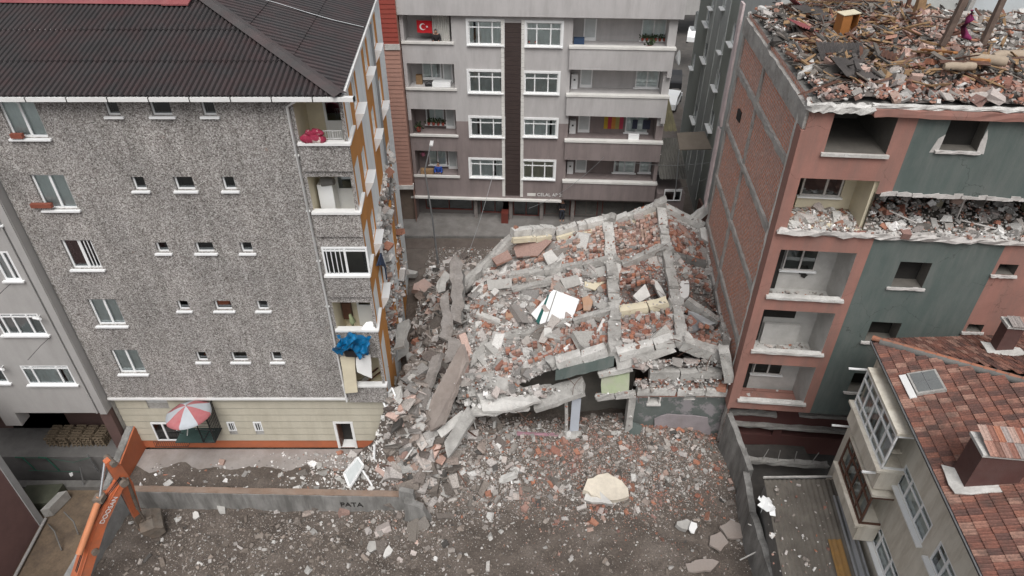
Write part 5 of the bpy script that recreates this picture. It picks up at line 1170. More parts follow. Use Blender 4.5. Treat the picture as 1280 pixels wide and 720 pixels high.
# long beams running towards us
for pts, w in (([(760, 280, 34.4), (764, 328, 31.0), (769, 388, 27.0), (767, 438, 23.6)], .5), ([(826, 264, 34.5), (833, 315, 31.0), (846, 384, 26.8), (853, 428, 23.6)], .42), ([(884, 290, 33.8), (890, 338, 30.6), (903, 398, 26.8), (908, 430, 24.2)], .3)):
    for i in range(3):
        P, Q = lf(aty(*pts[i]), .08), lf(aty(*pts[i + 1]), .08); kb(P, Q, w, .3, 'grey_c' if i else 'pale_c', 10, .03, 'concrete_girder')
for (u, v, Y) in ((762, 276, 34.7), (824, 257, 34.8), (765, 329, 31), (832, 314, 31), (769, 388, 27), (846, 383, 26.9), (768, 440, 23.5), (853, 429, 23.5), (694, 338, 31), (694, 455, 23.6)):
    p = lf(aty(u, v, Y), .15); b = MB(); b.beam(p - Vector((.35, 0, .1)), p + Vector((.35, .05, .05)), .6, .42, 4, .07); b.build('broken_joint', M['grey_c'], rootK)
for (P, Q, w, h) in list(BSEG):
    if random.random() < .5: continue
    e, o_ = (Q, P) if random.random() < .5 else (P, Q); d = (e - o_).normalized()
    for k in range(4):
        q_ = e + Vector((random.uniform(-w, w) * .3, 0, random.uniform(-h, h) * .35)); b = MB(); b.tube([q_ - d * .1, q_ + d * random.uniform(.15, .3), q_ + d * random.uniform(.3, .5) + Vector((random.uniform(-.2, .2), random.uniform(-.2, .1), random.uniform(-.25, .2)))], .011, 5); b.build('reinforcement_bar', M['redwood'], rootK)
# hollow-block infill rows
def infill(s0, s1, t0, t1, keep, mi, tilt=0, lift=.1, bw=.3, bh=.2, rot=False):
    bw *= .82; bh *= .82; keep -= .12
    b = MB(); P = [sg(s0, t0), sg(s1, t0), sg(s1, t1), sg(s0, t1)]
    W_ = (P[1] - P[0]).length; H_ = (P[3] - P[0]).length; nx, ny = int(W_ / bw), int(H_ / bh)
    for j in range(ny):
        for i in range(nx):
            s = s0 + (s1 - s0) * (i + .5) / nx; t = t0 + (t1 - t0) * (j + .5) / ny
            k_ = keep + noise.noise((s * 5, t * 5, 3)) * 1.5
            if random.random() > k_: continue
            if any(abs(s - a) < ra * .8 and abs(t - c) < rc * .8 for (a, c, ra, rc, h) in PIT[:2]): continue
            c = sg(s, t) + Vector((0, 0, -.12 + lift + random.uniform(-.05, .05) + noise.noise((s * 4, t * 4, 9)) * .22)) + Vector((random.uniform(-.04, .04), random.uniform(-.04, .04), 0))
            ex = (P[1] - P[0]).normalized(); ey = (P[3] - P[0]).normalized(); ez = ex.cross(ey).normalized(); ez = ez if ez.z > 0 else -ez
            j1, j2 = random.gauss(0, .12), random.gauss(0, .12)
            ex2 = (ex + ey * j1 + ez * j2).normalized(); ey2 = (ey - ex * j1).normalized()
            l_ = bw * random.uniform(.75, .95)
            b.box(c - ex2 * l_ / 2 - ey2 * bh * .43 - ez * .08, ex2 * l_, ey2 * bh * .86, ez * .16)
    if b.v: b.build('hollow_block_infill', M[mi], rootK)['kind'] = 'stuff'
infill(1.1, 1.92, .1, .9, .62, 'r_pink'); infill(1.1, 1.95, .62, .93, .85, 'r_brick', bw=.16, bh=.3)
infill(2.1, 2.6, .15, .8, .6, 'r_pink'); infill(2.55, 2.93, .12, .85, .9, 'r_pink', bw=.2, bh=.34); infill(2.1, 2.9, .78, .95, .9, 'r_brick')
infill(3.12, 3.9, .3, .92, .85, 'r_brick', bw=.2, bh=.36); infill(2.1, 2.75, 1.05, 1.5, .75, 'r_brick', lift=-.1); infill(1.1, 1.95, 2.1, 2.9, .8, 'r_brick', bw=.18, bh=.34); infill(2.15, 2.9, 2.15, 2.9, .4, 'r_brick')
infill(.5, .98, .35, .62, .75, 'r_pink', lift=.12); infill(.12, .62, .62, 1.0, .6, 'r_pink', lift=.15); infill(.35, .98, 2.3, 2.75, .5, 'r_brick', lift=.15); infill(3.55, 3.9, 1.2, 1.5, .6, 'r_brick'); infill(3.2, 3.8, 2.3, 2.9, .25, 'r_brick')
# front: pancaked storeys, slabs and the remaining wall
kb(aty(812, 466, 22.9), aty(902, 468, 22.9), .3, .42, 'grey_c', 14, .02, 'floor_edge'); kb(aty(795, 487, 22.8), aty(910, 488, 22.8), .3, .36, 'pale_c', 14, .02, 'floor_edge')
kb(aty(905, 437, 22.6), aty(912, 474, 22.5), .42, .4, 'grey_c', 4, .03, 'column')
b = MB(); b.slab([aty(694, 476, 23.0), aty(768, 458, 23.0), aty(768, 446, 23.1), aty(694, 464, 23.1)], .2, .04); b.slab([aty(772, 463, 22.9), aty(845, 440, 23.0), aty(842, 434, 23.2), aty(770, 446, 23.2)], .25, .05, 1); b.build('green_wall_strip', [M['rgreen'], M['grey_c']], rootK)
b = MB(); b.slab([aty(660, 492, 23.4), aty(728, 470, 23.4), aty(730, 492, 22.3), aty(668, 512, 22.3)], .25, .06); b.build('sloping_slab', M['grey_c'], rootK)
b = MB(); b.slab([aty(752, 470, 23.2), aty(788, 462, 23.2), aty(786, 490, 22.5), aty(752, 492, 22.5)], .2, .04); b.build('green_tiled_slab', mat('pale_green_plaster', (.27, .31, .20), .1, 2, (.30, .28, .25), .8), rootK)
kb(aty(748, 468, 23.1), aty(790, 460, 23.1), .2, .2, 'pale_c', 4, .02); kb(aty(745, 495, 22.6), aty(792, 492, 22.4), .2, .25, 'grey_c', 4, .04)
FK = Fac((aty(786, 500, 22.75).x, 22.75), (aty(912, 500, 22.75).x, 22.75))
zt = FK.ap(800, 490)[1]; zb = FK.ap(800, 548)[1]
o1 = FK.rect(812, 496, 823, 504); o2 = FK.rect(856, 493, 869, 500)
b = MB(); facade(b, FK, 0, FK.L, zb - 1, zt, [o1 + (.4, 2, 3), o2 + (.4, 2, 3)], ([], [zt - .35], lambda a, z: 0 if z < zt - .35 else 1)); b.build('front_wall', [mat('patched_green_wall', (.11, .125, .118), .2, 1.6, (.27, .25, .26), .85, lo=.5, hi=.56), M['r_brick'], M['pale_c'], M['dark']], rootK)
b = MB(); b.fbox(FK, o1[0] - .1, o1[1] + .1, o1[2] - .1, o1[2], .0, .1); b.fbox(FK, o1[1], o1[1] + .07, o1[2], o1[3], .0, .05); b.fbox(FK, o1[0] - .07, o1[0], o1[2], o1[3], .0, .05); b.build('sill', M['pale_c'], rootK)
c = FK.ap(850, 532); b = MB(); b.slab([FK.w(FK.ap(818, 520)[0], FK.ap(818, 522)[1], .06), FK.w(FK.ap(835, 515)[0], FK.ap(835, 515)[1], .06), FK.w(FK.ap(885, 518)[0], FK.ap(885, 520)[1], .06), FK.w(FK.ap(890, 545)[0], FK.ap(890, 548)[1], .06), FK.w(FK.ap(816, 545)[0], FK.ap(816, 550)[1], .06)], .05, .06); b.build('bare_plaster_patch', mat('lilac_grey_plaster', (.28, .25, .26), .12, 2, (.17, .15, .15), .5), rootK)
kb(aty(783, 552, 22.6), aty(790, 492, 22.6), .35, .3, 'grey_c', 6, .03, 'column')
# dark opening under the slabs
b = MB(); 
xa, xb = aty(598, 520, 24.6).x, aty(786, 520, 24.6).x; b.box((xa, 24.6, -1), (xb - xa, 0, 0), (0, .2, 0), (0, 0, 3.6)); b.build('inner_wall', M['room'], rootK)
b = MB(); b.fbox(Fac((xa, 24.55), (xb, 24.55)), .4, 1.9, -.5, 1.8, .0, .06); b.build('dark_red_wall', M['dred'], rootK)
b = MB(); p, q = aty(712, 540, 22.6), aty(720, 500, 22.6); b.box((p.x - .0, 22.55, p.z - .2), (.42, 0, 0), (0, .12, 0), (0, 0, q.z - p.z + .3)); b.build('door_leaf', mat('pale_blue_door', (.42, .45, .50), .06, 2), rootK)
kb(aty(708, 545, 22.65), aty(708, 498, 22.65), .14, .14, 'grey_c', 5, .015, 'column')
b = MB(); P, Q = aty(724, 552, 22.3), aty(782, 550, 22.3); b.beam(P, Q, .2, .35, 6, .02); P, Q = aty(646, 543, 22.4), aty(700, 545, 22.4); b.beam(P, Q, .2, .2, 6, .02); b.build('pink_wall_base', mat('pink_base', (.36, .20, .24), .1, 2, (.2, .15, .15), .5), rootK)
kb(aty(626, 545, 22.5), aty(726, 548, 22.5), .3, .3, 'grey_c', 8, .03, 'floor_edge'); kb(aty(706, 549, 22.3), aty(726, 549, 22.3), .4, .55, 'grey_c', 3, .04, 'column')
kb(aty(598, 500, 22.6), aty(690, 488, 23.4), .5, .25, 'grey_c', 8, .05, 'floor_edge'); kb(aty(590, 514, 22.1), aty(660, 508, 22.6), .35, .2, 'pale_c', 6, .05, 'floor_edge')
# the exposed underside of broken plates to the left
def plate(name, label, pts, th, m, jag=.06, own=True, cat='slab'):
    b = MB(); b.slab([aty(*p) for p in pts], th, jag)
    o = b.build(name, M[m])
    return tag(o, label, cat)
M['tanfrag'] = mat('tan_plaster', (.42, .25, .16), .15, 3, (.34, .30, .27), .7)
M['slab_br'] = mat('brown_stained_slab', (.30, .26, .235), .15, 1.5, (.17, .13, .11), .6, streak=False)
plate('concrete_slab', 'largest brown-stained slab leaning left of the collapsed roof, above the rubble valley', [(577, 430, 23.4), (583, 452, 22.8), (552, 530, 21.2), (527, 545, 21.6), (538, 500, 22.4)], .22, 'slab_br')
plate('concrete_slab', 'grey rectangular slab hanging down over the dark hollow at the lower left of the collapse', [(584, 508, 21.6), (592, 524, 21.0), (560, 573, 20.4), (555, 553, 20.9)], .16, 'grey_c', .03)
plate('concrete_slab', 'narrow pale slab wedged between the brown slab and the hanging grey one', [(546, 538, 21.6), (577, 513, 22.0), (583, 520, 21.7), (552, 547, 21.3)], .2, 'pale_c', .03)
M['wetslab'] = mat('streaked_slab', (.27, .25, .235), .25, 1.5, (.12, .10, .085), .9, bump=.9, bsc=9, crack=1.2)
plate('concrete_slab', 'upright jagged grey plate at the far left edge of the collapsed roof', [(560, 326, 30.6), (570, 316, 31.0), (577, 330, 30.6), (580, 375, 28.6), (577, 405, 27.2), (566, 400, 27.4), (563, 362, 29.0)], .22, 'wetslab', .12)
plate('concrete_slab', 'brown-stained wedge of slab below the jagged upright plate', [(553, 372, 28.4), (563, 362, 28.8), (566, 405, 27.0), (560, 428, 26.0), (549, 420, 26.2)], .18, 'wetslab', .12)
plate('concrete_slab', 'narrow grey shard leaning against the jagged plate from the street side', [(545, 350, 29.6), (556, 338, 30.0), (564, 345, 29.8), (556, 362, 29.0), (547, 366, 28.8)], .2, 'grey_c', .12)
plate('concrete_slab', 'long thin floor plate overhanging the front hollow, lowest of the stacked layers', [(600, 500, 22.4), (668, 492, 22.9), (676, 500, 22.4), (640, 512, 21.9), (604, 514, 21.9)], .16, 'pale_c', .05)
plate('concrete_slab', 'tilted floor plate lying across the front left layers above the hanging grey slab', [(588, 470, 23.4), (640, 474, 23.6), (636, 490, 22.9), (584, 496, 22.6)], .16, 'grey_c', .06)
plate('concrete_slab', 'thin dusty floor plate sagging left of the first front beam', [(636, 448, 24.8), (680, 438, 25.1), (690, 452, 24.4), (644, 466, 24.0)], .15, 'pale_c', .06)
plate('concrete_slab', 'long slab sliding down into the valley left of the brown-stained one', [(540, 446, 24.3), (552, 440, 24.3), (528, 512, 21.9), (513, 516, 22.1)], .2, 'wetslab', .08)
plate('concrete_slab', 'short broken plate standing in the valley beside the torn side wall', [(497, 405, 26.3), (512, 398, 26.4), (505, 432, 24.8), (492, 436, 24.8)], .18, 'grey_c', .08)
plate('concrete_slab', 'tall thin broken plate just behind the jagged one', [(570, 330, 31.0), (582, 345, 30.6), (578, 400, 27.6), (571, 395, 27.6)], .18, 'dark_c', .1)
plate('concrete_slab', 'dark wide slab slumped under the jagged plate', [(560, 420, 26.2), (578, 425, 26.0), (576, 445, 25.2), (556, 455, 24.9)], .16, 'wetslab', .06)
def onpl(P0, n_, u, v): d = ray(u, v); k = n_.dot(P0 - Vector((0, 0, CZ))) / n_.dot(d); return Vector((0, 0, CZ)) + d * k
pa, pb_, pc = aty(664, 394, 27.5), aty(692, 362, 29.0), aty(715, 401, 27.1); pn = (pb_ - pa).cross(pc - pa).normalized(); pn = pn if pn.z > 0 else -pn; pa = pa + pn * .12
P = [onpl(pa, pn, *q) for q in ((664, 392), (692, 362), (724, 374), (715, 401), (680, 410))]
b = MB(); b.prism(P, -pn * .08); wpn = tag(b.build('panel', M['pvc']), 'big white panel with a dark green stripe resting on the collapsed roof', 'panel')
b = MB(); b.prism([onpl(pa, pn, *q) + pn * .004 for q in ((684, 370.5), (687, 367.5), (673.5, 406), (670, 401.5))], pn * .01); b.build('green_stripe', mat('dark_green_paint', (.01, .09, .08), .05, 2, rough=.4), wpn)
b = MB(); b.prism([onpl(pa, pn, *q) + pn * .004 for q in ((695, 364), (696, 364.5), (681, 409.5), (680, 409))], pn * .006); b.build('seam', M['dark_c'], wpn)
plate('concrete_slab', 'orange-brown plastered fragment just right of the big white panel', [(727, 372, 28.6), (736, 369, 28.8), (742, 377, 28.4), (738, 388, 27.8), (730, 388, 27.8)], .1, 'tanfrag', .03)
plate('concrete_slab', 'terracotta-faced fragment left of the big white panel', [(633, 388, 28.2), (645, 382, 28.4), (652, 388, 28.0), (640, 396, 27.6), (632, 397, 27.6)], .1, 'tanfrag', .04)
plate('concrete_slab', 'large white slab piece standing in the right-hand bay beside the long beam', [(840, 341, 30.4), (856, 337, 30.6), (862, 342, 30.3), (861, 370, 28.6), (852, 376, 28.2), (844, 375, 28.3)], .14, 'white', .02)
plate('concrete_slab', 'white block leaning on the party wall at the top right of the collapse', [(875, 285, 33.4), (891, 281, 33.6), (893, 295, 32.9), (886, 303, 32.4), (876, 297, 32.8)], .3, 'pale_c', .04)
b = MB(); b.beam(aty(865, 276, 34.6), aty(889, 256, 34.4), .35, .5, 5, .04); tag(b.build('concrete_beam', M['pale_c']), 'pale beam end slanting up to the foot of the pink edge cladding', 'beam')
plate('metal_sheet', 'lilac grey sheet lying in the lower right bay, nearest the front', [(852, 402, 26.2), (866, 396, 26.5), (883, 406, 25.9), (868, 415, 25.3), (853, 418, 25.3)], .06, 'lilac' if 'lilac' in M else 'steel', .02, cat='sheet')
plate('metal_sheet', 'second lilac strip behind the lilac grey sheet', [(860, 388, 27.0), (872, 392, 26.8), (895, 404, 26.3), (886, 407, 26.2), (860, 394, 26.7)], .06, 'steel', .01, cat='sheet')
plate('concrete_slab', 'cream jagged plaster sheet above the orange-brown fragment', [(731, 352, 29.9), (748, 350, 30.0), (752, 340, 30.5), (757, 352, 29.8), (744, 362, 29.3), (732, 358, 29.6)], .08, 'cream', .06)
for i, (pts, m, lb) in enumerate([
    ([(612, 478, 24.3), (646, 470, 24.6), (648, 488, 23.7), (616, 492, 23.7)], 'pale_c', 'pale flat slab fragment at the front left corner of the collapsed roof'),
    ([(575, 440, 25.6), (584, 441, 25.5), (586, 468, 24.4), (576, 470, 24.4)], 'r_pink', 'pinkish oblong block standing at the left edge of the collapsed roof'),
    ([(604, 430, 26.0), (612, 424, 26.2), (600, 452, 25.0), (588, 462, 24.7), (592, 445, 25.3)], 'grey_c', 'curved grey cracked slab piece left of the front beams'),
    ([(678, 320, 32.0), (690, 314, 32.3), (698, 326, 31.6), (686, 334, 31.1)], 'pale_c', 'grey block perched above the second row beam'),
    ([(640, 305, 32.7), (668, 298, 33.2), (690, 304, 33.0), (672, 322, 32.0), (645, 324, 31.8)], 'r_pink', 'wide dusty pink brick plate at the rear left of the collapsed roof'),
    ([(612, 322, 31.9), (634, 312, 32.3), (640, 325, 31.6), (620, 334, 31.1)], 'r_pink', 'small dusty pink brick plate left of the wide one'),
    ([(608, 352, 30.2), (640, 350, 30.3), (640, 362, 29.8), (610, 366, 29.6)], 'grey_c', 'flat grey slab in the dusty left part of the roof'),
    ([(700, 352, 29.9), (722, 346, 30.2), (726, 358, 29.7), (706, 364, 29.4)], 'grey_c', 'grey slab sagging just behind the big white panel'),
    ([(738, 340, 30.6), (757, 334, 30.9), (758, 346, 30.2), (744, 350, 30.1)], 'grey_c', 'grey slab corner tucked against the middle long beam'),
    ([(790, 372, 27.6), (806, 358, 28.2), (812, 372, 27.6), (800, 380, 27.2)], 'pale_c', 'small pale slab tilted in the dark pit of the middle bay'),
    ([(815, 352, 29.3), (822, 354, 29.2), (832, 372, 28.4), (826, 376, 28.2)], 'pale_c', 'narrow pale strip standing in the dark pit of the middle bay'),
    ([(690, 395, 26.9), (700, 402, 26.5), (680, 432, 25.3), (672, 430, 25.4)], 'r_mix', 'broken strip of brick lying under the big white panel'),
    ([(800, 402, 26.0), (818, 396, 26.3), (822, 404, 26.0), (806, 412, 25.5)], 'r_brick', 'curved red brick lump in the front middle bay'),
    ([(680, 410, 26.2), (690, 414, 26.0), (690, 424, 25.6), (680, 424, 25.6)], 'pale_c', 'square grey lump below the big white panel'),
    ([(672, 432, 25.6), (686, 428, 25.8), (694, 440, 25.2), (682, 446, 24.9)], 'r_brick', 'bright red brick lump at the end of the front left beam'),
]):
    b = MB(); b.slab([aty(*p) + Vector((0, 0, .15)) for p in pts], .16, .05); tag(b.build('slab_fragment', M[m]), lb, 'slab')
# rubble covering the collapsed roof
b = MB(); pts = []; idx = []; sz = []
for k in range(36000):
    s, t = random.uniform(-.3, 4.0), random.uniform(0, 3)
    if s < 0: 
        p = mz(0, t); e = -s; p = p + Vector((-2.2 * e, 0, 0)); p.z = max(gz(p.x, p.y), p.z - 4.2 * e ** .8)
    else: p = mz(s, t)
    fs_, ft = s - int(s), t - int(t)
    nb = noise.noise((s * 2.2, t * 2.2, 5)) + random.uniform(-.35, .35)
    if s < 1.05: m = 0 if nb < .22 else 1 if nb < .4 else 2
    elif s < 2: m = 1 if nb > .02 else 0 if nb < -.25 else 2
    else: m = 1 if nb > -.08 else 2 if nb > -.3 else 0
    if random.random() < .035: m = 3
    if t < 1 and 1.1 < s < 2.95 and random.random() < .5: m = 4
    pts.append(tuple(p + Vector((0, 0, random.uniform(-.06, .1))))); idx.append(m)
rubble(b, pts, powsize(len(pts), .045, .42, 2.2), idx)
pts = []; idx = []
for (P, Q, w, h) in BSEG:
    L_ = (Q - P).length
    for k in range(int(L_ * 15)):
        t = random.random(); side_ = (Q - P).cross(Vector((0, 0, 1))).normalized(); o_ = random.uniform(-.75, .75); 
        pts.append(tuple(P.lerp(Q, t) + side_ * o_ * w + Vector((0, 0, h * .5 if abs(o_) < .5 else random.uniform(-.2, .15))))); idx.append(random.choice([0, 0, 2, 1 if P.x > 1 else 0, 3 if random.random() < .3 else 0]))
rubble(b, pts, powsize(len(pts), .035, .22, 2.4), idx)
pts = []; idx = []
for k in range(2600):   # rubble squeezed between the pancaked storeys
    u, v, Y = random.choice([(random.uniform(790, 905), random.uniform(450, 458), random.uniform(22.8, 24)), (random.uniform(795, 905), random.uniform(474, 484), random.uniform(22.6, 23.6)), (random.uniform(615, 700), random.uniform(485, 498), random.uniform(22.8, 23.8)), (random.uniform(560, 620), random.uniform(470, 512), random.uniform(22.3, 24.2))])
    p = aty(u, v, Y); pts.append(tuple(p)); idx.append(random.choice([0, 0, 2, 1 if u > 700 else 0, 3 if random.random() < .4 else 0]))
rubble(b, pts, powsize(len(pts), .06, .45, 2.0), idx)
pts = []; idx = []
for k in range(1300):   # larger plates lying about
    s_, t_ = random.uniform(-.4, 1.9) if random.random() < .75 else random.uniform(1.9, 4), random.uniform(0, 3); p = mz(max(0, s_), t_)
    if s_ < 0: p = p + Vector((2.2 * s_, 0, 0)); p.z = max(gz(p.x, p.y), p.z - 4.2 * (-s_) ** .8)
    pts.append(tuple(p + Vector((0, 0, .08)))); idx.append(random.choice([0, 0, 0, 2]))
rubble(b, pts, powsize(len(pts), .16, 1.1, 2.0), idx, flat=.22)
tag(b.build('roof_rubble', [M['r_grey'], M['r_brick'], M['r_mix'], M['r_white'], M['r_pink']], kind='stuff'), 'broken concrete and hollow brick covering the collapsed roof', 'rubble')
# =================================================================== loose rubble on the ground
def dens(x, y, u, v):
    """(density, palette weights) of debris from what lies where"""
    g = lambda cx, cy, sx, sy: math.exp(-((x - cx) / sx) ** 2 - ((y - cy) / sy) ** 2)
    pile = g(-3.6, 31, 2.4, 5) + g(-3.8, 25, 2.4, 4) + g(-5, 20.6, 2.6, 1.6)
    front = g(1, 22, 4.5, 1.6) + g(6, 21.8, 4.5, 1.7) + .75 * g(5, 20, 4, 1.6) + .6 * g(-1.5, 20.4, 2.5, 1.6)
    low = .10 + .55 * max(0, noise.noise((x * .45, y * .45, 8)) - .05) + .3 * g(-10, 17.3, 4, 1.5) + .3 * g(-4.6, 17.5, 2, 1.6)
    rear = .8 * g(-2, 36, 6, 2.4)
    return pile, front, low, rear
b = MB(); pts = []; idx = []; sz = []
n_ = 0
while n_ < 82000:
    x, y = random.uniform(-17.5, 10.4), random.uniform(13.5, 39.8)
    if -17.8 < x < -5.7 and 19 < y: continue
    if x < -5.7 and y > 21.6: continue
    if x > 0 and y > 24.8: continue
    if x > -1.3 and 24 < y < 34: continue
    p_, f_, l_, r_ = dens(x, y, 0, 0); d = max(p_, f_, l_, r_)
    if random.random() > d: continue
    n_ += 1; z = gz(x, y) if y < 37 else -.01; tot = p_ + f_ + l_ + r_; q = random.random() * tot
    nb = noise.noise((x * .9, y * .9, 4)) + random.uniform(-.3, .3)
    s = min(.34, .03 * (1 - random.random()) ** (-1 / 2.3))
    if q < p_: m = random.choice([7, 7, 7, 2, 5, 0, 7]) if nb < .3 else random.choice([4, 2, 7, 0]); s *= 1.35; s = s * random.uniform(1, 1.8) if s > .18 else s
    elif q < p_ + f_:
        if x < .3: m = random.choice([0, 0, 7, 2, 7, 0, 3 if random.random() < .4 else 7]) if nb < .25 else 2; s *= .9
        else: m = 1 if nb > .22 else random.choice([0, 2, 7, 5, 7]) if random.random() < .6 else 2; s *= .85
    elif q < p_ + f_ + l_: m = random.choice([6, 6, 6, 6, 6, 0, 6, 6, 5, 6]) if nb < .32 or x < 1 else random.choice([1, 6]); s *= .72
    else: m = random.choice([0, 3, 6, 2]); s *= .8
    pts.append((x, y, z + s * .1)); idx.append(m); sz.append(s)
rubble(b, pts, sz, idx)
tag(b.build('rubble', [M['r_grey'], M['r_brick'], M['r_mix'], M['r_white'], M['r_pink'], M['r_dark'], M['r_soil'], M['r_dust']], kind='stuff'), 'loose broken concrete, brick and stones strewn over the cleared lot and in the valley', 'rubble')
b = MB(); pts = []; sz = []
for k in range(300):
    x, y = (random.gauss(-3.7, 1.3), random.uniform(19.8, 34.5)) if k % 3 else (random.gauss(-4.7, .7), random.uniform(20.3, 25))
    if x < -5.4 and y > 21.4 or x > -1.2 and y > 23.5 or x > -2.6 and y < 25: continue
    pts.append((x, y, gz(x, y) + random.uniform(.05, .3))); sz.append(random.uniform(.2, .7))
rubble(b, pts, sz, [random.choice([5, 5, 5, 0, 5, 3, 1, 5, 0, 2]) for _ in pts], .3, 1.15)
pts = []
for k in range(240):
    x, y = random.gauss(-3.9, 1.2), random.uniform(20, 33)
    if x < -5.4 and y > 21.4: continue
    pts.append((x, y, gz(x, y) + random.uniform(.15, .4)))
rubble(b, pts, [random.uniform(.05, .1) for _ in pts], [random.choice([3, 4, 0]) for _ in pts], .5, 9)
tag(b.build('slab_rubble', [M['r_grey'], M['r_mix'], M['r_pink'], M['r_dark'], M['redwood'], M['r_dust']], kind='stuff'), 'heaped broken slabs and splintered wood filling the valley between the blocks', 'rubble')
# grit on the yard
b = MB(); pts = []; 
for k in range(900):
    x = -5.8 - abs(random.gauss(0, 2.2)); y = random.uniform(19.45, 21.6)
    if x < -17: continue
    pts.append((x, y, .02 + max(0, gz(x, y)) if x > -8 else .03))
for k in range(160): pts.append((random.uniform(-17, -8), random.uniform(19.5, 21), .02))
rubble(b, pts, powsize(len(pts), .04, .3, 2.2), [random.choice([0, 0, 1, 2]) for _ in pts]); tag(b.build('yard_debris', [M['r_grey'], M['r_mix'], M['r_white']], kind='stuff'), 'broken masonry spilling across the concrete yard towards the open doorway', 'rubble')
# =================================================================== single big pieces in the valley and on the lot
def piece(lb, u, v, z, w_, d_, th, m, rx, ry, rz, cat='slab', name='slab_fragment', jag=.05):
    p = atz(u, v, z); Rm = rotm(rx, ry, rz); b = MB()
    k = random.choice([5, 6, 8, 9]); pts = []
    for i in range(k):
        a = 2 * math.pi * i / k + random.uniform(-.2, .2); rr_ = random.uniform(.6, 1.2); pts.append(p + Rm @ Vector((math.cos(a) * w_ / 2 * rr_ * 1.2, math.sin(a) * d_ / 2 * rr_ * 1.15, 0)))
    b.slab(pts, th, jag, step=.22); return tag(b.build(name, M[m]), lb, cat)
M['offw'] = mat('off_white_plaster', (.66, .60, .50), .12, 3, (.38, .34, .29), .7, bump=.6)
M['pinkpl'] = mat('pink_plaster_lump', (.42, .30, .26), .15, 3, (.28, .24, .22), .5)
for a in [('pinkish lump of rendered brick in the upper part of the rubble valley', 528, 358, 1.4, 1.3, .8, .5, 'pinkpl', .5, .2, .3),
          ('flat pale block beside the foot of the street lamp rubble', 513, 340, 1.0, 1.0, .5, .35, 'grey_c', .2, .1, -.2),
          ('grey octagonal slab plate in the middle of the rubble valley', 500, 436, 1.9, .95, 1.3, .12, 'grey_c', .6, -.1, .2),
          ('small grey plate right of the octagonal one', 512, 445, 1.7, .4, .6, .12, 'grey_c', .6, .2, .6),
          ('tall pinkish plaster plate in the valley, left of the brown slab', 545, 460, 2.0, .8, 1.5, .14, 'pinkpl', .7, .2, -.3),
          ('round pale lump against the jagged upright plate', 568, 366, 3.1, .55, .5, .35, 'pale_c', .5, .1, 0),
          ('dark grey boulder of concrete near the valley top', 560, 345, 1.6, 1.0, .9, .5, 'grey_c', .3, .5, .4),
          ('dark brown slab across the lower valley', 508, 482, 1.9, 1.9, .5, .25, 'dark_c', .3, .25, -.35),
          ('brown slab sliding down the lower valley', 486, 505, 1.6, .7, 1.3, .2, 'slab_br', .8, .3, .5),
          ('cracked grey slab with a blue scrape at the foot of the valley', 512, 556, .9, .9, 1.3, .25, 'slab_br', .7, -.1, .3),
          ('pale pinkish sheet of plaster at the yard corner by the wall end', 490, 585, .6, 1.1, 1.3, .12, 'pinkpl', .3, .1, .1),
          ('brick-cored fragment lying on edge at the foot of the valley', 481, 570, 1.0, .4, 1.3, .2, 'r_brick', .6, .5, -.5),
          ('grey slab tilting out of the damaged corner of the pebble-dashed block', 452, 493, 3.2, .8, 1.6, .2, 'grey_c', 1.0, .2, .25),
          ('large off-white slab chunk lying in the middle of the lot', 762, 611, -.2, 1.9, 1.4, .35, 'offw', .15, .05, .1),
          ('pale broken rim beside the large off-white chunk', 745, 622, -.3, 1.3, .7, .2, 'pale_c', .3, -.2, -.5),
          ('brownish boulder at the lower right of the lot', 855, 655, -.55, .7, .5, .25, 'grey_c', .2, .1, .3), 
          ('white scrap of board at the right of the lot', 866, 660, -.5, .5, .45, .06, 'white', .2, .1, .2),
          ('reddish flat slab near the right lot wall, upper of three', 915, 661, -.6, .9, .9, .12, 'slab_br', .05, .05, .3),
          ('reddish flat slab near the right lot wall, middle of three', 897, 676, -.62, .8, .8, .12, 'slab_br', .05, -.05, 1.0),
          ('flat brown slab near the bottom edge, lowest of three', 880, 706, -.62, 1.5, .7, .12, 'slab_br', .04, .05, .2),
          ('grey lump below the graffiti wall, biggest there', 467, 684, -.6, .55, .5, .4, 'grey_c', .3, .2, .2),
          ('oblong pale stone below the graffiti wall', 485, 690, -.6, .3, .6, .25, 'pale_c', .2, .2, -.4),
          ('pale stone on the left part of the lot near the excavator bucket', 277, 636, -.55, .4, .5, .3, 'grey_c', .3, .1, .4),
          ('second pale stone left of it, closer to the bucket', 244, 643, -.6, .3, .35, .22, 'pale_c', .3, .1, .4)]:
    piece(*a)
for i, (pts, m, lb) in enumerate([([(783, 540, 22.4), (790, 527, 22.5), (803, 533, 22.3), (796, 556, 22.0), (784, 566, 22.0)], 'rgreen', 'dark green wall plate with a pale edge, leftmost of those fallen by the wall'),
    ([(770, 553, 22.1), (781, 541, 22.4), (783, 552, 22.1), (776, 566, 21.9)], 'rgreen', 'small dark green plate beside the column foot'),
    ([(820, 543, 22.5), (850, 542, 22.5), (852, 552, 22.2), (832, 556, 22.1)], 'rgreen', 'wide dark green plate leaning below the lilac plaster patch'),
    ([(878, 567, 21.7), (888, 556, 22.0), (896, 570, 21.6), (886, 578, 21.4)], 'rgreen', 'dark green plate near the tall lot wall')]):
    b = MB(); b.slab([aty(*p) for p in pts], .1, .03); tag(b.build('wall_plate', M[m]), lb, 'wall plate')
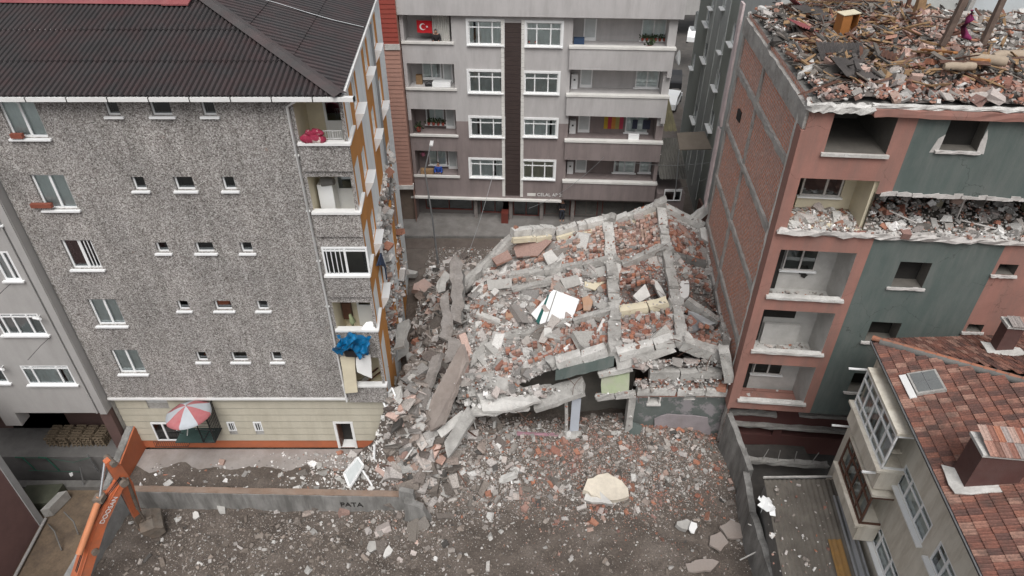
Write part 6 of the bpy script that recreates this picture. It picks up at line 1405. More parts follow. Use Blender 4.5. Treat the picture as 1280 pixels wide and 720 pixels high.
# corner wreckage of the left block
for pts, m, th, lb, cat in [([(425, 447, 21.5), (443, 446, 21.5), (447, 490, 21.4), (432, 492, 21.4)], 'cream', .08, 'cream wall panel torn open under the blue tarpaulin', 'panel'), ([(445, 447, 21.4), (463, 444, 21.4), (465, 473, 21.3), (446, 465, 21.3)], 'white', .06, 'white board hanging at the broken corner under the tarpaulin', 'panel')]:
    b = MB(); b.slab([aty(*p) for p in pts], th, .02); tag(b.build('wall_panel', M[m]), lb, cat)
b = MB(); n = 44; vs = []
for j in range(n + 1):
    for i in range(n + 1):
        a, c = i / n, j / n; p = aty(420 + 40 * a + 3 * math.sin(c * 5), 419 + 20 * c + 7 * a * (c > .5) + 3 * math.sin(a * 9), 21.35 - .12 * math.sin(a * 14 + c * 3) - .35 * math.sin(c * 3)); p += Vector((noise.noise((a * 7, c * 5, 0)) * .14, noise.noise((a * 9, c * 6, 3)) * .22, noise.noise((a * 6, c * 8, 6)) * .12)); vs.append(p)
b.add(vs, [(j * (n + 1) + i, (j + 1) * (n + 1) + i, (j + 1) * (n + 1) + i + 1, j * (n + 1) + i + 1) for j in range(n) for i in range(n)], 0, True)
tag(b.build('tarpaulin', mat('blue_tarpaulin', (.0, .13, .30), .3, 4, (.0, .09, .22), .6, rough=.5)), 'bright blue tarpaulin bundled over the broken balcony parapet', 'tarpaulin')
b = MB(); b.slab([aty(*p) for p in ((429, 438, 21.3), (447, 440, 21.2), (446, 447, 21.2), (432, 446, 21.3))], .1, .03); tag(b.build('sack', M['black']), 'black sack hanging just below the blue tarpaulin', 'sack')
# blue cloth hanging from the torn side wall
b = MB(); P = [SA.w(a, z, .2 + .1 * math.sin(a * 9)) for a, z in ((1.9, 9.55), (2.4, 9.75), (3.4, 9.2), (3.9, 8.0), (3.5, 7.7), (3.0, 8.8), (2.2, 9.3))]
b.slab(P, .06, .05); tag(b.build('cloth', mat('navy_cloth', (.03, .05, .10), .3, 5)), 'dark blue cloth hanging from the torn side wall of the pebble-dashed block', 'cloth')
def framed(lb, pts, w_, m='pvc', glass=True):
    r = thing('window_frame', lb, 'window frame', aty(*pts[0])); P = [aty(*p) for p in pts]
    for i in range(4): b = MB(); b.beam(P[i], P[(i + 1) % 4], w_, w_, 2, .003); b.build('frame_bar', M[m], r)
    if glass: c = sum(P, Vector()) / 4; b = MB(); b.poly([p.lerp(c, .04) for p in P]); b.build('pane', M['curtd'], r)
framed('white window frame with dusty pane lying in the yard rubble behind the wall', [(430, 592, 20.0), (447, 572, 20.3), (454, 582, 20.0), (437, 610, 19.6)], .09)
framed('small empty white window frame in the rubble valley beside the damaged corner', [(478, 500, 21.8), (490, 485, 22.0), (494, 495, 21.7), (482, 510, 21.5)], .07, glass=False)
for i, (P, Q, r, m, lb, nm) in enumerate([((453, 588, 19.9), (465, 607, 19.5), .04, 'pvc', 'white plastic strip leaning in the yard rubble, right of the dusty frame', 'strip'), ((468, 556, 20.6), (468, 574, 20.4), .05, 'pvc', 'short white strip standing near the doorway rubble', 'strip'),
        ((511, 510, 22.2), (525, 556, 21.2), .03, 'wood', 'long broken timber batten slanting over the foot of the valley', 'batten'), ((460, 470, 22.5), (482, 452, 23.5), .04, 'redwood', 'dark stick at the left edge of the valley', 'batten'), ((455, 480, 22.4), (485, 458, 23.2), .035, 'redwood', 'second dark stick, just below the first at the valley edge', 'batten'),
        ((625, 601, 20.2), (646, 592, 20.3), .16, 'pale_c', 'white block of plastered brick lying on the lot slope', 'block'), ((770, 590, 20.8), (776, 594, 20.7), .1, 'pale_c', 'white stone above the large off-white chunk', 'block'), ((560, 410, 27.6), (600, 395, 28.5), .05, 'grey_c', 'bent bar across the left roof edge', 'bar'),
        ((950, 660, 17.0), (935, 655, 17.2), .02, 'pale_c', 'bleached branch at the right lot wall', 'branch'), ((945, 690, 16.2), (925, 700, 16.2), .025, 'pale_c', 'twisted pale branch at the bottom right of the lot', 'branch')]):
    P, Q = aty(*P), aty(*Q); b = MB(); b.beam(P, Q, r * 1.6, r * 1.6, 5, r * .15); tag(b.build(nm, M[m]), lb, nm)
# bent reinforcement sticking out of the beams
for k, (u, v, Y) in enumerate([(726, 472, 23), (700, 470, 23.1), (560, 388, 28), (603, 492, 22.8), (640, 512, 22.2), (664, 516, 22.2), (834, 314, 30.8), (815, 362, 28.8), (770, 330, 30.8), (893, 440, 23)]):
    p = aty(u, v, Y); b = MB(); d = Vector((random.uniform(-1, 1), random.uniform(-1, -.1), random.uniform(-.4, .8)))
    b.tube([p, p + d * .4, p + d * .7 + Vector((0, 0, -.2)), p + d * .9 + Vector((.1, 0, -.5))], .012, 5); b.build('reinforcement_bar', M['redwood'], rootK)
for k in range(46):
    if k < 30: p = random.choice(BSEG); p = p[0].lerp(p[1], random.random()) + Vector((0, -.1, 0))
    else: x, y = random.gauss(-3.2, 1.4), random.uniform(21, 32); p = Vector((x, y, gz(x, y) + .3))
    d = Vector((random.uniform(-1, 1), random.uniform(-1, .3), random.uniform(-.3, .6))); L_ = random.uniform(.5, 1.4); pts = [p + d * L_ * f + Vector((math.sin(f * 3 + k) * .15, 0, -.5 * f * f * L_)) for f in (0, .25, .5, .75, 1)]
    b = MB(); b.tube(pts, random.choice([.009, .012, .016]), 5); b.build('reinforcement_bar', M['redwood' if k % 3 else 'dark_c'], rootK)
for (A_, B_, w_, h_) in [((566, 478, 23.6), (640, 470, 24.2), .7, .16), ((570, 490, 23.0), (650, 484, 23.8), .7, .15), ((592, 508, 22.5), (628, 500, 22.9), .8, .14), ((640, 362, 29.6), (690, 352, 30.0), .28, .2), ((596, 392, 28.0), (640, 410, 27.2), .3, .22), ((650, 440, 25.4), (700, 430, 25.7), .26, .24)]:
    kb(aty(*A_), aty(*B_), w_, h_, random.choice(['grey_c', 'pale_c']), 6, .03, 'broken_slab')
# =================================================================== excavator
M['exo'] = mat('excavator_orange', (.56, .15, .06), .12, 2, (.26, .14, .10), .75, rough=.55, bump=.15); M['exm'] = mat('muddy_steel', (.15, .13, .11), .4, 4, (.25, .18, .13), .8, rough=.8, bump=.6)
base = atz(60, 860, -.8)
rx = thing('excavator', 'orange excavator arm reaching over the lot wall with its bucket in the rubble', 'excavator', base)
Pa = aty(138, 576, 17.0); Pk = aty(157, 606, 17.2); Pf = aty(100, 722, 14.8); Ps = aty(178, 662, 17.9)
def sect(pts, ws, hs, side, name, m, parent=rx):
    """box-section arm: pts centreline, hs depth in the arm plane, ws width across"""
    b = MB(); n = len(pts); vs = []
    for i, p in enumerate(pts):
        t = (Vector(pts[min(i + 1, n - 1)]) - Vector(pts[max(i - 1, 0)])).normalized(); u_ = side.cross(t).normalized()
        w, h = ws[i] / 2, hs[i] / 2
        vs += [Vector(p) + side * w + u_ * h, Vector(p) - side * w + u_ * h, Vector(p) - side * w - u_ * h, Vector(p) + side * w - u_ * h]
    fs = [(4 * i + k, 4 * i + (k + 1) % 4, 4 * i + 4 + (k + 1) % 4, 4 * i + 4 + k) for i in range(n - 1) for k in range(4)] + [(3, 2, 1, 0), (4 * n - 4, 4 * n - 3, 4 * n - 2, 4 * n - 1)]
    b.add(vs, fs); return b.build(name, M[m], parent)
boomEnd = aty(151, 600, 17.0); side = (Pf - boomEnd).cross(Vector((0, 0, 1))).normalized()
if side.x < 0: side = -side
Pm = Pf.lerp(boomEnd, .5) + Vector((0, 0, .35)); Pg = Pf + (Pf - Pm) * 1.2 + Vector((0, 0, -1.5))
bm_ = sect([Pg, Pf, Pm, Pf.lerp(boomEnd, .85) + Vector((0, 0, .15)), boomEnd], [.42, .40, .38, .34, .3], [.5, .56, .55, .42, .28], side, 'boom', 'exo')
sideS = side
stk = sect([Pa + Vector((-.05, -.1, .15)), Pk.lerp(Pa, .7), Pk, Pk.lerp(Ps, .5), Ps], [.26, .32, .32, .26, .22], [.2, .42, .46, .34, .22], sideS, 'stick', 'exo')
stk2 = sect([Pk.lerp(Ps, .62), Ps.lerp(Pk, .05)], [.275, .235], [.31, .24], sideS, 'worn_stick_end', 'exm')
b = MB(); c1 = aty(99, 692, 14.9); c2 = aty(125, 621, 16.2); b.tube([c1, c2], .125, 12); cy = b.build('stick_cylinder', mat('pale_orange_paint', (.55, .22, .11), .08, 2, rough=.45), rx)
b = MB(); b.tube([c2, Pa - side * .2 + Vector((0, -.1, .12))], .06, 10); b.build('piston_rod', mat('chrome_rod', (.75, .76, .78), .02, 2, rough=.18, metal=.9), rx)
b = MB(); b.cbox(c1.lerp(c2, .97), .34, .34, .22); b.tube([Pk + Vector((.25, -.1, .5)), Pk.lerp(Ps, .55) + Vector((.25, -.1, .28))], .075, 8); b.tube([Pk.lerp(Ps, .55) + Vector((.25, -.1, .28)), Ps + Vector((.35, 0, .3))], .04, 8); b.build('bucket_cylinder', M['exm'], rx)
for q, rr_ in ((boomEnd, .16), (Pa, .12), (Ps, .13), (Pf.lerp(boomEnd, .3), .14)):
    b = MB(); b.tube([q - side * .32, q + side * .32], rr_, 12); b.build('pin', M['exm'], rx)
for k in range(3):
    b = MB(); o_ = side * (.08 * k - .05) + Vector((0, 0, .48)); b.tube([Pf + o_, Pm + o_ + Vector((0, 0, .02)), Pf.lerp(boomEnd, .8) + o_ - Vector((0, 0, .02)), boomEnd + side * .1 * k + Vector((0, 0, .25)), Pk + Vector((.1 * k, -.2, .35))], .022, 6); b.build('hydraulic_hose', M['black'] if k else M['exo'], rx)
for f_ in (.2, .45, .7):
    b = MB(); q_ = Pf.lerp(boomEnd, f_) + Vector((0, 0, .33)); b.cbox(q_, .3, .08, .1); b.build('hose_clamp', M['black'], rx)
for sgn in (-1, 1):
    b = MB(); b.tube([Pf + side * .215 * sgn + Vector((0, 0, .25)), Pm + side * .2 * sgn + Vector((0, 0, .25)), boomEnd + side * .16 * sgn + Vector((0, 0, .1))], .018, 5); b.build('weld_seam', M['exo'], rx)
# lettering on the boom flank
cu = bpy.data.curves.new('t', 'FONT'); cu.body = 'DOOSAN'; cu.size = .27; cu.extrude = .004; to = bpy.data.objects.new('t', cu); COL.objects.link(to)
me = bpy.data.meshes.new_from_object(to.evaluated_get(bpy.context.evaluated_depsgraph_get())); COL.objects.unlink(to); bpy.data.objects.remove(to)
tx_ = (boomEnd - Pm).normalized(); nn_ = side; ty_ = nn_.cross(tx_).normalized(); ty_ = ty_ if ty_.z > 0 else -ty_
O = Pm + nn_ * .205 + tx_ * .1 - ty_ * .1
b = MB(); b.add([O + tx_ * v.co.x * 1.0 + ty_ * v.co.y + nn_ * v.co.z for v in me.vertices], [tuple(p.vertices) for p in me.polygons]); b.build('lettering', M['white'], bm_)
# bucket
b = MB(); bc = aty(190, 655, 17.9) + Vector((0, 0, .1)); Rb = rotm(.2, .1, .5)
prof = [(x_ * .8, z_ * .8) for x_, z_ in [(-.55, .35), (.1, .45), (.55, .15), (.6, -.35), (.25, -.65), (-.1, -.6)]]
inner_ = [(x * .9, z * .9) for x, z in prof]
for y0, y1 in ((-.5, -.44), (.44, .5)): b.prism([bc + Rb @ Vector((x, y0, z)) for x, z in prof], Rb @ Vector((0, y1 - y0, 0)))
for i in range(len(prof) - 1):
    (x0, z0), (x1, z1) = prof[i], prof[i + 1]; (i0, k0), (i1, k1) = inner_[i], inner_[i + 1]
    b.box8([bc + Rb @ Vector(q) for q in ((x0, -.44, z0), (x0, .44, z0), (i0, .44, k0), (i0, -.44, k0), (x1, -.44, z1), (x1, .44, z1), (i1, .44, k1), (i1, -.44, k1))])
bk = b.build('bucket', M['exm'], rx)
for k in range(5): b = MB(); y = -.4 + .2 * k; b.prism([bc + Rb @ Vector((x, y - .04, z)) for x, z in ((-.1, -.6), (-.18, -.55), (-.42, -.82))], Rb @ Vector((0, .08, 0))); b.build('bucket_tooth', M['steel'], bk)
b = MB(); b.tube([Ps + Vector((0, 0, .2)), bc + Rb @ Vector((-.3, 0, .45))], .07, 8); b.tube([Pk.lerp(Ps, .8), bc + Rb @ Vector((.1, 0, .5))], .05, 8); b.build('bucket_link', M['exm'], rx)
# body outside the frame
B0 = Pg + Vector((0, -1.6, 0)); B0.z = 0
b = MB(); b.box(B0 + Vector((-1.3, -2.6, .2)), (2.6, 0, 0), (0, 3.6, 0), (0, 0, 1.1)); b.build('body', M['exo'], rx)
b = MB(); b.box(B0 + Vector((-1.3, -.3, 1.3)), (1.0, 0, 0), (0, 1.5, 0), (0, 0, 1.3)); b.build('cab', M['black'], rx)
for sx in (-1.5, .9):
    b = MB(); b.prism([B0 + Vector((sx, y, z)) for y, z in ((-2.6, -.4), (-2.3, -.8), (1.3, -.8), (1.6, -.4), (1.3, .05), (-2.3, .05))], (.6, 0, 0)); b.build('track', M['exm'], rx)
# =================================================================== left alley things
M['pallet'] = mat('pallet_wood', (.20, .155, .105), .25, 3, (.09, .07, .05), .5)
def pallet():
    r = thing('pallet', 'x', 'pallet', (0, 0, 0), 'wooden pallets stacked against the brown wall')
    b = MB()
    for k in range(6): b.box((-.5, -.5 + .185 * k, .12), (1.0, 0, 0), (0, .1, 0), (0, 0, .022))
    b.build('deck_boards', M['pallet'], r); b = MB()
    for k in range(3): b.box((-.5 + .44 * k, -.5, 0), (.12, 0, 0), (0, 1.02, 0), (0, 0, .02))
    for k in range(3):
        for j in range(3): b.box((-.5 + .44 * k, -.5 + .46 * j, .022), (.12, 0, 0), (0, .1, 0), (0, 0, .096))
    b.build('bearers', M['pallet'], r); return r
p0 = pallet(); first = True
names = ['leftmost', 'second', 'third', 'fourth', 'rightmost']; lv = ['bottom', 'second lowest', 'third lowest', 'fourth lowest', 'fifth lowest', 'sixth lowest', 'top']
for si, u in enumerate((71, 86, 101, 116, 131)):
    p = atz(u, 552, -1); cnt = 4
    for k in range(cnt):
        if first: r = p0; first = False
        else:
            r = p0.copy(); COL.objects.link(r)
            for ch in p0.children: c = ch.copy(); COL.objects.link(c); c.parent = r
        r.location = (p.x + random.uniform(-.03, .03), 23.3 + random.uniform(-.03, .03), -1 + .16 * k); r.rotation_euler = (0, 0, random.uniform(-.04, .04)); r.scale = (.46, .9, 1)
        r['label'] = 'wooden pallet, %s of the %s stack against the brown wall' % ('topmost' if k == cnt - 1 else lv[k], names[si])
rf_ = thing('fence', 'low green wire fence with bent posts along the edge of the dark ledge', 'fence', (-23, 22, -1)); M['gpost'] = mat('green_fence_paint', (.03, .12, .08), .15, 3)
for (u, v) in ((45, 588), (74, 588)):
    p = atz(u, v, -1.9); q = atz(u - 17, v - 16, -.9); b = MB(); b.tube([p, q, q + Vector((-.35, 0, .02))], .035, 6); b.build('post', M['gpost'], rf_)
for (u0, v0, u1, v1) in ((100, 584, 106, 612), (109, 568, 123, 590)): b = MB(); b.tube([atz(u0, v0, -.6), atz(u1, v1, -1.9)], .03, 6); b.build('post', M['steel'], rf_)
b = MB(); b.tube([atz(28, 572, -.9), atz(60, 573, -.9), atz(92, 578, -1.0), atz(112, 572, -.8)], .012, 5); b.tube([atz(36, 588, -1.88), atz(100, 590, -1.88)], .015, 5); b.build('wire', M['gpost'], rf_)
b = MB(); b.box((-26, 20.9, -1.9), (7.4, 0, 0), (0, .4, 0), (0, 0, .25)); tag(b.build('low_wall', M['dark_c']), 'low dark concrete kerb wall below the green fence', 'wall')
b = MB(); c = atz(52, 630, -1.85); b.box(c - Vector((.9, .4, 0)), (1.7, .1, 0), (0, 1.1, 0), (0, 0, .5)); tag(b.build('tank', mat('mossy_lid', (.075, .08, .055), .3, 2)), 'low mossy box beside the corner of the pink wall', 'box')
b = MB(); c = atz(66, 640, -1.85); b.box(c - Vector((.2, .3, 0)), (.35, .1, 0), (.3, 1.0, 0), (0, 0, .55)); tag(b.build('low_wall', M['grey_c']), 'short pale concrete upstand right of the mossy box', 'wall')
for i, (pts, lb) in enumerate([([(80, 640, -1.3), (92, 652, -1.2), (98, 668, -1.8)], 'thin bent dark pipe rising from the tan paving, left one'), ([(60, 655, -1.8), (68, 664, -1.3), (77, 688, -1.8)], 'thin bent dark pipe nearest the pink wall')]):
    b = MB(); b.tube([atz(*p) for p in pts], .03, 6); tag(b.build('pipe', M['dark_c']), lb, 'pipe')
b = MB(); b.slab([atz(*p) for p in ((86, 592, -1.6), (90, 590, -1.5), (91, 594, -1.6), (88, 596, -1.6))], .05, .03, step=.1); tag(b.build('paper_scrap', M['white']), 'small bright white scrap on the dark strip below the pallets', 'scrap')
# parasol over the ground-floor window
uc = aty(232, 507, 20.95); ru = thing('parasol', 'faded red and white parasol opened against the ground-floor wall of the yard', 'parasol', (uc.x, uc.y, 0))
M['ured'] = mat('faded_red_cloth', (.40, .12, .13), .12, 3, (.48, .27, .27), .5); M['uwhite'] = mat('greyed_white_cloth', (.43, .46, .49), .08, 3)
R_ = .93; tilt = rotm(-.12, -.05, 0)
for k in range(8):
    b = MB(); a0, a1 = 2 * math.pi * k / 8, 2 * math.pi * (k + 1) / 8; vs = []; nr = 5
    for j in range(nr + 1):
        f = j / nr; r_ = R_ * f * (1.04 if j == nr else 1); h = -.42 * f ** 1.5 - (.02 if j < nr else .0)
        for i in range(4):
            a = a0 + (a1 - a0) * i / 3; sag = (.025 * f if i in (1, 2) else 0); vs.append(uc + tilt @ Vector((math.cos(a) * (r_ - sag), math.sin(a) * (r_ - sag), h - sag * .6)))
    vs2 = vs[-4:]; n = len(vs); vs += [p + tilt @ Vector((0, 0, -.14)) for p in vs2]
    fs = [(j * 4 + i, (j + 1) * 4 + i, (j + 1) * 4 + i + 1, j * 4 + i + 1) for j in range(nr + 1) for i in range(3)]
    b.add(vs, fs, 0, True); b.build('canopy_panel', M['ured'] if k % 2 else M['uwhite'], ru)
b = MB(); b.tube([uc + Vector((0, 0, .08)), uc - Vector((0, 0, .5)), FB.w(FB.ap(240, 536)[0], FB.ap(240, 536)[1] + .1, .5)], .025, 8); b.build('pole', M['white'], ru)
# covered cage next to it
rg = thing('window_cage', 'black wire balcony cage projecting from the beige wall right of the parasol', 'cage', (-14.4, 21.4, 2))
q = FB.rect(250, 500, 278, 536); FBo = FB
b = MB()
for z in (q[2] + .1, q[3]): b.tube([FB.w(q[0], z, .0), FB.w(q[0], z, .9), FB.w(q[1], z, .9), FB.w(q[1], z, .0)], .03, 5)
for a in (q[0], q[1]): b.tube([FB.w(a, q[2] + .1, .9), FB.w(a, q[3], .9)], .03, 5)
for k in range(9): z = q[2] + .1 + (q[3] - q[2] - .1) * k / 9; b.tube([FB.w(q[0], z, .88), FB.w(q[1], z, .88), FB.w(q[1], z, .05)], .013, 4)
for k in range(12): n_c = .9 * k / 12; b.tube([FB.w(q[1], q[2] + .1, n_c), FB.w(q[1], q[3], n_c)], .013, 4)
b.build('wire_cage', M['black'], rg); b = MB(); b.fbox(FB, q[0] - 1.3, q[1], q[2] + .04, q[2] + .1, .03, .9); b.build('floor_panel', mat('dark_teal_panel', (.03, .06, .055), .2, 2), rg)
b = MB(); b.tube([FB.w(q[0] + .3, q[2], .1), FB.w(q[0] - .1, q[2] + 1.0, .93)], .025, 5); b.tube([FB.w(q[0] - 1.3, q[2] - .3, .1), FB.w(q[0] - 1.0, q[2] + .9, .9)], .02, 5); b.build('strut', M['steel'], rg)
# balcony contents of the left block
lg = logs[0]; b = MB(); c = FA.w(lg[0] + .5, lg[2] + .12, .02); pts = [c + Vector((-.42 + .1 * i, 0, .05 * math.sin(i * 1.7))) for i in range(9)]; b.tube(pts, [.1, .15, .17, .14, .18, .15, .15, .14, .08], 10); b.tube([p + Vector((.05, .1, .2)) for p in pts[1:8]], [.07, .12, .1, .14, .1, .12, .06], 10)
tag(b.build('blanket', mat('crimson_blanket', (.24, .015, .045), .3, 6, (.6, .55, .5), .9, lo=.52, hi=.56)), 'crimson and white blanket bundled on the top balcony parapet', 'blanket')
for k in range(2):
    b = MB(); a = lg[0] + .75 + .33 * k
    for x in np.linspace(0, .3, 5): b.tube([FA.w(a + x, lg[2] - .35, -.3), FA.w(a + x, lg[2] + .28, -.35)], .01, 4)
    for z in (-.35, 0, .28): b.tube([FA.w(a, lg[2] + z, -.3), FA.w(a + .3, lg[2] + z, -.33)], .014, 4)
    tag(b.build('drying_rack', M['pvc']), ['white wire drying rack behind the crimson blanket', 'white wire drying rack nearest the corner of the top balcony'][k], 'rack')
lg = logs[1]; b = MB(); b.fbox(FA, lg[0] + .1, lg[0] + .65, lg[2] - .85, lg[2] + .75, -1.2, -.6); tag(b.build('refrigerator', M['pvc']), 'pale refrigerator standing on the second balcony from the top', 'refrigerator')
b = MB(); b.tube([FA.w(lg[0] + .3, lg[2] + .85, -.7), FA.w(lg[0] + .75, lg[2] + .9, -.6)], [.2, .13], 9); tag(b.build('sack', M['dark_c']), 'grey stuffed sack lying on top of the pale refrigerator', 'sack')
lg = logs[3]; b = MB(); b.fbox(FA, lg[0] + .05, lg[0] + .4, lg[2] - .3, lg[2] + .55, -1.25, -1.0); tag(b.build('cupboard', M['redwood']), 'brown open cupboard on the lowest intact balcony', 'cupboard')
b = MB(); b.tube([FA.w(lg[0] + .55, lg[2] - .3, -.4), FA.w(lg[0] + .6, lg[2] + .1, -.35), FA.w(lg[0] + .52, lg[2] + .45, -.4)], [.1, .14, .05], 8); tag(b.build('bag', mat('olive_bag', (.22, .25, .14), .2, 3)), 'pale olive bag on the lowest intact balcony', 'bag')
b = MB(); b.slab([FA.w(lg[1] - .5, lg[2] + .02, .1), FA.w(lg[1] + .1, lg[2] + .02, .12), FA.w(lg[1] + .05, lg[2] + .22, -.2), FA.w(lg[1] - .35, lg[2] + .2, -.2)], .1, .05, step=.15); tag(b.build('plastic_bag', M['pvc']), 'white plastic bag on the sill of the lowest intact balcony', 'bag')
b = MB(); a, z = FA.ap(352, 212); 
for (u, v) in ((45, 255), (14, 168)):
    a, z = FA.ap(u, v); w_ = .75 if u > 20 else .4; b = MB(); b.fbox(FA, a - w_ / 2 + .25, a + w_ / 2 + .25, z - .09, z + .07, .02, .16); tag(b.build('planter', mat('terracotta', (.22, .065, .04), .15, 4)), 'terracotta planter on the sill of the %s large window' % ('second' if u > 20 else 'top'), 'planter')
# =================================================================== flags, cloths, plants and people of the central block
q = LB[0]; FCi = FC_
b = MB(); fa, fz = q[0] + .8, q[2] + .75; n = 6; vs = []
for i in range(n + 1):
    for j in (0, 1): vs.append(FC_.w(fa + .95 * i / n, fz - .2 + .75 * j - .05 * i / n, -.25 + .05 * math.sin(i)))
b.add(vs, [(2 * i, 2 * i + 2, 2 * i + 3, 2 * i + 1) for i in range(n)]); fl = tag(b.build('flag', mat('red_flag_cloth', (.5, .012, .02), .05, 2)), 'red flag with white crescent and star on the top left balcony', 'flag')
b = MB(); c = (fa + .38, fz + .17)
def arc(cx, cz, r, k=20): return [(cx + r * math.cos(2 * math.pi * i / k), cz + r * math.sin(2 * math.pi * i / k)) for i in range(k)]
pts = []
for i in range(17): t = math.radians(35 + 290 * i / 16); pts.append((c[0] + .2 * math.cos(t), c[1] + .2 * math.sin(t)))
for i in range(17): t = math.radians(315 - 270 * i / 16); pts.append((c[0] + .05 + .155 * math.cos(t), c[1] + .155 * math.sin(t)))
k = len(pts); vs = [FC_.w(a, z, -.17) for a, z in pts]
b.add(vs, [(i, i + 1, k - 2 - i, k - 1 - i) for i in range(16)])
st_ = [];
for i in range(10): t = math.radians(180 + 36 * i); r_ = .09 if i % 2 == 0 else .036; st_.append((c[0] + .27 + r_ * math.cos(t), c[1] + r_ * math.sin(t)))
b.poly([FC_.w(a, z, -.17) for a, z in st_]); b.build('crescent_and_star', M['white'], fl)
b = MB(); k = 40; vs = []
for i in range(k + 1): a = q[0] + 1.75 + (q[1] - q[0] - 1.9) * i / k; n_c = -.35 + .06 * math.sin(i * 1.3); vs += [FC_.w(a, q[2] - .1 + .12 * math.sin(i * .11), n_c), FC_.w(a, q[3] - .03, n_c)]
b.add(vs, [(2 * i, 2 * i + 2, 2 * i + 3, 2 * i + 1) for i in range(k)], 0, True); tag(b.build('curtain', mat('pale_balcony_curtain', (.50, .49, .46), .1, 2)), 'long pale curtain closing the top left balcony', 'curtain')
q = RB[2]; b = MB(); cols = [(.45, .30, .03), (.42, .05, .07), (.5, .22, .05), (.35, .3, .1), (.45, .06, .1)]
for i in range(5): x = q[0] + 2.45 + .26 * i; b.fbox(FC_, x, x + .26, q[2] + .3, q[2] + 1.25, -1.27, -1.24, i)
tag(b.build('rug', [mat('rug_stripe', c_, .1, 5) for c_ in cols]), 'yellow and red striped rug hung on the mauve balcony wall', 'rug')
b = MB(); b.fbox(FC_, q[1] - 1.75, q[1] - 1.05, q[2] - .2, q[2] + .42, .02 - .3, .02 - .05); tag(b.build('box', M['pvc']), 'white box on the parapet of the balcony with the striped rug', 'box')
for (dx_, w_, mm, lb) in ((4.3, .35, 'black', 'dark jacket hung by the window of the rug balcony'), (5.0, .5, 'navy', 'navy towel hung by the window of the rug balcony')):
    b = MB(); b.fbox(FC_, q[0] + dx_, q[0] + dx_ + w_, q[2] + .55, q[2] + 1.2, -.75, -.72); tag(b.build('laundry', mat(mm + '_laundry', (.03, .035, .06), .3, 4)), lb, 'laundry')
q = LB[1]
b = MB(); b.fbox(FC_, q[0] + 1.5, q[0] + 2.7, q[2] + .02, q[2] + .3, -1.0, -.3); tag(b.build('ironing_board', M['pvc']), 'white board lying on the second left balcony', 'board')
b = MB(); b.fbox(FC_, q[0] + .35, q[0] + .75, q[2] - .1, q[2] + .6, -1.1, -.8); tag(b.build('crate', M['wood']), 'light brown crate on the second left balcony', 'crate')
b = MB(); c = FC_.w(q[0] + 1.0, q[2] + .1, -.5); b.tube([c, c + Vector((.25, 0, .08)), c + Vector((.55, 0, 0))], [.12, .16, .08], 8); tag(b.build('bundle', M['black']), 'dark bundle beside the white board on the second left balcony', 'bundle')
q = LB[3]; b = MB(); b.fbox(FC_, q[0] + .25, q[0] + 1.15, q[2] - .3, q[2] + .38, -.5, -.2); tag(b.build('box', M['wood']), 'brown cardboard box on the lowest left balcony', 'box')
b = MB(); c = FC_.w(q[0] + .45, q[3] - .55, -.6); b.tube([c - Vector((0, 0, .15)), c - Vector((0, 0, .05)), c + Vector((0, 0, .08)), c + Vector((0, 0, .16))], [.06, .15, .15, .05], 10); tag(b.build('balloon', mat('pink_balloon', (.45, .15, .22), .05, 2)), 'pink balloon hanging over the cardboard box', 'balloon')
# potted plants
M['terr'] = mat('flowerpot_red', (.28, .06, .04), .15, 4); M['leaf'] = pal('pot_plant_leaf', [(.035, .06, .025), (.05, .08, .03), (.03, .045, .02)])
def potplant(F, a, z, n, s, label, gname):
    r = thing('potted_plant', label, 'plant', F.w(a, z, n), gname); o = F.w(a, z, n)
    b = MB(); b.tube([o, o + Vector((0, 0, .16 * s))], [.07 * s, .1 * s], 10); b.build('pot', M['terr'], r)
    b = MB()
    for k in range(26):
        d = Vector((random.gauss(0, 1), random.gauss(0, 1), abs(random.gauss(.5, 1)))).normalized(); c = o + Vector((0, 0, .17 * s)) + d * random.uniform(.04, .26) * s; t = d.cross(Vector((random.random(), random.random(), .3))).normalized() * .05 * s
        b.add([c - t, c + d * .09 * s, c + t, c - d * .05 * s], [(0, 1, 2, 3)])
    b.build('foliage', M['leaf'], r)
q = RB[0]; pos = ['leftmost', 'second', 'third', 'fourth', 'fifth', 'rightmost']
for i in range(6): potplant(FC_, q[0] + 4.4 + .27 * i, q[2] + .12, -1.0, 1.0, '%s red flowerpot on the window sill of the top right balcony' % pos[i], 'flowerpots on the top right balcony')
q = LB[2]
for i in range(4): potplant(FC_, q[0] + .95 + .33 * i, q[2] + .34, -.95, 1.2, '%s red flowerpot on the sill of the third left balcony' % (['leftmost', 'second', 'third', 'rightmost'][i]), 'flowerpots on the third left balcony')
potplant(FC_, q[0] + .3, q[2] + .05, -.5, 1.8, 'large bushy plant at the left end of the third left balcony', 'large balcony plants'); potplant(FC_, RB[0][1] - 1.0, RB[0][2] - .2, .1 - .3, 1.6, 'straggly grey-green plant hanging at the right of the top right balcony', 'large balcony plants')
b = MB(); q = RB[0]; b.fbox(FC_, q[0] + .1, q[0] + .75, q[2] - .15, q[2] + .35, -.8, -.4); tag(b.build('bin', mat('navy_plastic', (.03, .06, .12), .1, 2)), 'dark blue tub at the left end of the top right balcony', 'tub')
b = MB(); c = FC_.w(a_r + .1, RB[0][2] - .55, .1); b.tube([c, c + Vector((.1, 0, .0)), c + Vector((.22, -.05, .02))], [.05, .32, .45], 16); tag(b.build('satellite_dish', M['pvc']), 'white satellite dish on the right-hand corner of the central block', 'dish')
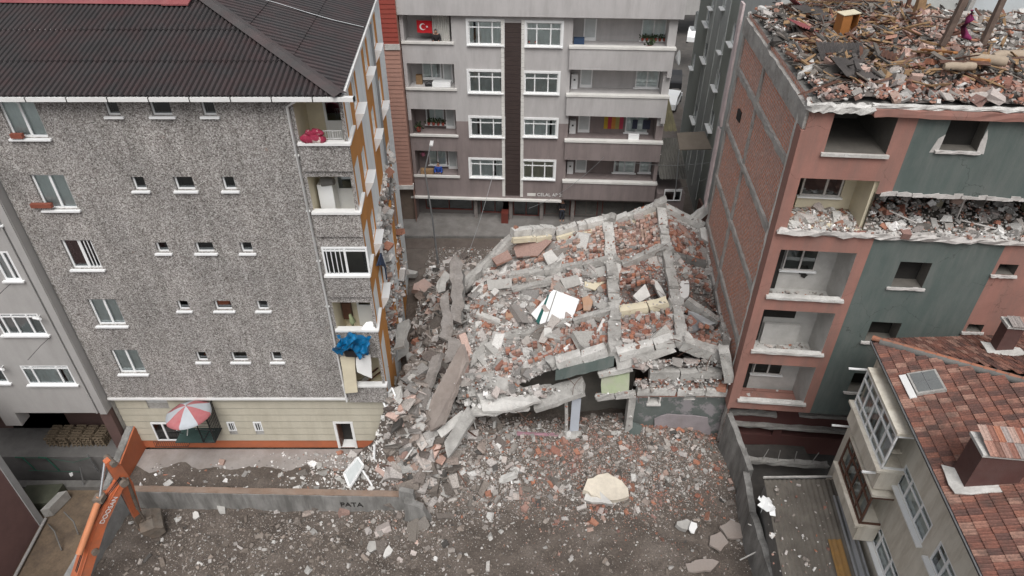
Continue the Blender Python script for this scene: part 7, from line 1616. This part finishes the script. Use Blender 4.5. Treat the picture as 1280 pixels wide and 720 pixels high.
# people (continuous skinned bodies)
M['skin'] = mat('skin', (.42, .24, .17), .04, 5, bump=0, rough=.6)
def skinobj(name, verts, edges, radii, m, parent, org):
    me = bpy.data.meshes.new(name); me.from_pydata([tuple(Vector(v) - org) for v in verts], edges, []); o = bpy.data.objects.new(name, me); COL.objects.link(o)
    ORG[o.name] = org; o.parent = parent; sk = o.modifiers.new('skin', 'SKIN'); 
    for i, r in enumerate(radii): me.skin_vertices[0].data[i].radius = (r, r) if not isinstance(r, tuple) else r
    me.skin_vertices[0].data[0].use_root = True
    ss = o.modifiers.new('sub', 'SUBSURF'); ss.levels = 2; ss.render_levels = 2; me.materials.append(m)
    dg = bpy.context.evaluated_depsgraph_get(); nm = bpy.data.meshes.new_from_object(o.evaluated_get(dg)); o.modifiers.clear(); o.data = nm
    for p in nm.polygons: p.use_smooth = True
    return o
def person(loc, rz, label, jacket, trousers, hair, lean=0, scarf=False):
    loc = Vector(loc); r = thing('person', label, 'person', loc); Rm = Matrix.Rotation(rz, 3, 'Z')
    def T(p, y_=0): x, y, z = p; y -= lean * max(0, z - .95); return loc + Rm @ Vector((x, y, z))
    J = dict(pel=(0, 0, .95), ch=(0, 0, 1.25), nk=(0, 0, 1.47), nk2=(0, -.01, 1.54), hd=(0, -.02, 1.62), tp=(0, -.02, 1.74),
             ls=(-.19, 0, 1.42), le=(-.25, -.06, 1.14), lh=(-.16, -.28, 1.06), rs=(.19, 0, 1.42), re=(.25, -.06, 1.14), rh=(.16, -.28, 1.06),
             lhip=(-.1, 0, .9), lk=(-.11, -.02, .5), la=(-.11, .02, .08), lt=(-.11, -.16, .04), rhip=(.1, 0, .9), rk=(.11, -.02, .5), ra=(.11, .02, .08), rt=(.11, -.16, .04))
    ks = list(J); ix = {k: i for i, k in enumerate(ks)}
    ed = [('pel', 'ch'), ('ch', 'nk'), ('nk', 'nk2'), ('nk2', 'hd'), ('hd', 'tp'), ('nk', 'ls'), ('ls', 'le'), ('le', 'lh'), ('nk', 'rs'), ('rs', 're'), ('re', 'rh'), ('pel', 'lhip'), ('lhip', 'lk'), ('lk', 'la'), ('la', 'lt'), ('pel', 'rhip'), ('rhip', 'rk'), ('rk', 'ra'), ('ra', 'rt')]
    R_ = dict(pel=.13, ch=.14, nk=.07, nk2=.055, hd=.1, tp=.07, ls=.065, le=.045, lh=.035, rs=.065, re=.045, rh=.035, lhip=.085, lk=.06, la=.045, lt=.04, rhip=.085, rk=.06, ra=.045, rt=.04)
    body = skinobj('body', [T(J[k]) for k in ks], [(ix[a], ix[c]) for a, c in ed], [R_[k] for k in ks], M['skin'], r, loc)
    jk = ['pel', 'ch', 'nk', 'ls', 'le', 'lh', 'rs', 're', 'rh']; ji = {k: i for i, k in enumerate(jk)}
    P = {k: T(J[k]) for k in jk}; P['lh'] = T(J['le']).lerp(T(J['lh']), .85); P['rh'] = T(J['re']).lerp(T(J['rh']), .85)
    skinobj('jacket', [P[k] for k in jk], [(ji[a], ji[c]) for a, c in ed if a in ji and c in ji], [R_[k] + .035 for k in jk], jacket, r, loc)
    tk = ['pel', 'lhip', 'lk', 'la', 'rhip', 'rk', 'ra']; ti = {k: i for i, k in enumerate(tk)}
    skinobj('trousers', [T(J[k]) for k in tk], [(ti[a], ti[c]) for a, c in ed if a in ti and c in ti], [R_[k] + .02 for k in tk], trousers, r, loc)
    hv = [T((0, .02, 1.60)), T((0, .03, 1.70)), T((0, -.02, 1.76))] + ([T((0, .02, 1.48))] if scarf else [])
    skinobj('hair' if not scarf else 'headscarf', hv, [(0, 1), (1, 2)] + ([(0, 3)] if scarf else []), [.1, .1, .07] + ([.11] if scarf else []), hair, r, loc)
    b = MB()
    for sx in (-.035, .035): c = T((sx, -.125, 1.66)); b.cbox(c, .022, .012, .012, Rm)
    b.build('eyes', M['black'], r); b = MB(); b.cbox(T((0, -.13, 1.62)), .02, .04, .04, Rm); b.cbox(T((0, -.12, 1.575)), .045, .02, .01, Rm); b.build('nose_and_mouth', M['skin'], r)
    return r
M['jblue'] = mat('blue_jacket', (.02, .06, .28), .1, 3); M['jblack'] = mat('black_coat', (.02, .018, .02), .2, 3); M['jred'] = mat('red_jumper', (.32, .02, .025), .1, 3); M['jeans'] = mat('dark_trousers', (.03, .035, .05), .1, 3); M['hair'] = mat('dark_hair', (.02, .014, .01), .2, 8)
yaw = math.atan2(FC_.d.y, FC_.d.x)
q = LB[3]; person(FC_.w(FC_.ap(546, 205)[0], q[2] - .95, -.5), yaw, 'person in a blue jacket standing on the lowest left balcony', M['jblue'], M['jeans'], M['hair'])
q = LB[0]; person(FC_.w(FC_.ap(545, 50)[0], q[2] - .95, -.28), yaw, 'person in dark clothes and headscarf leaning over the top left balcony', M['jblack'], M['jblack'], M['jblack'], lean=.35, scarf=True)
q = W4[4]; person(FC_.w(q[0] + .38, q[2] - .9, -.32), yaw, 'person in a red jumper looking out of the top right-hand white window', M['jred'], M['jeans'], M['hair'])
p_ = FC_.w(10.6, .13, -.3); person(p_, yaw, 'person in dark clothes standing in the shop doorway behind the beam end', M['jblack'], M['jeans'], M['hair'])
